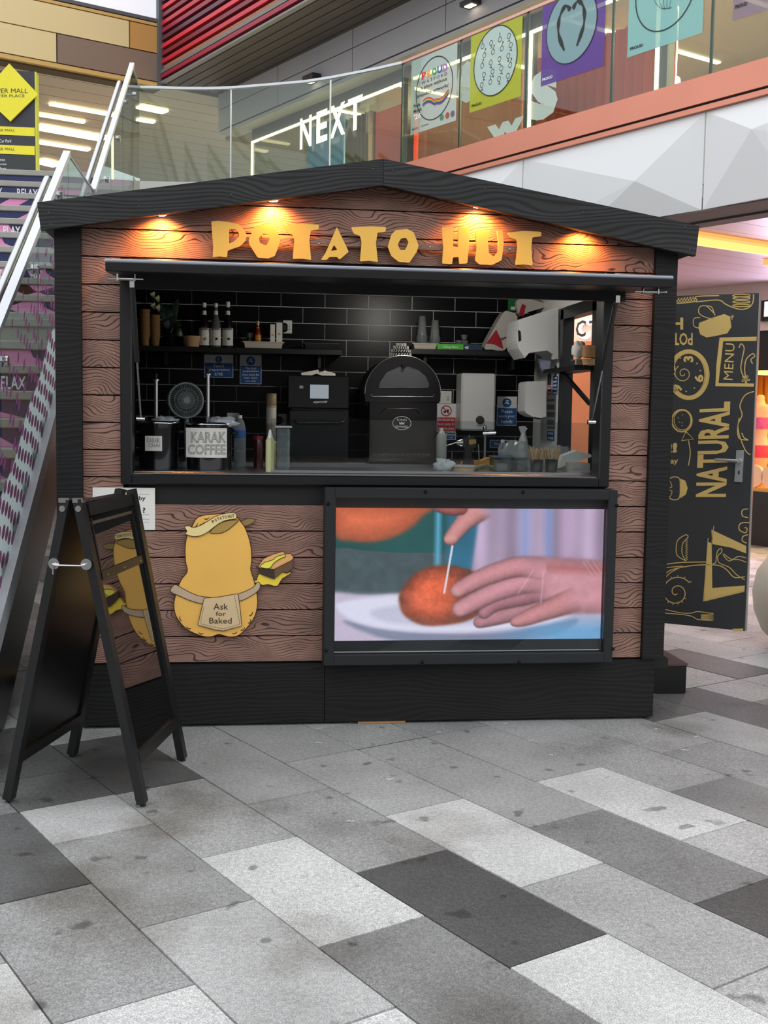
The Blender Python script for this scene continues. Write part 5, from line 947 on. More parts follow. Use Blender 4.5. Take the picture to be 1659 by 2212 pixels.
for i, y_ in enumerate((862, 874, 890, 907, 921)): side(1182, y_, 1198, y_+(5 if i in (0, 4) else 11), mat('grey_photo_print', (120, 134, 130), .5), ['strip of pictures below the red notice on the side wall', 'second row of small pictures on the side wall', 'third row of small pictures on the side wall', 'fourth row of small pictures on the side wall', 'narrow strip just above the square blue notice'][i], lines=0)
# shelf in the side opening with bowls
sh2 = thing('side_shelf', (IX1-.1, .97, 1.86), 'black bracketed shelf across the side opening', 'shelf'); za = onX(1250, 797, IX1-.05)[2]; MB().box(IX1-.13, IX1+.04, .64, 1.32, za-.012, za+.012).build('board', shm, sh2)
q = MB(); q.bar((IX1-.01, .72, za-.20), (IX1-.10, 1.0, za-.012), .02, .02); q.build('bracket', shm, sh2)
bz = za+.012
c = onX(1281, 770, IX1-.06); t = thing('bowl_stack', (IX1-.06, c[1], bz), 'stack of brown paper bowls on the side opening shelf', 'bowls')
for k in range(8): MB().lathe((IX1-.06, c[1]+.03, bz+.03+k*.0095 if k else bz), [(.045, 0), (.052, .03 if not k else .007), (.054, .032 if not k else .009), (.045, .033 if not k else .0092)], 18).build('bowl', bowlm, t)
q = MB(); q.box(IX1-.12, IX1-.035, c[1]+.13, c[1]+.24, bz, bz+.035, .004); one(q, 'foil_tray', steel, 'small metal tray beside the bowls on the side shelf', 'tray')
q = MB(); q.blob((IX1-.085, c[1]+.185, bz+.088), .050, 5, .25, 8, (.8, 1, .95), 3); one(q, 'paper_plates', paper, 'fanned white paper plates on the metal tray', 'plates')
# worktop clutter, right half
bottle('cleaner_bottle', 'white cleaning liquid bottle right of the domed oven', 'bottle', 953, 1.12, [(11, 1003), (11.5, 998), (11.5, 945), (9, 936), (4.5, 931)], mat('cloudy_white', (176, 178, 176), .35), [('cap', [(4.4, 931), (4.0, 924)], white)], base=CZ)
sp = thing('spray_bottle', (onY(1131, 950, 1.7)[0], 1.7, CZ), 'white trigger spray bottle behind the plastic bag', 'bottle'); c = onY(1130, 960, 1.7); zc = onY(1130, 935, 1.7)[2]; MB().lathe((c[0], 1.7, CZ), [(.03, 0), (.03, zc-CZ-.05), (.012, zc-CZ)], 16).build('body', wh, sp); q = MB(); q.poly([onY(x, y, 1.69) for x, y in ((1127, 938), (1122, 926), (1122, 921), (1134, 920), (1140, 926), (1136, 930), (1134, 938))], (0, .02, 0)); q.build('trigger_head', wh, sp)
# tap
tp_ = thing('tap', (onY(1048, 950, 1.85)[0], 1.9, CZ), 'chrome mixer tap behind the cordless drill', 'tap'); q = MB(); X = onY(1042, 950, 1.85)[0]; q.tube([(X, 1.78, CZ), (X, 1.78, 1.42), (X, 1.78, 1.46)], .011, 10); q.tube([(X-.01, 1.78, 1.43), (X+.07, 1.75, 1.435)], .012, 10); q.lathe((X, 1.78, 1.455), [(.014, 0), (.016, .015), (.006, .03)], 12); q.build('body', chrome, tp_); MB().tube([onY(1013, 940, 1.9), onY(1013, 980, 1.9)*np.array([1, 1, 0])+np.array([0, 0, CZ])], .008, 8).build('pillar', chrome, tp_)
# cordless drill standing on the counter
dy = .55; DP = lambda x, y, Y=dy: onY(880+x/3.606, 600+y/3.606, Y); dr = thing('cordless_drill', DP(480, 1480), 'cordless drill in black and yellow standing on its battery', 'drill'); dblk = mat('drill_black', (36, 35, 34), .5)
q = MB(); q.poly([DP(*p) for p in ((435, 1250), (520, 1240), (540, 1265), (535, 1320), (500, 1330), (505, 1400), (520, 1440), (515, 1465), (440, 1465), (445, 1400), (450, 1330), (435, 1320))], (0, .045, 0)); q.build('body', dblk, dr)
q = MB(); q.poly([DP(*p, dy-.003) for p in ((480, 1260), (532, 1258), (536, 1290), (500, 1300), (480, 1295))], (0, .05, 0)); q.build('side_cover', mat('drill_yellow', (196, 150, 70), .5), dr)
a = DP(435, 1285, dy+.022); b = DP(380, 1285, dy+.022); q = MB(); d_ = (b-a)/np.linalg.norm(b-a); q.lathe(a, [(.021, 0), (.021, .012), (.014, .026), (.012, .034), (.007, .04)], 16, d_); q.build('chuck', steel, dr); MB().cyl(b+d_*.0, DP(300, 1310, dy+.022), .0025, 8).build('bit', steel, dr)
q = MB(); zz = DP(470, 1465)[2]; xx = DP(438, 1465)[0]; q.box(xx-.008, xx+.085, dy-.012, dy+.06, CZ, zz+.004, .006); q.build('battery', dblk, dr)
one(MB().tube([onY(1033, 960, .7), onY(1037, 982, .7)*np.array([1, 1, 0])+np.array([0, 0, CZ+.004])], .004, 6), 'steel_probe', steel, 'thin steel probe leaning right of the drill', 'tool')
# cloth and gloves
q = MB(); P = [onY(x, y, .72) for x, y in ((1002, 985), (1012, 977), (1040, 978), (1058, 971), (1074, 975), (1076, 988), (1040, 990), (1010, 992))]; low = min(p[2] for p in P); P = [p+np.array([0, 0, CZ+.005-low]) for p in P]; q.poly(smooth_pts(P, 3, True), (0, .10, 0)); one(q, 'orange_cloth', mat('orange_cloth', (206, 140, 62), .9, bump=.5, bscale=25), 'folded orange cloth behind the drill', 'cloth')
q = MB()
for k in range(5): q.tube([(onY(1000+k*5, 1000, .42)[0], .42, CZ+.010), (onY(1006+k*11, 990, .5)[0], .46+.01*k, CZ+.014+.004*k), (onY(1012+k*15, 990, .5)[0], .5, CZ+.010)], [.010, .009, .006], 7)
one(q, 'work_gloves', mat('glove_yellow_green', (150, 140, 92), .8), 'limp yellow-green work gloves beside the drill', 'gloves')
q = MB(); c = onY(960, 1010, .3); q.blob((c[0], .3, CZ+.034), .045, 9, .35, 10, (1.15, .7, .75), 3); one(q, 'carrier_bag', mat('white_thin_plastic', (224, 228, 230), .3, bump=.7, bscale=40), 'scrunched white plastic bag left of the tan bowl', 'bag')
t = thing('food_bowl', (onY(1003, 1010, .25)[0], .25, CZ), 'tan paper bowl with a clear lid on the front counter', 'bowl'); x_ = onY(1003, 1010, .25)[0]; MB().lathe((x_, .25, CZ), [(R_(20, .25), 0), (R_(24, .25), .03), (R_(22, .25), .031)], 26).build('bowl', bowlm, t); MB().lathe((x_, .25, CZ+.031), [(R_(26, .25), 0), (R_(26, .25), .004), (R_(22, .25), .010)], 26).build('lid', mat('lid_plastic', (200, 190, 186), .2), t)
bgm = glassmat('clear_bag', (224, 228, 228), 1.4, .25, .28)
q = MB(); c = onY(1118, 985, .62); q.blob((c[0], .62, CZ+.078), .105, 4, .16, 12, (.95, .55, .78), 2.5); one(q, 'clear_plastic_bag', bgm, 'large clear plastic bag left of the wooden stirrers', 'bag')
q = MB(); c = onY(1197, 985, .70); q.blob((c[0]+.03, .70, CZ+.068), .085, 8, .14, 12, (.95, .6, .82), 2.5); one(q, 'clear_plastic_bag', bgm, 'smaller clear plastic bag behind the wooden stirrers', 'bag')
bottle('water_bottle', 'small clear water bottle with blue label beside the large plastic bag', 'bottle', 1085, .8, [(10, 998), (10.5, 990), (10.5, 965), (4, 955), (4, 951)], clear, [('label', [(10.8, 985), (10.8, 972)], blue), ('cap', [(4.3, 955), (4.3, 950)], white)])
for i, (x0_, x1_, y0_, Y, lab) in enumerate(((1066, 1108, 986, .25, 'clear square tub behind the sill, left of two'), (1112, 1140, 989, .22, 'clear square tub with steel clips, right of two'))):
    a = onY(x0_, 1020, Y); b = onY(x1_, y0_, Y); t = thing('clear_tub', ((a[0]+b[0])/2, Y+.05, CZ), lab, 'tub', 'clear tubs'); MB().box(a[0], b[0], Y, Y+.11, CZ, b[2]-.008, .006).build('body', gl, t); MB().box(a[0]-.004, b[0]+.004, Y-.004, Y+.114, b[2]-.008, b[2], .002).build('lid', mat('frosted_plastic'), t)
    MB().box(a[0]+.02, b[0]-.02, Y+.02, Y+.09, CZ+.008, CZ+.05, .004).build('contents', mat('pale_contents', (160, 140, 116), .7) if i else mat('cream_contents', (188, 180, 160), .7), t)
stk = mat('pale_wood_stirrer', (206, 172, 130), .7)
for i, (cx, lab) in enumerate(((1159, 'left black cup full of wooden stirrers'), (1191, 'right black cup full of wooden stirrers'))):
    Y = .19; c = onY(cx, 1010, Y); h_ = onY(cx, 992, Y)[2]-CZ; t = thing('stirrer_cup', (c[0], Y, CZ), lab, 'cup', 'cups of stirrers'); MB().lathe((c[0], Y, CZ), [(.029, 0), (.0345, h_), (.032, h_), (.028, .008)], 20).build('cup', mat('black_card_cup', (26, 30, 36), .4), t)
    for k in range(26): a_ = rp.uniform(0, 6.28); r_ = rp.uniform(.004, .026); L_ = rp.uniform(.105, .128); th = rp.uniform(-.25, .25); b0 = np.array([c[0]+r_*.6*math.cos(a_), Y+r_*.6*math.sin(a_), CZ+.012]); e_ = b0+np.array([.035*math.cos(a_)*rp.uniform(.4, 1.2), .02*math.sin(a_), L_]); MB().bar(b0, e_, .0055, .0014, up=(math.sin(th), -1, 0)).build('stirrer', stk, t)
q = MB(); P = [onY(x, y, .25) for x, y in ((1206, 1012), (1216, 985), (1246, 974), (1277, 982), (1278, 987), (1228, 1003))]; q.poly(P, (0, .06, .004)); one(q, 'white_paper_bag', paper, 'white paper bag lying tilted on the small carton', 'bag')
m = MB(); a = onY(1232, 1020, .16); b = onY(1275, 1001, .16); m.box(a[0], b[0], .16, .30, CZ, b[2]); o = one(m, 'small_carton', mat('grey_carton', (176, 170, 164), .8), 'grey printed carton in the right corner of the window', 'carton'); tx = MB(); text(tx, 'HYGIPLAS', (a[0]+.012, .159, CZ+.024), (.046, 0, 0), (0, 0, .007), bold=.02); text(tx, 'L-S', (b[0]-.02, .159, CZ+.006), (.014, 0, 0), (0, 0, .006)); tx.build('lettering', mat('ink'), o, recalc=False)
# clear screen on the counter
a = onY(585, 1015, .12); b = onY(1284, 914, .12); gs = thing('sneeze_screen', ((a[0]+b[0])/2, .13, CZ), 'low clear acrylic screen along the front counter', 'screen'); MB().box(a[0], b[0], .125, .130, CZ+.004, b[2]).build('pane', glassmat('acrylic', (236, 240, 240), 1.6), gs); MB().box(a[0], b[0], .115, .14, CZ, CZ+.012).build('channel', steel, gs)
m = MB()
# ------------------------------------------------------------------ the staircase on the left
SXr = -1.2; SXl = -5.2; H1, R1, H2, R2 = 2.15/13, .2827, 1.85/11, .283
conc = mat('grey_stair_stone', (158, 156, 150), .7, var=.15, vscale=20, bump=.1); navy = mat('navy_riser', (24, 34, 88), .4); pink = mat('pink_swirl', (226, 142, 190), .45)
stairs = thing('staircase', (-3.2, 2, 0), 'wide mall staircase with navy and pink printed risers rising to the upper floor', 'staircase'); stairs['kind'] = 'structure'
words = {2: ('RELAX', 0, 55, 828), 4: ('SHOP', 20, 68, 710)}
steps = [(2.41-R1*(12-i), H1*i, H1*(i+1)) for i in range(13)]+[(3.99+R2*j, 2.15+H2*j, 2.15+H2*(j+1)) for j in range(11)]
srs = random.Random(2)
for i, (y0, z0, z1) in enumerate(steps):
    dep = R1+.02 if i not in (12, 23) else (1.62 if i == 12 else .3)
    s = MB().box(SXl, SXr-.012, y0-.012, y0+dep, z1-.055, z1, .006).build('step', conc, stairs)
    MB().box(SXl, SXr-.014, y0+.012, y0+.05, z0+.0, z1-.055).build('riser_panel', navy, s)
    sw_ = MB()
    for k in range(5):
        xa = SXr-.25-.78*k-srs.uniform(0, .4); w_ = srs.uniform(.16, .4); sl = srs.choice((-1, 1))*srs.uniform(.1, .5); za, zb = z0+.002, z1-.058
        P = [(xa, y0+.0105, za), (xa+w_, y0+.0105, za), (xa+w_*.9+sl*.5, y0+.0105, (za+zb)/2+.01), (xa+w_+sl*.7, y0+.0105, zb), (xa+sl*.7+.03, y0+.0105, zb), (xa+sl*.45, y0+.0105, (za+zb)/2)]
        P = [(min(p[0], SXr-.02), p[1], p[2]) for p in P]; sw_.poly([np.array(p) for p in P])
    sw_.build('swirl_print', pink, s, recalc=False)
def riser_word(t, x0, x1, y):                                       # find the riser seen at that row and letter it
    best = min(range(len(steps)), key=lambda i: abs(onY(x0, y, steps[i][0])[2]-(steps[i][1]+.05)))
    y0, z0, z1 = steps[best]; a = onY(x0, y, y0+.009); b = onY(x1, y, y0+.009); q = MB(); text(q, t, (a[0], y0+.009, z0+.012), (b[0]-a[0], 0, 0), (0, 0, (z1-z0-.055)*.75), bold=.015); q.build('lettering', wink, [c for c in stairs.children if c.name.startswith('step')][best], recalc=False)
for t, x0_, x1_, y_ in (('RELAX', 37, 82, 417), ('X', -6, 5, 416), ('PLAY', 7, 44, 500), ('SHOP', 20, 70, 712), ('RELAX', -12, 56, 830), ('EAT', 66, 90, 600), ('EAT', -22, 5, 598)): riser_word(t, x0_, x1_, y_)
MB().box(SXl, SXr-.02, 2.42, 4.0, 1.95, 2.12).build('landing_slab', conc, stairs)
zr1 = lambda Y: 1.98+.5853*(Y-.24); zs1 = lambda Y: .74+.600*(Y-.24); zr2 = lambda Y: 3.25+.598*(Y-3.71)
Ya, Yb = -.75, 2.41
side_m = mat('dark_brushed_side', (52, 52, 53), .32, metal=.6, var=.25, vscale=3, stretch=(1, 1, 4)); strm = mat('pale_steel', (206, 209, 214), .42, metal=.3)
m = MB(); X0, X1 = SXr-.03, SXr+.035
m.hexa([(X0, Ya, zs1(Ya)-.62), (X1, Ya, zs1(Ya)-.62), (X1, Yb, zs1(Yb)-.62), (X0, Yb, zs1(Yb)-.62), (X0, Ya, zs1(Ya)-.13), (X1, Ya, zs1(Ya)-.13), (X1, Yb, zs1(Yb)-.13), (X0, Yb, zs1(Yb)-.13)]); m.hexa([(X0, Yb, zs1(Yb)-.62), (X1, Yb, zs1(Yb)-.62), (X1, 3.75, zs1(Yb)-.62), (X0, 3.75, zs1(Yb)-.62), (X0, Yb, zs1(Yb)-.13), (X1, Yb, zs1(Yb)-.13), (X1, 3.75, zs1(Yb)-.13), (X0, 3.75, zs1(Yb)-.13)])
Z2 = lambda Y: 1.94+.598*(Y-3.75); m.hexa([(X0, 3.75, Z2(3.75)-.5), (X1, 3.75, Z2(3.75)-.5), (X1, 6.9, Z2(6.9)-.5), (X0, 6.9, Z2(6.9)-.5), (X0, 3.75, Z2(3.75)), (X1, 3.75, Z2(3.75)), (X1, 6.9, Z2(6.9)), (X0, 6.9, Z2(6.9))])
m.build('side_panel', side_m, stairs, label='dark metal side of the staircase')
m = MB(); m.hexa([(X0+.01, Ya, zs1(Ya)-.13), (X1+.015, Ya, zs1(Ya)-.13), (X1+.015, Yb, zs1(Yb)-.13), (X0+.01, Yb, zs1(Yb)-.13), (X0+.01, Ya, zs1(Ya)), (X1+.015, Ya, zs1(Ya)), (X1+.015, Yb, zs1(Yb)), (X0+.01, Yb, zs1(Yb))]); m.build('edge_channel', strm, stairs)
bal = thing('stair_balustrade', (SXr, 3, 1.0), 'frameless glass balustrade with steel rails up the staircase', 'balustrade'); sg = glassmat('stair_glass', (224, 234, 231), 1.0)
Ys = [-.75, .12, 1.28, 2.41]
for a, b in zip(Ys[:-1], Ys[1:]): MB().hexa([(SXr-.006, a+.006, zs1(a)), (SXr+.006, a+.006, zs1(a)), (SXr+.006, b-.006, zs1(b)), (SXr-.006, b-.006, zs1(b)), (SXr-.006, a+.006, zr1(a)), (SXr+.006, a+.006, zr1(a)), (SXr+.006, b-.006, zr1(b)), (SXr-.006, b-.006, zr1(b))]).build('glass_panel', sg, bal)
MB().box(SXr-.006, SXr+.006, 2.42, 3.05, 2.05, 3.25).build('glass_panel', sg, bal); MB().box(SXr-.006, SXr+.006, 3.06, 3.70, 2.05, 3.25).build('glass_panel', sg, bal)
for a, b in ((3.72, 4.9), (4.91, 5.9), (5.91, 6.82)): MB().hexa([(SXr-.006, a, Z2(a)), (SXr+.006, a, Z2(a)), (SXr+.006, b, Z2(b)), (SXr-.006, b, Z2(b)), (SXr-.006, a, zr2(a)), (SXr+.006, a, zr2(a)), (SXr+.006, b, zr2(b)), (SXr-.006, b, zr2(b))]).build('glass_panel', sg, bal)
MB().box(SXr-.006, SXr+.006, 6.83, 7.60, 3.9, 5.10).build('glass_panel', sg, bal)
m = MB(); m.bar((SXr, Ya, zr1(Ya)), (SXr, Yb, zr1(Yb)), .045, .035); m.bar((SXr, 3.70, zr2(3.70)), (SXr, 6.84, zr2(6.84)), .045, .035); m.build('top_rail', strm, bal)
m = MB(); m.bar((SXr, Yb, 3.245), (SXr, 3.71, 3.245), .02, .014); m.bar((SXr, 6.83, 5.10), (SXr, 7.62, 5.10), .02, .014); m.build('thin_rail', steel, bal)
m = MB(); m.tube([(SXr-.10, Ya, zr1(Ya)-.10), (SXr-.10, 2.22, zr1(2.22)-.10)], .024, 14); m.tube([(SXr-.10, 3.60, zr2(3.6)-.10), (SXr-.10, 6.55, zr2(6.55)-.10)], .024, 14); m.build('handrail', steel, bal)
for (px, py) in ((88, 582), (22, 781), (238, 388), (262, 300), (279, 222), (296, 205), (139, 423)):
    p = onX(px, py, SXr+.03)
    if p[1] > 9: continue
    s = MB(); s.cyl((SXr-.09, p[1], p[2]), (SXr+.02, p[1], p[2]), .008, 8); so = s.build('standoff', steel, bal); MB().cyl((SXr+.007, p[1], p[2]), (SXr+.022, p[1], p[2]), .028, 20).build('disc', chrome, so); MB().cyl((SXr-.022, p[1], p[2]), (SXr-.007, p[1], p[2]), .028, 20).build('disc', chrome, so)
# oval-patterned film along the foot of the glass
wf = film('white_film', (240, 240, 244), .93, .6); m = MB()
zf = lambda Y: zs1(Y)+.40+.02*math.sin(Y*9)
Yv = np.linspace(-.7, 2.3, 46); P = [(SXr+.008, y_, zs1(y_)+.002) for y_ in Yv]+[(SXr+.008, y_, zf(y_)) for y_ in Yv[::-1]]; m.poly([np.array(p) for p in P]); m.build('white_film', wf, bal, recalc=False)
m = MB(); prs = random.Random(4)
for r_ in range(19):
    for c_ in range(24):
        h_ = .035+.062*r_; y_ = -.65+c_*.15+.075*(r_ % 2)+.03*prs.random(); z_ = zs1(y_)+h_
        if y_ > 2.25 or h_ > 1.1 or (h_ > .42 and prs.random() < .45): continue
        s_ = max(.25, 1-max(0, h_-.35)*.9); m.poly([np.array((SXr+.0095, y_+.045*s_*math.cos(t_), z_+.030*(.6+.4*s_)*math.sin(t_)+.02*math.cos(t_))) for t_ in np.linspace(0, 2*math.pi, 11)[:-1]])
tag(m.build('oval_pattern', film('plum_oval', (168, 92, 138), .95, .5), bal, recalc=False), kind='stuff')
k = thing('floor_kerb', (-1.04, .85, 0), 'low black kerb with a yellow top edge between stairs and kiosk', 'kerb'); MB().box(-1.165, -.91, .84, .92, 0, .075).build('kerb', inner, k); MB().box(-1.165, -.91, .835, .93, .075, .085).build('edge', mat('safety_yellow', (206, 158, 52), .6, bump=.3), k)
# ------------------------------------------------------------------ upper floor, gallery edge and its glass
KB = 4.3
curve = [ak(-3.5, KB), ak(.87, KB), ak(1.88, KB), ak(2.92, KB), ak(3.87, KB), ak(4.8, KB)]; curve = [c[:2] for c in curve]
bend = [(1.56, 6.25), (1.35, 6.47), (1.12, 6.68), (.87, 6.90), (.61, 7.09), (.22, 7.28), (-.19, 7.47), (-.45, 7.54), (-.7, 7.58), (-1.19, 7.62)]
path = curve[:-1]+[np.array(b) for b in bend]
def strip(path, off0, off1, z0, z1, name, m_, par, **kw):           # extrusion of a rectangle along the path, offset towards the open side
    m = MB(); n = len(path); L = []
    for i, p in enumerate(path):
        t = np.array(path[min(i+1, n-1)])-np.array(path[max(i-1, 0)]); t = t/np.linalg.norm(t); nn = np.array([-t[1], t[0]]); L.append((np.array(p)+nn*off0, np.array(p)+nn*off1))
    vs = []
    for a, b in L: vs += [(a[0], a[1], z0), (b[0], b[1], z0), (b[0], b[1], z1), (a[0], a[1], z1)]
    fs = [(4*i+j, 4*i+(j+1) % 4, 4*i+4+(j+1) % 4, 4*i+4+j) for i in range(n-1) for j in range(4)]+[(0, 1, 2, 3), (4*n-4, 4*n-3, 4*n-2, 4*n-1)]
    m.add(vs, fs); o = m.build(name, m_, par, **kw); return o
uf = MB(); P = [np.array([p[0], p[1], 3.3]) for p in path]+[np.array([-1.19, 6.9, 3.3]), np.array([-9, 6.9, 3.3]), np.array([-22, 48, 3.3]), np.array([16, 48, 3.3]), np.append(ak(-3.5, 16)[:2], 3.3)]
uf.poly(P, (0, 0, .69)); upf = uf.build('floor', mat('upper_floor', (170, 168, 162), .5), base=(0, 10, 3.3)); tag(upf, 'upper gallery floor slab reached by the staircase', kind='structure')
coral = mat('coral_metal', (216, 138, 114), .38, metal=.3, var=.08, vscale=2)
gal = thing('gallery_edge', (2, 5, 3.1), 'coral and white faceted edge of the upper gallery', 'gallery'); gal['kind'] = 'structure'
joints = [0, 1, 2, 3, 4]
for i in range(6):
    seg = path[i:i+2] if i < 4 else (path[4:7] if i == 4 else path[6:])
    strip(seg, -.30, .045, 3.885, 4.08, 'coral_panel', coral if i < 5 else mat('pale_kerb', (206, 204, 202), .45), gal)
    strip(seg, -.30, .035, 3.83, 3.868, 'coral_strip', coral if i < 5 else mat('pale_kerb'), gal)
strip(path, -.2, .02, 3.86, 3.89, 'dark_joint', inner, gal)
fw = mat('white_faceted_panel', (224, 225, 226), .5)
A1129, A1524 = onK(1129, 400, KB)@A3, onK(1521, 340, KB)@A3; PWd = A1129-A1524
apex = {0: (.62, .30, .0), 1: (.25, .72, .0)}
for j in range(-3, 3):
    aR = A1524+PWd*j; aL = aR+PWd; g = .006; zt_, zb_ = 3.826, 3.11
    if j == 0: ap = onK(1392, 395, KB)
    elif j == -1: ap = onK(1645, 284, KB)
    else: ap = ak(aR+PWd*.35, KB, 3.33)
    am, zm = ap@A3, ap[2]; q = lambda a, z, o=0: ak(a, KB-o, z)
    V_ = [q(aR+g, zb_), q(aL-g, zb_), q(aL-g, zt_), q(aR+g, zt_), q(am, zm, .11), q(aR+PWd*.58, zb_, .05)]
    mm = MB(); mm.add([tuple(v) for v in V_]+[tuple(v+B3*.2) for v in V_[:4]], [(0, 5, 4), (5, 1, 4), (1, 2, 4), (2, 3, 4), (3, 0, 4), (6, 7, 1, 5, 0), (7, 8, 2, 1), (8, 9, 3, 2), (9, 6, 0, 3)]); mm.build('faceted_panel', fw, gal)
strip(path[4:], -.2, 0, 3.11, 3.826, 'curved_panel', fw, gal)
kk = onZ(1659, 467, 3.11)@B3
bm_ = mat('grey_brown_beam', (104, 100, 94), .8); 
for i, (k0, k1, z_) in enumerate(((KB, KB+(kk-KB)*.40, 3.10), (KB+(kk-KB)*.42, KB+(kk-KB)*.68, 3.115), (KB+(kk-KB)*.70, kk, 3.10))): MB().obox(ak(-3.5, k0, z_), A3*12, B3*(k1-k0), (0, 0, .10)).build('soffit_strip', bm_, gal)
MB().obox(ak(-3.5, KB+.02, 3.14), A3*12, B3*(kk-KB-.03), (0, 0, .05)).build('soffit_backing', mat('soffit_backing_brown', (80, 66, 60), .8), gal)
bal2 = thing('gallery_balustrade', (1.5, 6, 4.0), 'curved glass balustrade along the upper gallery', 'balustrade'); gg = glassmat('gallery_glass', (228, 238, 234), 1.15)
segs = [path[i:i+2] for i in range(4)]+[path[4:6], path[5:9], path[9-1:12], path[11:]]
for s_ in segs:
    if len(s_) > 1: strip(s_, -.006, .006, 4.0, 5.09, 'glass_panel', gg, bal2)
strip(path[:6], -.02, .02, 5.09, 5.115, 'handrail', mat('salmon_reflection_rail', (206, 160, 148), .35, metal=.6), bal2, label='straight top rail with a salmon reflection in its colour'); strip(path[5:], -.022, .022, 5.09, 5.115, 'handrail', strm, bal2)  # reddish reflection painted into the straight rail's base colour
je = mat('green_glass_edge', (26, 58, 50), .2)
for i in range(1, 6): p = path[i]; t_ = path[i+1]-path[i-1]; t_ = np.append(t_/np.linalg.norm(t_), 0); nn = np.array([-t_[1], t_[0], 0]); MB().obox(np.append(p, 4.0)-t_*.010-nn*.008, t_*.020, nn*.016, (0, 0, 1.09)).build('glass_edge', je, bal2)
for i in (8, 11): p = path[i]; t_ = path[i+1]-path[i-1]; t_ = np.append(t_/np.linalg.norm(t_), 0); nn = np.array([-t_[1], t_[0], 0]); MB().obox(np.append(p, 4.0)-t_*.006-nn*.007, t_*.012, nn*.014, (0, 0, 1.09)).build('glass_edge', strm, bal2)
# posters stuck on the gallery glass
KP = KB-.014; tealp = film('mint_film', (150, 196, 192), .62); blackink = mat('black_ink', (18, 18, 22), .6)
def poster(x0, x1, zb, m_, label, name='window_poster'):
    aL = onK(x0, 150, KP)@A3; aR = onK(x1, 150, KP)@A3; zt_ = 5.08; W_ = aL-aR; o = MB().obox(ak(aL, KP, zb), -A3*W_, B3*.001, (0, 0, zt_-zb)).build(name, m_); tag(o, label, 'poster')
    mp = lambda u, v, l=.002: ak(aL-W_*u, KP-l, zb+(zt_-zb)*v); return o, mp, W_, zt_-zb
def ring(mb, mp, W_, H_, u, v, r, wd=None, l=.003, fill=False, a0=0, a1=360):
    P = [mp(u+r*math.cos(math.radians(t))/W_, v+r*math.sin(math.radians(t))/H_, l) for t in np.linspace(a0, a1, 41)]
    if fill: mb.poly(P[:-1])
    else: mb.ribbon(P, wd, B3)
def ptext(mb, t, mp, u0, u1, v0, v1, l=.004, bold=.01): o_ = mp(u0, v0, l); text(mb, t, o_, mp(u1, v0, l)-o_, mp(u0, v1, l)-o_, bold=bold)
zb1 = onK(890, 291, KP)[2]
o, mp, W_, H_ = poster(889, 987, zb1, film('pale_film', (206, 220, 216), .5), 'pale poster with rainbow PROUD lettering and flag on gallery glass')
q = MB(); ring(q, mp, W_, H_, .52, .52, .40*W_, .010); ptext(q, 'W A T F O R D', mp, .24, .80, .63, .67, bold=.0); ptext(q, "'a place without", mp, .22, .80, .55, .61); ptext(q, "prejudice: artworks'", mp, .14, .84, .46, .52); ptext(q, 'Pride', mp, .07, .22, .35, .40); ptext(q, 'Month', mp, .07, .25, .28, .33); ptext(q, 'PROUD', mp, .04, .18, .05, .08); ptext(q, 'WATFORD', mp, .25, .42, .06, .08); 
q.build('lettering', blackink, o, recalc=False)
for i, (ch, c_) in enumerate(zip('PROUD', ((214, 44, 60), (240, 170, 40), (40, 150, 80), (40, 90, 180), (170, 120, 190)))): q = MB(); ptext(q, ch, mp, .24+.115*i, .345+.115*i, .69, .79, bold=.05); q.build('lettering', mat('rainbow_%d' % i, c_, .5), o, recalc=False)
q = MB(); ptext(q, "'26", mp, .08, .24, .19, .26, bold=.03); q.build('lettering', wink, o, recalc=False)
for i, c_ in enumerate(((196, 30, 50), (236, 130, 40), (240, 208, 60), (50, 140, 80), (50, 80, 170), (110, 60, 150))):
    q = MB(); P = [mp(.28+.56*t_, .38+.05*math.sin(t_*6.3+.4)-.012*i-.03*t_*(1 if t_ < .5 else -1), .005) for t_ in np.linspace(0, 1, 20)]; q.ribbon(P, .0125, B3); q.build('flag_stripe', mat('stripe_%d' % i, c_, .5), o, recalc=False)
for u, c_ in ((.70, (70, 130, 90)), (.82, (170, 74, 36)), (.93, (90, 96, 120))): q = MB(); ring(q, mp, W_, H_, u, .10, .030, fill=True); q.build('roundel', mat('roundel_%d' % int(u*100), c_, .5), o, recalc=False)
zb2 = onK(1014, 244, KP)[2]
o, mp, W_, H_ = poster(1016, 1126, zb2, film('lime_film', (184, 192, 30), .72), 'lime poster with a circle of small symbols on gallery glass'); CC = (.50, .56); RR = .42*W_
q = MB(); ring(q, mp, W_, H_, *CC, RR, fill=True, l=.0025); q.build('disc', film('pale_blue_film', (200, 224, 226), .7), o, recalc=False); q = MB(); ring(q, mp, W_, H_, *CC, RR, .010, l=.004); q2 = MB()
prs = random.Random(8); n_ = 0
for r_ in range(5):
    for c_ in range(4):
        u = CC[0]+(c_-1.5)*.17+.04*(r_ % 2); v = CC[1]+(r_-2)*.125
        if (abs(u-CC[0])*W_)**2+(abs(v-CC[1])*H_)**2 > (RR*.86)**2: continue
        n_ += 1; ring(q, mp, W_, H_, u, v, .022, .006); t_ = prs.choice((-1, 1)); d_ = (.02/W_*prs.choice((0, 1, 1)), .035/H_*t_); q.ribbon([mp(u, v+t_*.022/H_, .004), mp(u+d_[0], v+t_*.022/H_+d_[1], .004)], .006, B3)
        if t_ < 0: q.ribbon([mp(u-.014/W_, v-.045/H_, .004), mp(u+.014/W_, v-.045/H_, .004)], .006, B3)
        else: q.ribbon([mp(u+d_[0]-.014/W_, v+t_*.022/H_+d_[1], .004), mp(u+d_[0], v+t_*.022/H_+d_[1], .004), mp(u+d_[0], v+t_*.022/H_+d_[1]-.016/H_, .004)], .006, B3)
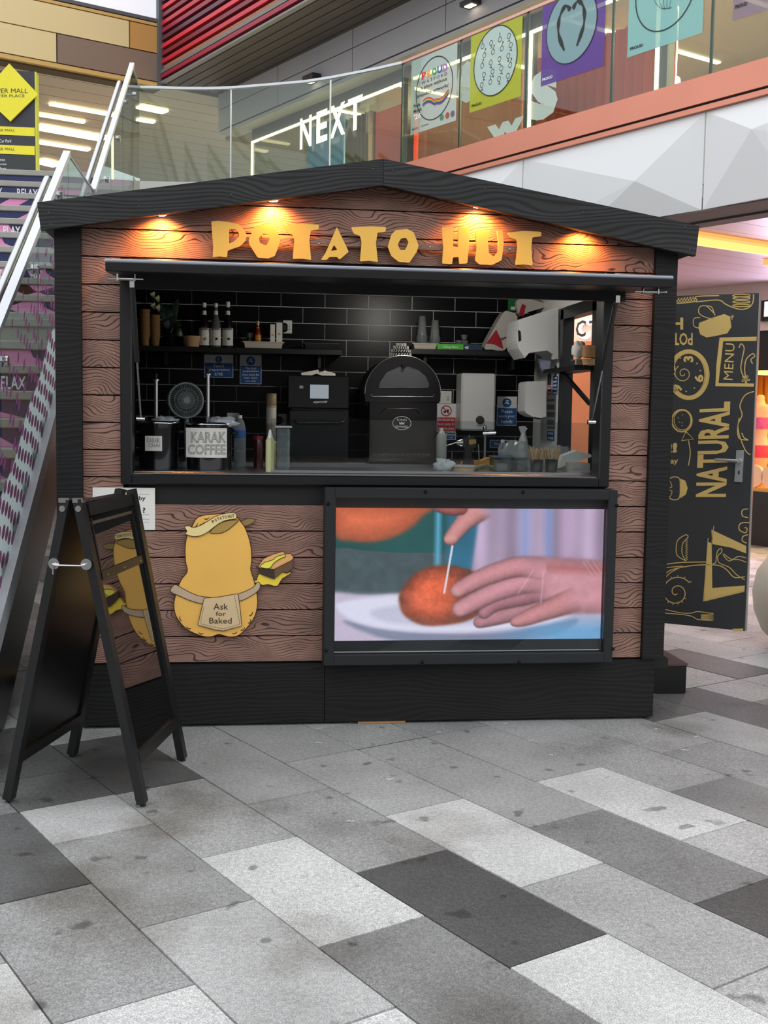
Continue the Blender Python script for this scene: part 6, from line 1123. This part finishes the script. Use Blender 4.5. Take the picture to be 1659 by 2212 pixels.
ptext(q, 'PROUD', mp, .05, .25, .06, .095, bold=.03); q.build('symbols', blackink, o, recalc=False)
zb3 = onK(1169, 187, KP)[2]
o, mp, W_, H_ = poster(1169, 1304, zb3, film('violet_film', (92, 52, 150), .78), 'violet poster with two long brush strokes in a mint oval on gallery glass'); CC = (.48, .62); RR = .40*W_
q = MB(); ring(q, mp, W_, H_, *CC, RR, fill=True, l=.0025); q.build('disc', tealp, o, recalc=False); q = MB(); ring(q, mp, W_, H_, *CC, RR, .008, l=.004)
for s_ in (-1, 1): P = smooth_pts([mp(CC[0]+s_*.02, CC[1]+.20, .005), mp(CC[0]+s_*.10, CC[1]+.27, .005), mp(CC[0]+s_*.19, CC[1]+.16, .005), mp(CC[0]+s_*.20, CC[1]-.04, .005), mp(CC[0]+s_*.10, CC[1]-.27, .005)], 6); q.ribbon(P, [.03+.012*math.sin(i) for i in range(len(P))], B3)
q.build('drawing', blackink, o, recalc=False); q = MB(); ptext(q, 'PROUD', mp, .03, .20, .06, .095, bold=.03); q.build('lettering', wink, o, recalc=False)
zb4 = onK(1354, 125, KP)[2]
o, mp, W_, H_ = poster(1354, 1514, zb4, film('mint_poster_film', (142, 200, 196), .78), 'mint green poster with a thin black circle on gallery glass'); q = MB(); ring(q, mp, W_, H_, .5, .62, .40*W_, .009, l=.004)
for s_ in range(5): q.ribbon(smooth_pts([mp(.40+.05*s_, .70, .004), mp(.36+.06*s_, .55, .004), mp(.44+.03*s_, .44-.01*s_, .004), mp(.52+.02*s_, .40, .004)], 5), .003, B3)
ptext(q, 'PROUD', mp, .04, .22, .07, .105, bold=.03); q.build('drawing', blackink, o, recalc=False)
zb5 = onK(1577, 48, KP)[2]
o, mp, W_, H_ = poster(1578, 1700, zb5, film('mauve_film', (148, 128, 142), .8), 'mauve poster at the far right of the gallery glass'); q = MB(); ptext(q, 'PROUD', mp, .04, .26, .12, .16, bold=.03); q.build('lettering', blackink, o, recalc=False)
# ------------------------------------------------------------------ gallery shopfronts and the grey wall above
KW = 7.3; gw = mat('grey_wall_panel', (146, 146, 150), .55); zS = 7.50
wl = MB().obox(ak(-3.5, KW+.03, 6.82), A3*18.6, B3*.3, (0, 0, .70)).build('wall_right', mat('wall_joint', (60, 60, 64), .7)); tag(wl, 'grey panelled wall above the gallery shops', kind='structure')
for c in range(9):
    a0 = 12.81+2.37-2.37*(c+1)
    for z0, z1 in ((6.825, 7.195), (7.21, 7.498)): MB().obox(ak(a0+.008, KW, z0), A3*min(2.354, 15.1-a0-.008), B3*.03, (0, 0, z1-z0)).build('wall_panel', gw, wl)
MB().obox(ak(-3.5, KW, 6.74), A3*18.5, B3*.35, (0, 0, .06)).build('recess_edge', mat('light_grey_trim', (150, 150, 150), .5), wl)
for (x0, y0, x1, y1, lab) in ((655, 156, 677, 180, 'small black cube wall light over the curve of the glass'), (995, -6, 1021, 16, 'black cube wall light at the top of the picture')):
    a = onK(x0, y1, KW-.15); b = onK(x1, y0, KW-.15); t = thing('wall_light', (a+b)/2*np.array([1, 1, 0])+np.array([0, 0, a[2]]), lab, 'lamp', 'cube wall lights'); s_ = abs(a@A3-b@A3); MB().obox(ak(b@A3, KW-.17, a[2]), A3*s_, B3*.17, (0, 0, b[2]-a[2])).build('housing', mat('light_housing', (34, 36, 40), .5), t); MB().obox(ak(b@A3+s_*.2, KW-.13, a[2]-.006), A3*s_*.6, B3*.09, (0, 0, .006)).build('lens', em('warm_lens', (255, 232, 200), 4), t)
# dark soffit and red louvres over the gallery
KR = 6.2; so = MB().obox(ak(-3.5, KR, 7.5), A3*18.6, B3*1.2, (0, 0, .08)).build('ceiling', mat('dark_mesh_soffit', (58, 55, 52), .6, bump=.5, bscale=60)); tag(so, 'dark perforated soffit above the gallery wall', kind='structure')
for c in range(6): MB().obox(ak(-3.5, KR+.03+.2*c, 7.488), A3*18.5, B3*.175, (0, 0, .012)).build('mesh_panel', mat('mesh_panel', (70, 67, 62), .55, bump=.6, bscale=90), so)
lv = thing('louvre_facade', ak(8, KR, 7.45), 'red louvred facade with long horizontal slats at the top', 'facade'); lv['kind'] = 'structure'
MB().obox(ak(-3.5, KR+.02, 7.58), A3*18.55, B3*.1, (0, 0, 3.4)).build('backing', mat('dark_backing', (40, 12, 22), .7), lv)
for i in range(22):
    c_ = [(196, 34, 54), (120, 30, 48), (214, 44, 60), (92, 44, 64), (150, 34, 60)][i % 5]; z = 7.84+.135*i; MB().obox(ak(-3.5, KR-.07, z), A3*18.55, B3*.09, (0, 0, .07)).build('slat', mat('red_slat_%d' % (i % 5), c_, .4), lv)
MB().obox(ak(-3.5, KR-.03, 7.72), A3*18.55, B3*.03, (0, 0, .09)).build('brush_strip', mat('copper_brush', (176, 120, 92), .7, var=.6, vscale=60, bump=.8, bscale=80), lv)
for z, c_, h_ in ((7.66, (110, 112, 112), .055), (7.575, (150, 26, 52), .07), (7.49, (120, 122, 122), .03)): MB().obox(ak(-3.5, KR-.09, z), A3*18.6, B3*.09, (0, 0, h_)).build('rail', mat('rail_%d' % c_[0], c_, .45), lv)
MB().obox(ak(15.05, KR-.12, 7.45), A3*.12, B3*.14, (0, 0, 3.4)).build('end_post', mat('post_grey', (90, 92, 96), .5), lv)
# cream and gold clad fascia at the back
bf = MB().obox(ak(15.25, -9, 7.42), B3*(KR+9-.02), A3*.3, (0, 0, 1.25)).build('wall_back', mat('clad_joint', (80, 66, 44), .7)); tag(bf, 'cream, gold and brown panelled fascia over the upper hall', kind='structure')
kx = lambda x, y: onN(x, y, A3, 15.15)@B3
cream2 = mat('cream_panel', (222, 204, 152), .5); goldp = mat('gold_panel', (196, 150, 84), .45); brownp = mat('brown_panel', (134, 114, 100), .5)
def cp(k0, k1, z0, z1, m_, n='cladding_panel'): MB().obox(ak(15.15, k0+.012, z0+.01), B3*(k1-k0-.024), A3*.1, (0, 0, z1-z0-.02)).build(n, m_, bf)
zA, zB, zC = onN(345, 178, A3, 15.15)[2], onN(350, 118, A3, 15.15)[2], onN(350, 60, A3, 15.15)[2]; k1_, k2_ = kx(123, 120), kx(280, 90); ke = KR-.03
cp(-9, k1_-4.2, zA, zB, goldp); cp(k1_-4.2, k1_, zA, zB, cream2); cp(k1_, ke, zA, zB, brownp); cp(-9, k2_-6, zB, zC, brownp); cp(k2_-6, k2_, zB, zC, cream2); cp(k2_, ke, zB, zC, goldp)
cp(-9, ke, zA-.09, zA, mat('gold_trim', (206, 172, 104), .4), 'trim'); cp(-9, ke, zC, zC+.07, mat('gold_trim'), 'trim'); cp(-9, ke, zC+.07, zC+.15, mat('post_grey'), 'trim')
wb = MB().obox(ak(15.2, -9, zC+.15), B3*(KR+9), A3*.1, (0, 0, 2.4)).build('light_box', mat('white_light_box', (235, 238, 242), .4, emit=(235, 240, 250), es=.25), bf)
# hall ceiling with light strips
hc = MB().obox(ak(15.2, -14, zA-.02), B3*26, A3*30, (0, 0, .1)).build('ceiling', mat('hall_ceiling_joint', (84, 76, 68), .8)); tag(hc, 'slatted beige ceiling of the upper hall', kind='structure')
hm = mat('hall_slat', (186, 174, 158), .5)
for i in range(44): MB().obox(ak(15.3+.62*i, -14, zA-.035), B3*26, A3*.59, (0, 0, .02)).build('ceiling_slat', hm, hc)
led = em('warm_led', (255, 226, 170), 5)
for i, (x0, y0, x1, y1, wd) in enumerate(((108, 223, 245, 247, .10), (80, 245, 182, 262, .12), (80, 272, 225, 298, .42), (82, 305, 192, 322, .2), (82, 345, 128, 356, .5), (300, 228, 357, 240, .25), (296, 256, 333, 262, .14))):
    a = onZ(x0, y0, zA-.04); b = onZ(x1, y1, zA-.04); a[2] -= .018; b[2] -= .018
    if a@A3 > 44: continue
    q = MB(); q.bar(a, b, wd, .04); one(q, 'light_strip', led, ['longest thin strip light on the hall ceiling', 'thin strip light left on the hall ceiling beside the totem', 'broad strip light across the middle of the hall ceiling', 'thin strip light below the broad one', 'broad strip light low beside the totem', 'broad strip light seen through the curved glass', 'thin strip light seen through the curved glass'][i], 'lamp', 'hall strip lights')
hw = MB().obox(ak(45, -14, 4.0), B3*26, A3*.2, (0, 0, zA-4.0)).build('wall_back', mat('brown_hall_wall', (120, 98, 82), .7)); tag(hw, 'brown end wall of the upper hall', kind='structure')
lamp('hall_lamp', 'AREA', tuple(ak(22, -2, zA-.3)), 300, (255, 224, 180), 5, tuple(ak(22, -2, 0))); lamp('hall_lamp', 'AREA', tuple(ak(34, 0, zA-.3)), 300, (255, 224, 180), 6, tuple(ak(34, 0, 0)))
for (x_, y0, y1, lab) in ((205, 318, 342, 'white cylinder lamp hanging in the hall left of the rail'), (303, 272, 296, 'white cylinder lamp hanging behind the second flight')):
    p = onN(x_, y1, A3, 24); z1 = onN(x_, y0, A3, 24)[2]; t = thing('pendant_lamp', p, lab, 'lamp', 'cylinder pendants'); MB().cyl(p, (p[0], p[1], z1), .16, 18).build('shade', mat('pendant_white', (214, 200, 180), .5), t); MB().cyl(p-np.array([0, 0, .01]), p, .14, 18).build('lens', em('warm_lens', (255, 232, 200), 4), t); MB().cyl((p[0], p[1], z1), (p[0], p[1], zA), .01, 6).build('cord', inner, t)
for (x_, y_, lab) in ((119, 182, 'white dome camera under the hall ceiling'), (412, 205, 'white dome camera seen through the curved glass')):
    p = onN(x_, y_, A3, 17.5); zc_ = zA-.035; t = thing('dome_camera', (p[0], p[1], p[2]), lab, 'camera', 'dome cameras'); MB().lathe((p[0], p[1], p[2]), [(.03, 0), (.08, .03), (.10, .08)], 18).build('dome', inner, t); MB().cyl((p[0], p[1], p[2]+.08), (p[0], p[1], p[2]+.18), .11, 18).build('housing', white, t); MB().cyl((p[0], p[1], p[2]+.18), (p[0], p[1], zc_), .02, 8).build('stem', white, t)
# directory totem
tY = 9.0; tt = thing('directory_totem', (onY(20, 300, tY)[0], tY, 4.0), 'dark directory totem with a yellow diamond at the head of the stairs', 'sign'); a = onY(-70, 370, tY); b = onY(75, 155, tY); MB().box(a[0], b[0], tY, tY+.16, 4.0, b[2]).build('column', mat('totem_grey', (48, 50, 56), .5), tt); MB().box(b[0], b[0]+.018, tY-.005, tY+.165, 4.0, b[2]).build('edge', mat('lime_edge', (202, 208, 50), .4), tt)
yl = mat('sign_yellow', (232, 222, 44), .45, var=.06, vscale=12); D4 = [onY(x, y, tY-.05) for x, y in ((20, 137), (82, 203), (22, 262), (-40, 203))]; dm = MB().poly(D4, (0, .03, 0)).build('diamond', yl, tt)
q = MB()
def tt_text(s, x0, x1, y0, y1, Y, par_mb): o_ = onY(x0, y0, Y); text(par_mb, s, o_, onY(x1, y0, Y)-o_, onY(x0, y1, Y)-o_, bold=.0)
tt_text('UPPER MALL', -25, 60, 201, 191, tY-.052, q); tt_text('CHARTER PLACE', -36, 53, 210, 204, tY-.052, q); q.build('lettering', mat('ink'), dm, recalc=False)
for y0, y1 in ((276, 288), (316, 329)):
    p, r = onY(-70, y1, tY-.004), onY(75, y0, tY-.004); bb = MB().box(p[0], r[0], tY-.006, tY, p[2], r[2]).build('band', yl, tt); q = MB(); tt_text('UPPER MALL', -18, 32, y1-4, y0+3, tY-.008, q); q.build('lettering', mat('ink'), bb, recalc=False)
q = MB(); tt_text('Charter Car Park', -28, 25, 308, 301, tY-.003, q); tt_text('Florist', -10, 11, 348, 342, tY-.003, q); tt_text('Iguanas', -14, 14, 358, 352, tY-.003, q); tt_text('Holidays', -18, 13, 368, 361, tY-.003, q); q.build('lettering', wink, tt, recalc=False)
# shop interior behind the gallery glass
KS = 7.62; aF = lambda x, y=200, k=KS: onK(x, y, k)@A3
sb = MB().obox(ak(-3.5, 11.5, 4.0), A3*19, B3*.1, (0, 0, 2.95)).build('wall_shop', mat('olive_shop_wall', (128, 122, 98), .7)); tag(sb, 'olive back wall of the gallery shops', kind='structure')
sc_ = MB().obox(ak(-3.5, KW+.35, 6.78), A3*19, B3*4.2, (0, 0, .06)).build('ceiling', mat('shop_ceiling', (120, 116, 106), .7)); tag(sc_, 'shop ceiling behind the gallery glass', kind='structure')
for i in range(9): q = MB(); q.obox(ak(-3+1.9*i, 8.0, 6.75), A3*.08, B3*3.2, (0, 0, .02)); q.build('ceiling_light', led, sc_)
shw = thing('shop_window', ak(6, KS, 4.0), 'row of LED-outlined shop windows along the gallery', 'window'); shw['kind'] = 'structure'; ledm = em('led_outline', (255, 232, 170), 3.2); fgm = mat('window_frame_grey', (92, 92, 90), .4)
bays = [(aF(873, 250), 14.33, 6.50), (aF(1134), aF(895), 6.50), (aF(1427, 120), aF(1142), 6.50), (-3.4, aF(1437, 120), 6.50)]
for n_, (a0, a1, zt_) in enumerate(bays):
    q = MB(); e = .035
    q.obox(ak(a0, KS-.03, zt_), A3*(a1-a0), B3*.03, (0, 0, e)); 
    if n_ in (0,): q.obox(ak(a1-e, KS-.03, 4.0), A3*e, B3*.03, (0, 0, zt_-4.0))
    if n_ == 2: q.obox(ak(a1-e*1.6, KS-.03, 4.0), A3*e*1.6, B3*.03, (0, 0, zt_-4.0)); q.obox(ak(a0, KS-.03, 4.0), A3*e*1.6, B3*.03, (0, 0, zt_-4.0))
    q.build('led_strip', ledm, shw); q = MB(); q.obox(ak(a0-.12, KS-.02, 4.0), A3*.12, B3*.12, (0, 0, 2.8)); q.build('mullion', fgm, shw); q = MB(); q.obox(ak(a0, KS-.01, zt_+e), A3*(a1-a0), B3*.1, (0, 0, 6.8-zt_-e)); q.build('head_panel', fgm, shw)
    q = MB(); q.obox(ak(a0, KS, 4.0), A3*(a1-a0), B3*.01, (0, 0, zt_-4.0)); q.build('pane', glassmat('shop_glass', (236, 240, 236), .9), shw)
[lamp('shop_lamp', 'AREA', tuple(ak(q_, 9.2, 6.6)), 270, (255, 226, 180), 1.2, tuple(ak(q_, 9.0, 4.2))) for q_ in (-1.5, 1.5, 4.5, 7.5, 10.5, 13)]
# big shop name in light and coloured drops
nx = thing('shop_sign', onK(720, 300, 7.5), 'tall warm-lit white letters reading NEXT behind the curved glass', 'sign'); nl = em('warm_letter', (255, 244, 214), 1.3)
N1, N2 = onK(650, 252, 7.5), onK(782, 212, 7.5); zt_ = (onK(660, 245, 7.5)[2]+onK(780, 212, 7.5)[2])/2; zb_ = (onK(660, 318, 7.5)[2]+onK(775, 280, 7.5)[2])/2
aL, aR = onK(648, 280, 7.5)@A3, onK(783, 240, 7.5)@A3
for ch, f0, f1 in (('N', 0, .20), ('E', .28, .46), ('X', .50, .74), ('T', .78, 1.0)):
    q = MB(); v, f_ = textmesh(ch, .03); o_ = ak(aL+(aR-aL)*f0, 7.5, zb_); U = -A3*abs(aR-aL)*(f1-f0); q.add([o_+U*w_[0]+np.array([0, 0, (zt_-zb_)*w_[1]]) for w_ in v], f_); q.build('letter', nl, nx, recalc=False)
def drop(x0, x1, zt_, zb_, m_, label, k=8.0, corr=0):
    a0, a1 = onK(x1, 250, k)@A3, onK(x0, 250, k)@A3; q = MB()
    if corr:
        n = int((a1-a0)/.02); vs = []
        for i in range(n+1): a = a0+(a1-a0)*i/n; kk_ = k+.05*abs(math.sin(a*2*math.pi/corr))
        vs = []
        for i in range(n+1): a = a0+(a1-a0)*i/n; kk_ = k+.07*abs(math.sin(a*math.pi/corr)); vs += [tuple(ak(a, kk_, zb_)), tuple(ak(a, kk_, zt_))]
        q.add(vs, [(2*i, 2*i+2, 2*i+3, 2*i+1) for i in range(n)], False); q.add([tuple(ak(a0, k+.12, zb_)), tuple(ak(a1, k+.12, zb_)), tuple(ak(a1, k+.12, zt_)), tuple(ak(a0, k+.12, zt_))], [(0, 1, 2, 3)])
    else: q.obox(ak(a0, k, zb_), A3*(a1-a0), B3*.05, (0, 0, zt_-zb_))
    return one(q, 'display_screen' if not corr else 'ribbed_curtain', m_, label, 'display' if not corr else 'curtain', recalc=not corr)
orc = mat('orange_ribbed', (222, 86, 52), .6); drop(1140, 1440, onK(1180, 118, 8.1)[2], 4.0, orc, 'orange ribbed curtain behind the violet poster', 8.1, .16)
drop(885, 1132, 6.3, 4.0, mat('salmon_ribbed', (232, 158, 140), .6), 'salmon ribbed curtain behind the rainbow poster', 8.2, .22)
drop(812, 872, 6.4, 4.0, orc, 'orange panel right of the lit shop letters', 8.0); drop(664, 742, 6.7, 4.0, mat('sky_blue_panel', (120, 168, 222), .5), 'pale blue panel behind the lit shop letters', 8.3); drop(742, 800, 6.6, 4.0, mat('taupe_panel', (112, 104, 84), .7), 'dark taupe pleated drape beside the blue panel', 8.25, .12)
for ch, x0, x1, y0, y1, lab in (('e', 985, 1032, 222, 132, 'big white letter e on the gallery shop window'), ('s', 1143, 1205, 258, 150, 'big white letter s on the gallery shop window'), ('w', 1052, 1132, 300, 262, 'big white letter w low on the gallery shop window')):
    k = KS-.012; A_, B_ = onK(x0, (y0+y1)/2, k)@A3, onK(x1, (y0+y1)/2, k)@A3; z0, z1 = onK((x0+x1)/2, y0, k)[2], onK((x0+x1)/2, y1, k)[2]; q = MB(); v, f_ = textmesh(ch, .05); q.add([ak(A_+(B_-A_)*w_[0], k, z0+(z1-z0)*w_[1]) for w_ in v], f_); one(q, 'window_letter', mat('vinyl_white', (226, 228, 226), .5), lab, 'lettering', recalc=False)
for i, (x_, y_) in enumerate(((1286, 118), (1445, 142), (1459, 182), (1138, 68))):
    p = onK(x_, y_, 8.6); t = thing('spotlight', p, ['white spotlight glowing behind the violet poster edge', 'upper of two white spotlights right of the LED post', 'lower of two white spotlights right of the LED post', 'white spotlight by the lime poster top corner'][i], 'lamp', 'shop spotlights'); d_ = np.array([-.3, -.8, -.5]); d_ /= np.linalg.norm(d_); MB().cyl(p, p-d_*.16, .06, 14).build('housing', white, t); MB().cyl(p+d_*.004, p, .05, 14).build('lens', em('spot_lens', (255, 250, 240), 6), t); MB().cyl(p-d_*.1, (p[0]-d_[0]*.1, p[1]-d_[1]*.1, 6.76), .012, 6).build('stem', white, t)
# ------------------------------------------------------------------ lower arcade on the right
KF = 9.1; cz = 3.2
lc = MB().obox(ak(-4, kk, cz+.012), A3*16, B3*(KF-kk), (0, 0, .08)).build('ceiling', mat('arcade_joint', (70, 62, 66), .7)); tag(lc, 'lilac metal panel ceiling of the lower arcade', kind='structure')
cmt = mat('lilac_metal', (196, 180, 188), .42, metal=.4, bump=.25, bscale=2.2)
for i in range(46): MB().obox(ak(-4+.34*i, kk+.005, cz), A3*.334, B3*(KF-kk-.01), (0, 0, .012)).build('ceiling_panel', cmt, lc)
cove = em('cove_orange', (255, 168, 88), .75); cove2 = em('cove_yellow', (255, 208, 118), .85)
t = thing('cove_light', ak(2.05, 7, cz-.1), 'long orange and yellow light cove across the arcade ceiling', 'lamp'); MB().obox(ak(1.93, kk+.2, cz-.035), A3*.09, B3*(KF-kk-.2), (0, 0, .03)).build('upper_strip', cove, t); MB().obox(ak(2.02, kk+.2, cz-.10), A3*.05, B3*(KF-kk-.2), (0, 0, .075)).build('lower_strip', cove2, t)
p = onZ(1655, 572, cz-.06); t = thing('box_light', p, 'short orange box light under the arcade ceiling at the right edge', 'lamp'); q = MB(); q.obox(p-A3*.1, A3*.14, B3*1.4, (0, 0, .055)); q.build('diffuser', cove, t)
lamp('arcade_lamp', 'AREA', tuple(ak(2.6, 7.2, 3.05)), 30, (255, 232, 225), 1.6, tuple(ak(2.6, 7.2, 0)), size_y=3); lamp('arcade_lamp', 'AREA', tuple(ak(7.5, 7.2, 3.05)), 60, (255, 222, 200), 1.6, tuple(ak(7.5, 7.4, 0)), size_y=4)
lamp('arcade_ceiling_fill', 'AREA', tuple(ak(3.5, 8.9, 2.6)), 45, (240, 228, 255), .3, tuple(ak(3.5, 6.5, 3.3)), size_y=5)  # unseen fill added to brighten the lilac ceiling, no fitting here
aw = thing('wall_arcade', ak(5, KF, 0), 'beige shop wall at the back of the arcade with a lit display window', 'wall', kind='structure'); zt1 = onK(1650, 714, KF)[2]; zg = onK(1650, 800, KF)[2]; zsill = onK(1640, 1062, KF)[2]
am = mat('beige_fascia', (214, 194, 186), .45); aX = onK(1560, 800, KF)@A3
MB().obox(ak(-4, KF, zt1), A3*20, B3*.2, (0, 0, cz-zt1)).build('fascia', am, aw); MB().obox(ak(-4, KF+.02, zg), A3*(aX+4), B3*.2, (0, 0, zt1-zg)).build('dark_header', inner, aw); MB().obox(ak(-4, KF, 0), A3*(aX+4), B3*.2, (0, 0, max(zsill, .3))).build('dark_plinth', mat('dark_brown_plinth', (34, 24, 20), .25), aw)
MB().obox(ak(aX, KF, 0), A3*(16-aX), B3*.2, (0, 0, zt1)).build('wood_wall', mat('orange_wood_wall', (190, 122, 82), .4, var=.2, vscale=3), aw)
for i in range(6): MB().obox(ak(aX+.5+1.3*i, KF-.012, .0), A3*.07, B3*.012, (0, 0, zt1)).build('post', mat('dark_bronze', (60, 44, 36), .4), aw)
MB().obox(ak(-4, KF+1.4, 0), A3*(aX+4.6), B3*.1, (0, 0, 3)).build('display_back', mat('display_peach', (236, 160, 110), .6), aw)
MB().obox(ak(-4, KF+.02, max(zsill, .3)), A3*(aX+4), B3*1.3, (0, 0, .04)).build('display_shelf', mat('display_gold', (214, 160, 70), .5), aw); MB().obox(ak(-4, KF+.05, zg-.02), A3*(aX+4), B3*1.2, (0, 0, .02)).build('lit_header', em('header_glow', (255, 196, 90), 2.5), aw)
q = MB(); 
for i in range(40): q.obox(ak(onK(1659, 900, KF)@A3-2+.1*i, KF+1.3, zg-.42), A3*.05, B3*.05, (0, 0, .40))
q.build('golden_fringe', mat('golden_fringe', (232, 176, 84), .5), aw)
lamp('display_lamp', 'AREA', tuple(ak(2.6, KF+.7, zg-.1)), 32, (255, 215, 180), 1, tuple(ak(2.6, KF+.8, 0)), size_y=2)
sgn = thing('shop_sign', onK(1275, 710, KF-.05), 'backlit dark serif letters C and T on the pale arcade fascia', 'sign'); halo = em('halo_white', (255, 240, 236), 1.4)
for ch, x0, x1 in (('C', 1246, 1268), ('T', 1274, 1296)):
    a0, a1 = onK(x0, 710, KF-.04)@A3, onK(x1, 710, KF-.04)@A3; z0, z1 = onK(x0, 729, KF-.04)[2], onK(x0, 693, KF-.04)[2]
    for m_, k_, g_ in ((halo, KF-.012, .03), (inner, KF-.06, 0)):
        q = MB(); v, f_ = textmesh(ch, .06 if g_ else .02); q.add([ak(a0+g_+(a1-a0-2*g_)*w_[0], k_, z0-g_+(z1-z0+2*g_)*w_[1]) for w_ in v], f_); q.build('letter' if not g_ else 'halo', m_, sgn, recalc=False)
t = thing('shop_sign', onK(1655, 692, KF-.1), 'black square box with a white lit letter at the right edge', 'sign'); a0, a1 = onK(1640, 670, KF-.08)@A3, onK(1690, 670, KF-.08)@A3; z0, z1 = onK(1650, 693, KF-.08)[2], onK(1650, 649, KF-.08)[2]; MB().obox(ak(a1, KF-.08, z0), A3*(a0-a1), B3*.08, (0, 0, z1-z0)).build('box', inner, t); q = MB(); text(q, 'E', ak(a0-.08, KF-.09, z0+.05), -A3*(a0-a1)*.4, (0, 0, (z1-z0)*.72), bold=.05); q.build('letter', em('halo_white', (255, 240, 236)), t, recalc=False)
# torso mannequin in the display
mp_ = onK(1637, 1010, KF+.35); MS = .94; mt = thing('mannequin', mp_, 'peach torso mannequin in pink and red underwear in the lit window', 'mannequin'); sk = mat('mannequin_peach', (236, 178, 140), .45)
ringsz = [(.0, .115, .085), (.06, .135, .10), (.14, .16, .115), (.22, .17, .12), (.30, .155, .105), (.38, .125, .09), (.44, .115, .085), (.52, .13, .095), (.60, .15, .12), (.67, .155, .125), (.74, .16, .10), (.80, .175, .085), (.83, .15, .075), (.85, .07, .06), (.90, .05, .05), (.95, .048, .048), (.97, .03, .03)]
def torso(z0, z1, g): 
    q = MB(); R = [(z*MS, (rx+g)*MS, (ry+g)*MS) for z, rx, ry in ringsz if z0 <= z <= z1]; n = 20; vs = []
    for z, rx, ry in R: vs += [tuple(mp_+A3*(-rx*math.cos(t_))+B3*(ry*math.sin(t_)*(1.0))+np.array([0, 0, z])) for t_ in np.linspace(0, 2*math.pi, n, endpoint=False)]
    q.add(vs, [(i*n+j, i*n+(j+1) % n, (i+1)*n+(j+1) % n, (i+1)*n+j) for i in range(len(R)-1) for j in range(n)], True); q.add(vs, [tuple(range(n)), tuple(range((len(R)-1)*n, len(R)*n))]); return q
torso(0, 1, 0).build('torso', sk, mt); torso(.14, .30, .005).build('briefs', mat('red_fabric', (226, 60, 80), .6), mt); torso(.52, .67, .007).build('bra', mat('pink_fabric', (226, 90, 150), .6, var=.5, vscale=20), mt)
zz_ = max(zsill, .3)+.04
if mp_[2]-zz_ > .01: MB().cyl((mp_[0], mp_[1], zz_), tuple(mp_), .02, 10).build('stand', chrome, mt)
for i, (x_, r_) in enumerate(((1631, .14), (1668, .14))):
    p = onK(x_, 1020, KF+.12); q = MB(); q.lathe((p[0], p[1], zz_+r_), [(r_, -.03), (r_, .03)], 26, tuple(-B3)); one(q, 'round_mirror', mat('peach_disc', (240, 196, 160), .3), ['round peach disc left of the pair below the mannequin', 'round peach disc right of the pair below the mannequin'][i], 'display', 'round display discs')
pp = ray(1762, 1290); s_ = (.36-CAM[2])/pp[2]; c = CAM+pp*s_
q = MB(); q.lathe((c[0], c[1], 0), [(.16, 0), (.24, .03), (.34, .12), (.395, .25), (.41, .38), (.385, .52), (.32, .62), (.25, .67), (.235, .68), (.20, .67)], 40); pl_ = one(q, 'planter', mat('beige_stone_planter', (214, 202, 184), .6, bump=.05), 'large rounded beige planter cut off by the right edge', 'planter')
# the far side of the mall, behind the viewer
ow = MB().box(-32, 36, -24.5, -24, 0, 7.5).build('wall_opposite', mat('opposite_wall', (176, 172, 168), .7, var=.2, vscale=.5)); tag(ow, 'plain grey building across the mall', kind='structure')
for i in range(9): MB().box(-24+5.8*i, -20+5.8*i, -23.98, -23.9, .4, 3.2).build('shopfront', mat('dark_shopfront', (40, 42, 46), .2), ow)
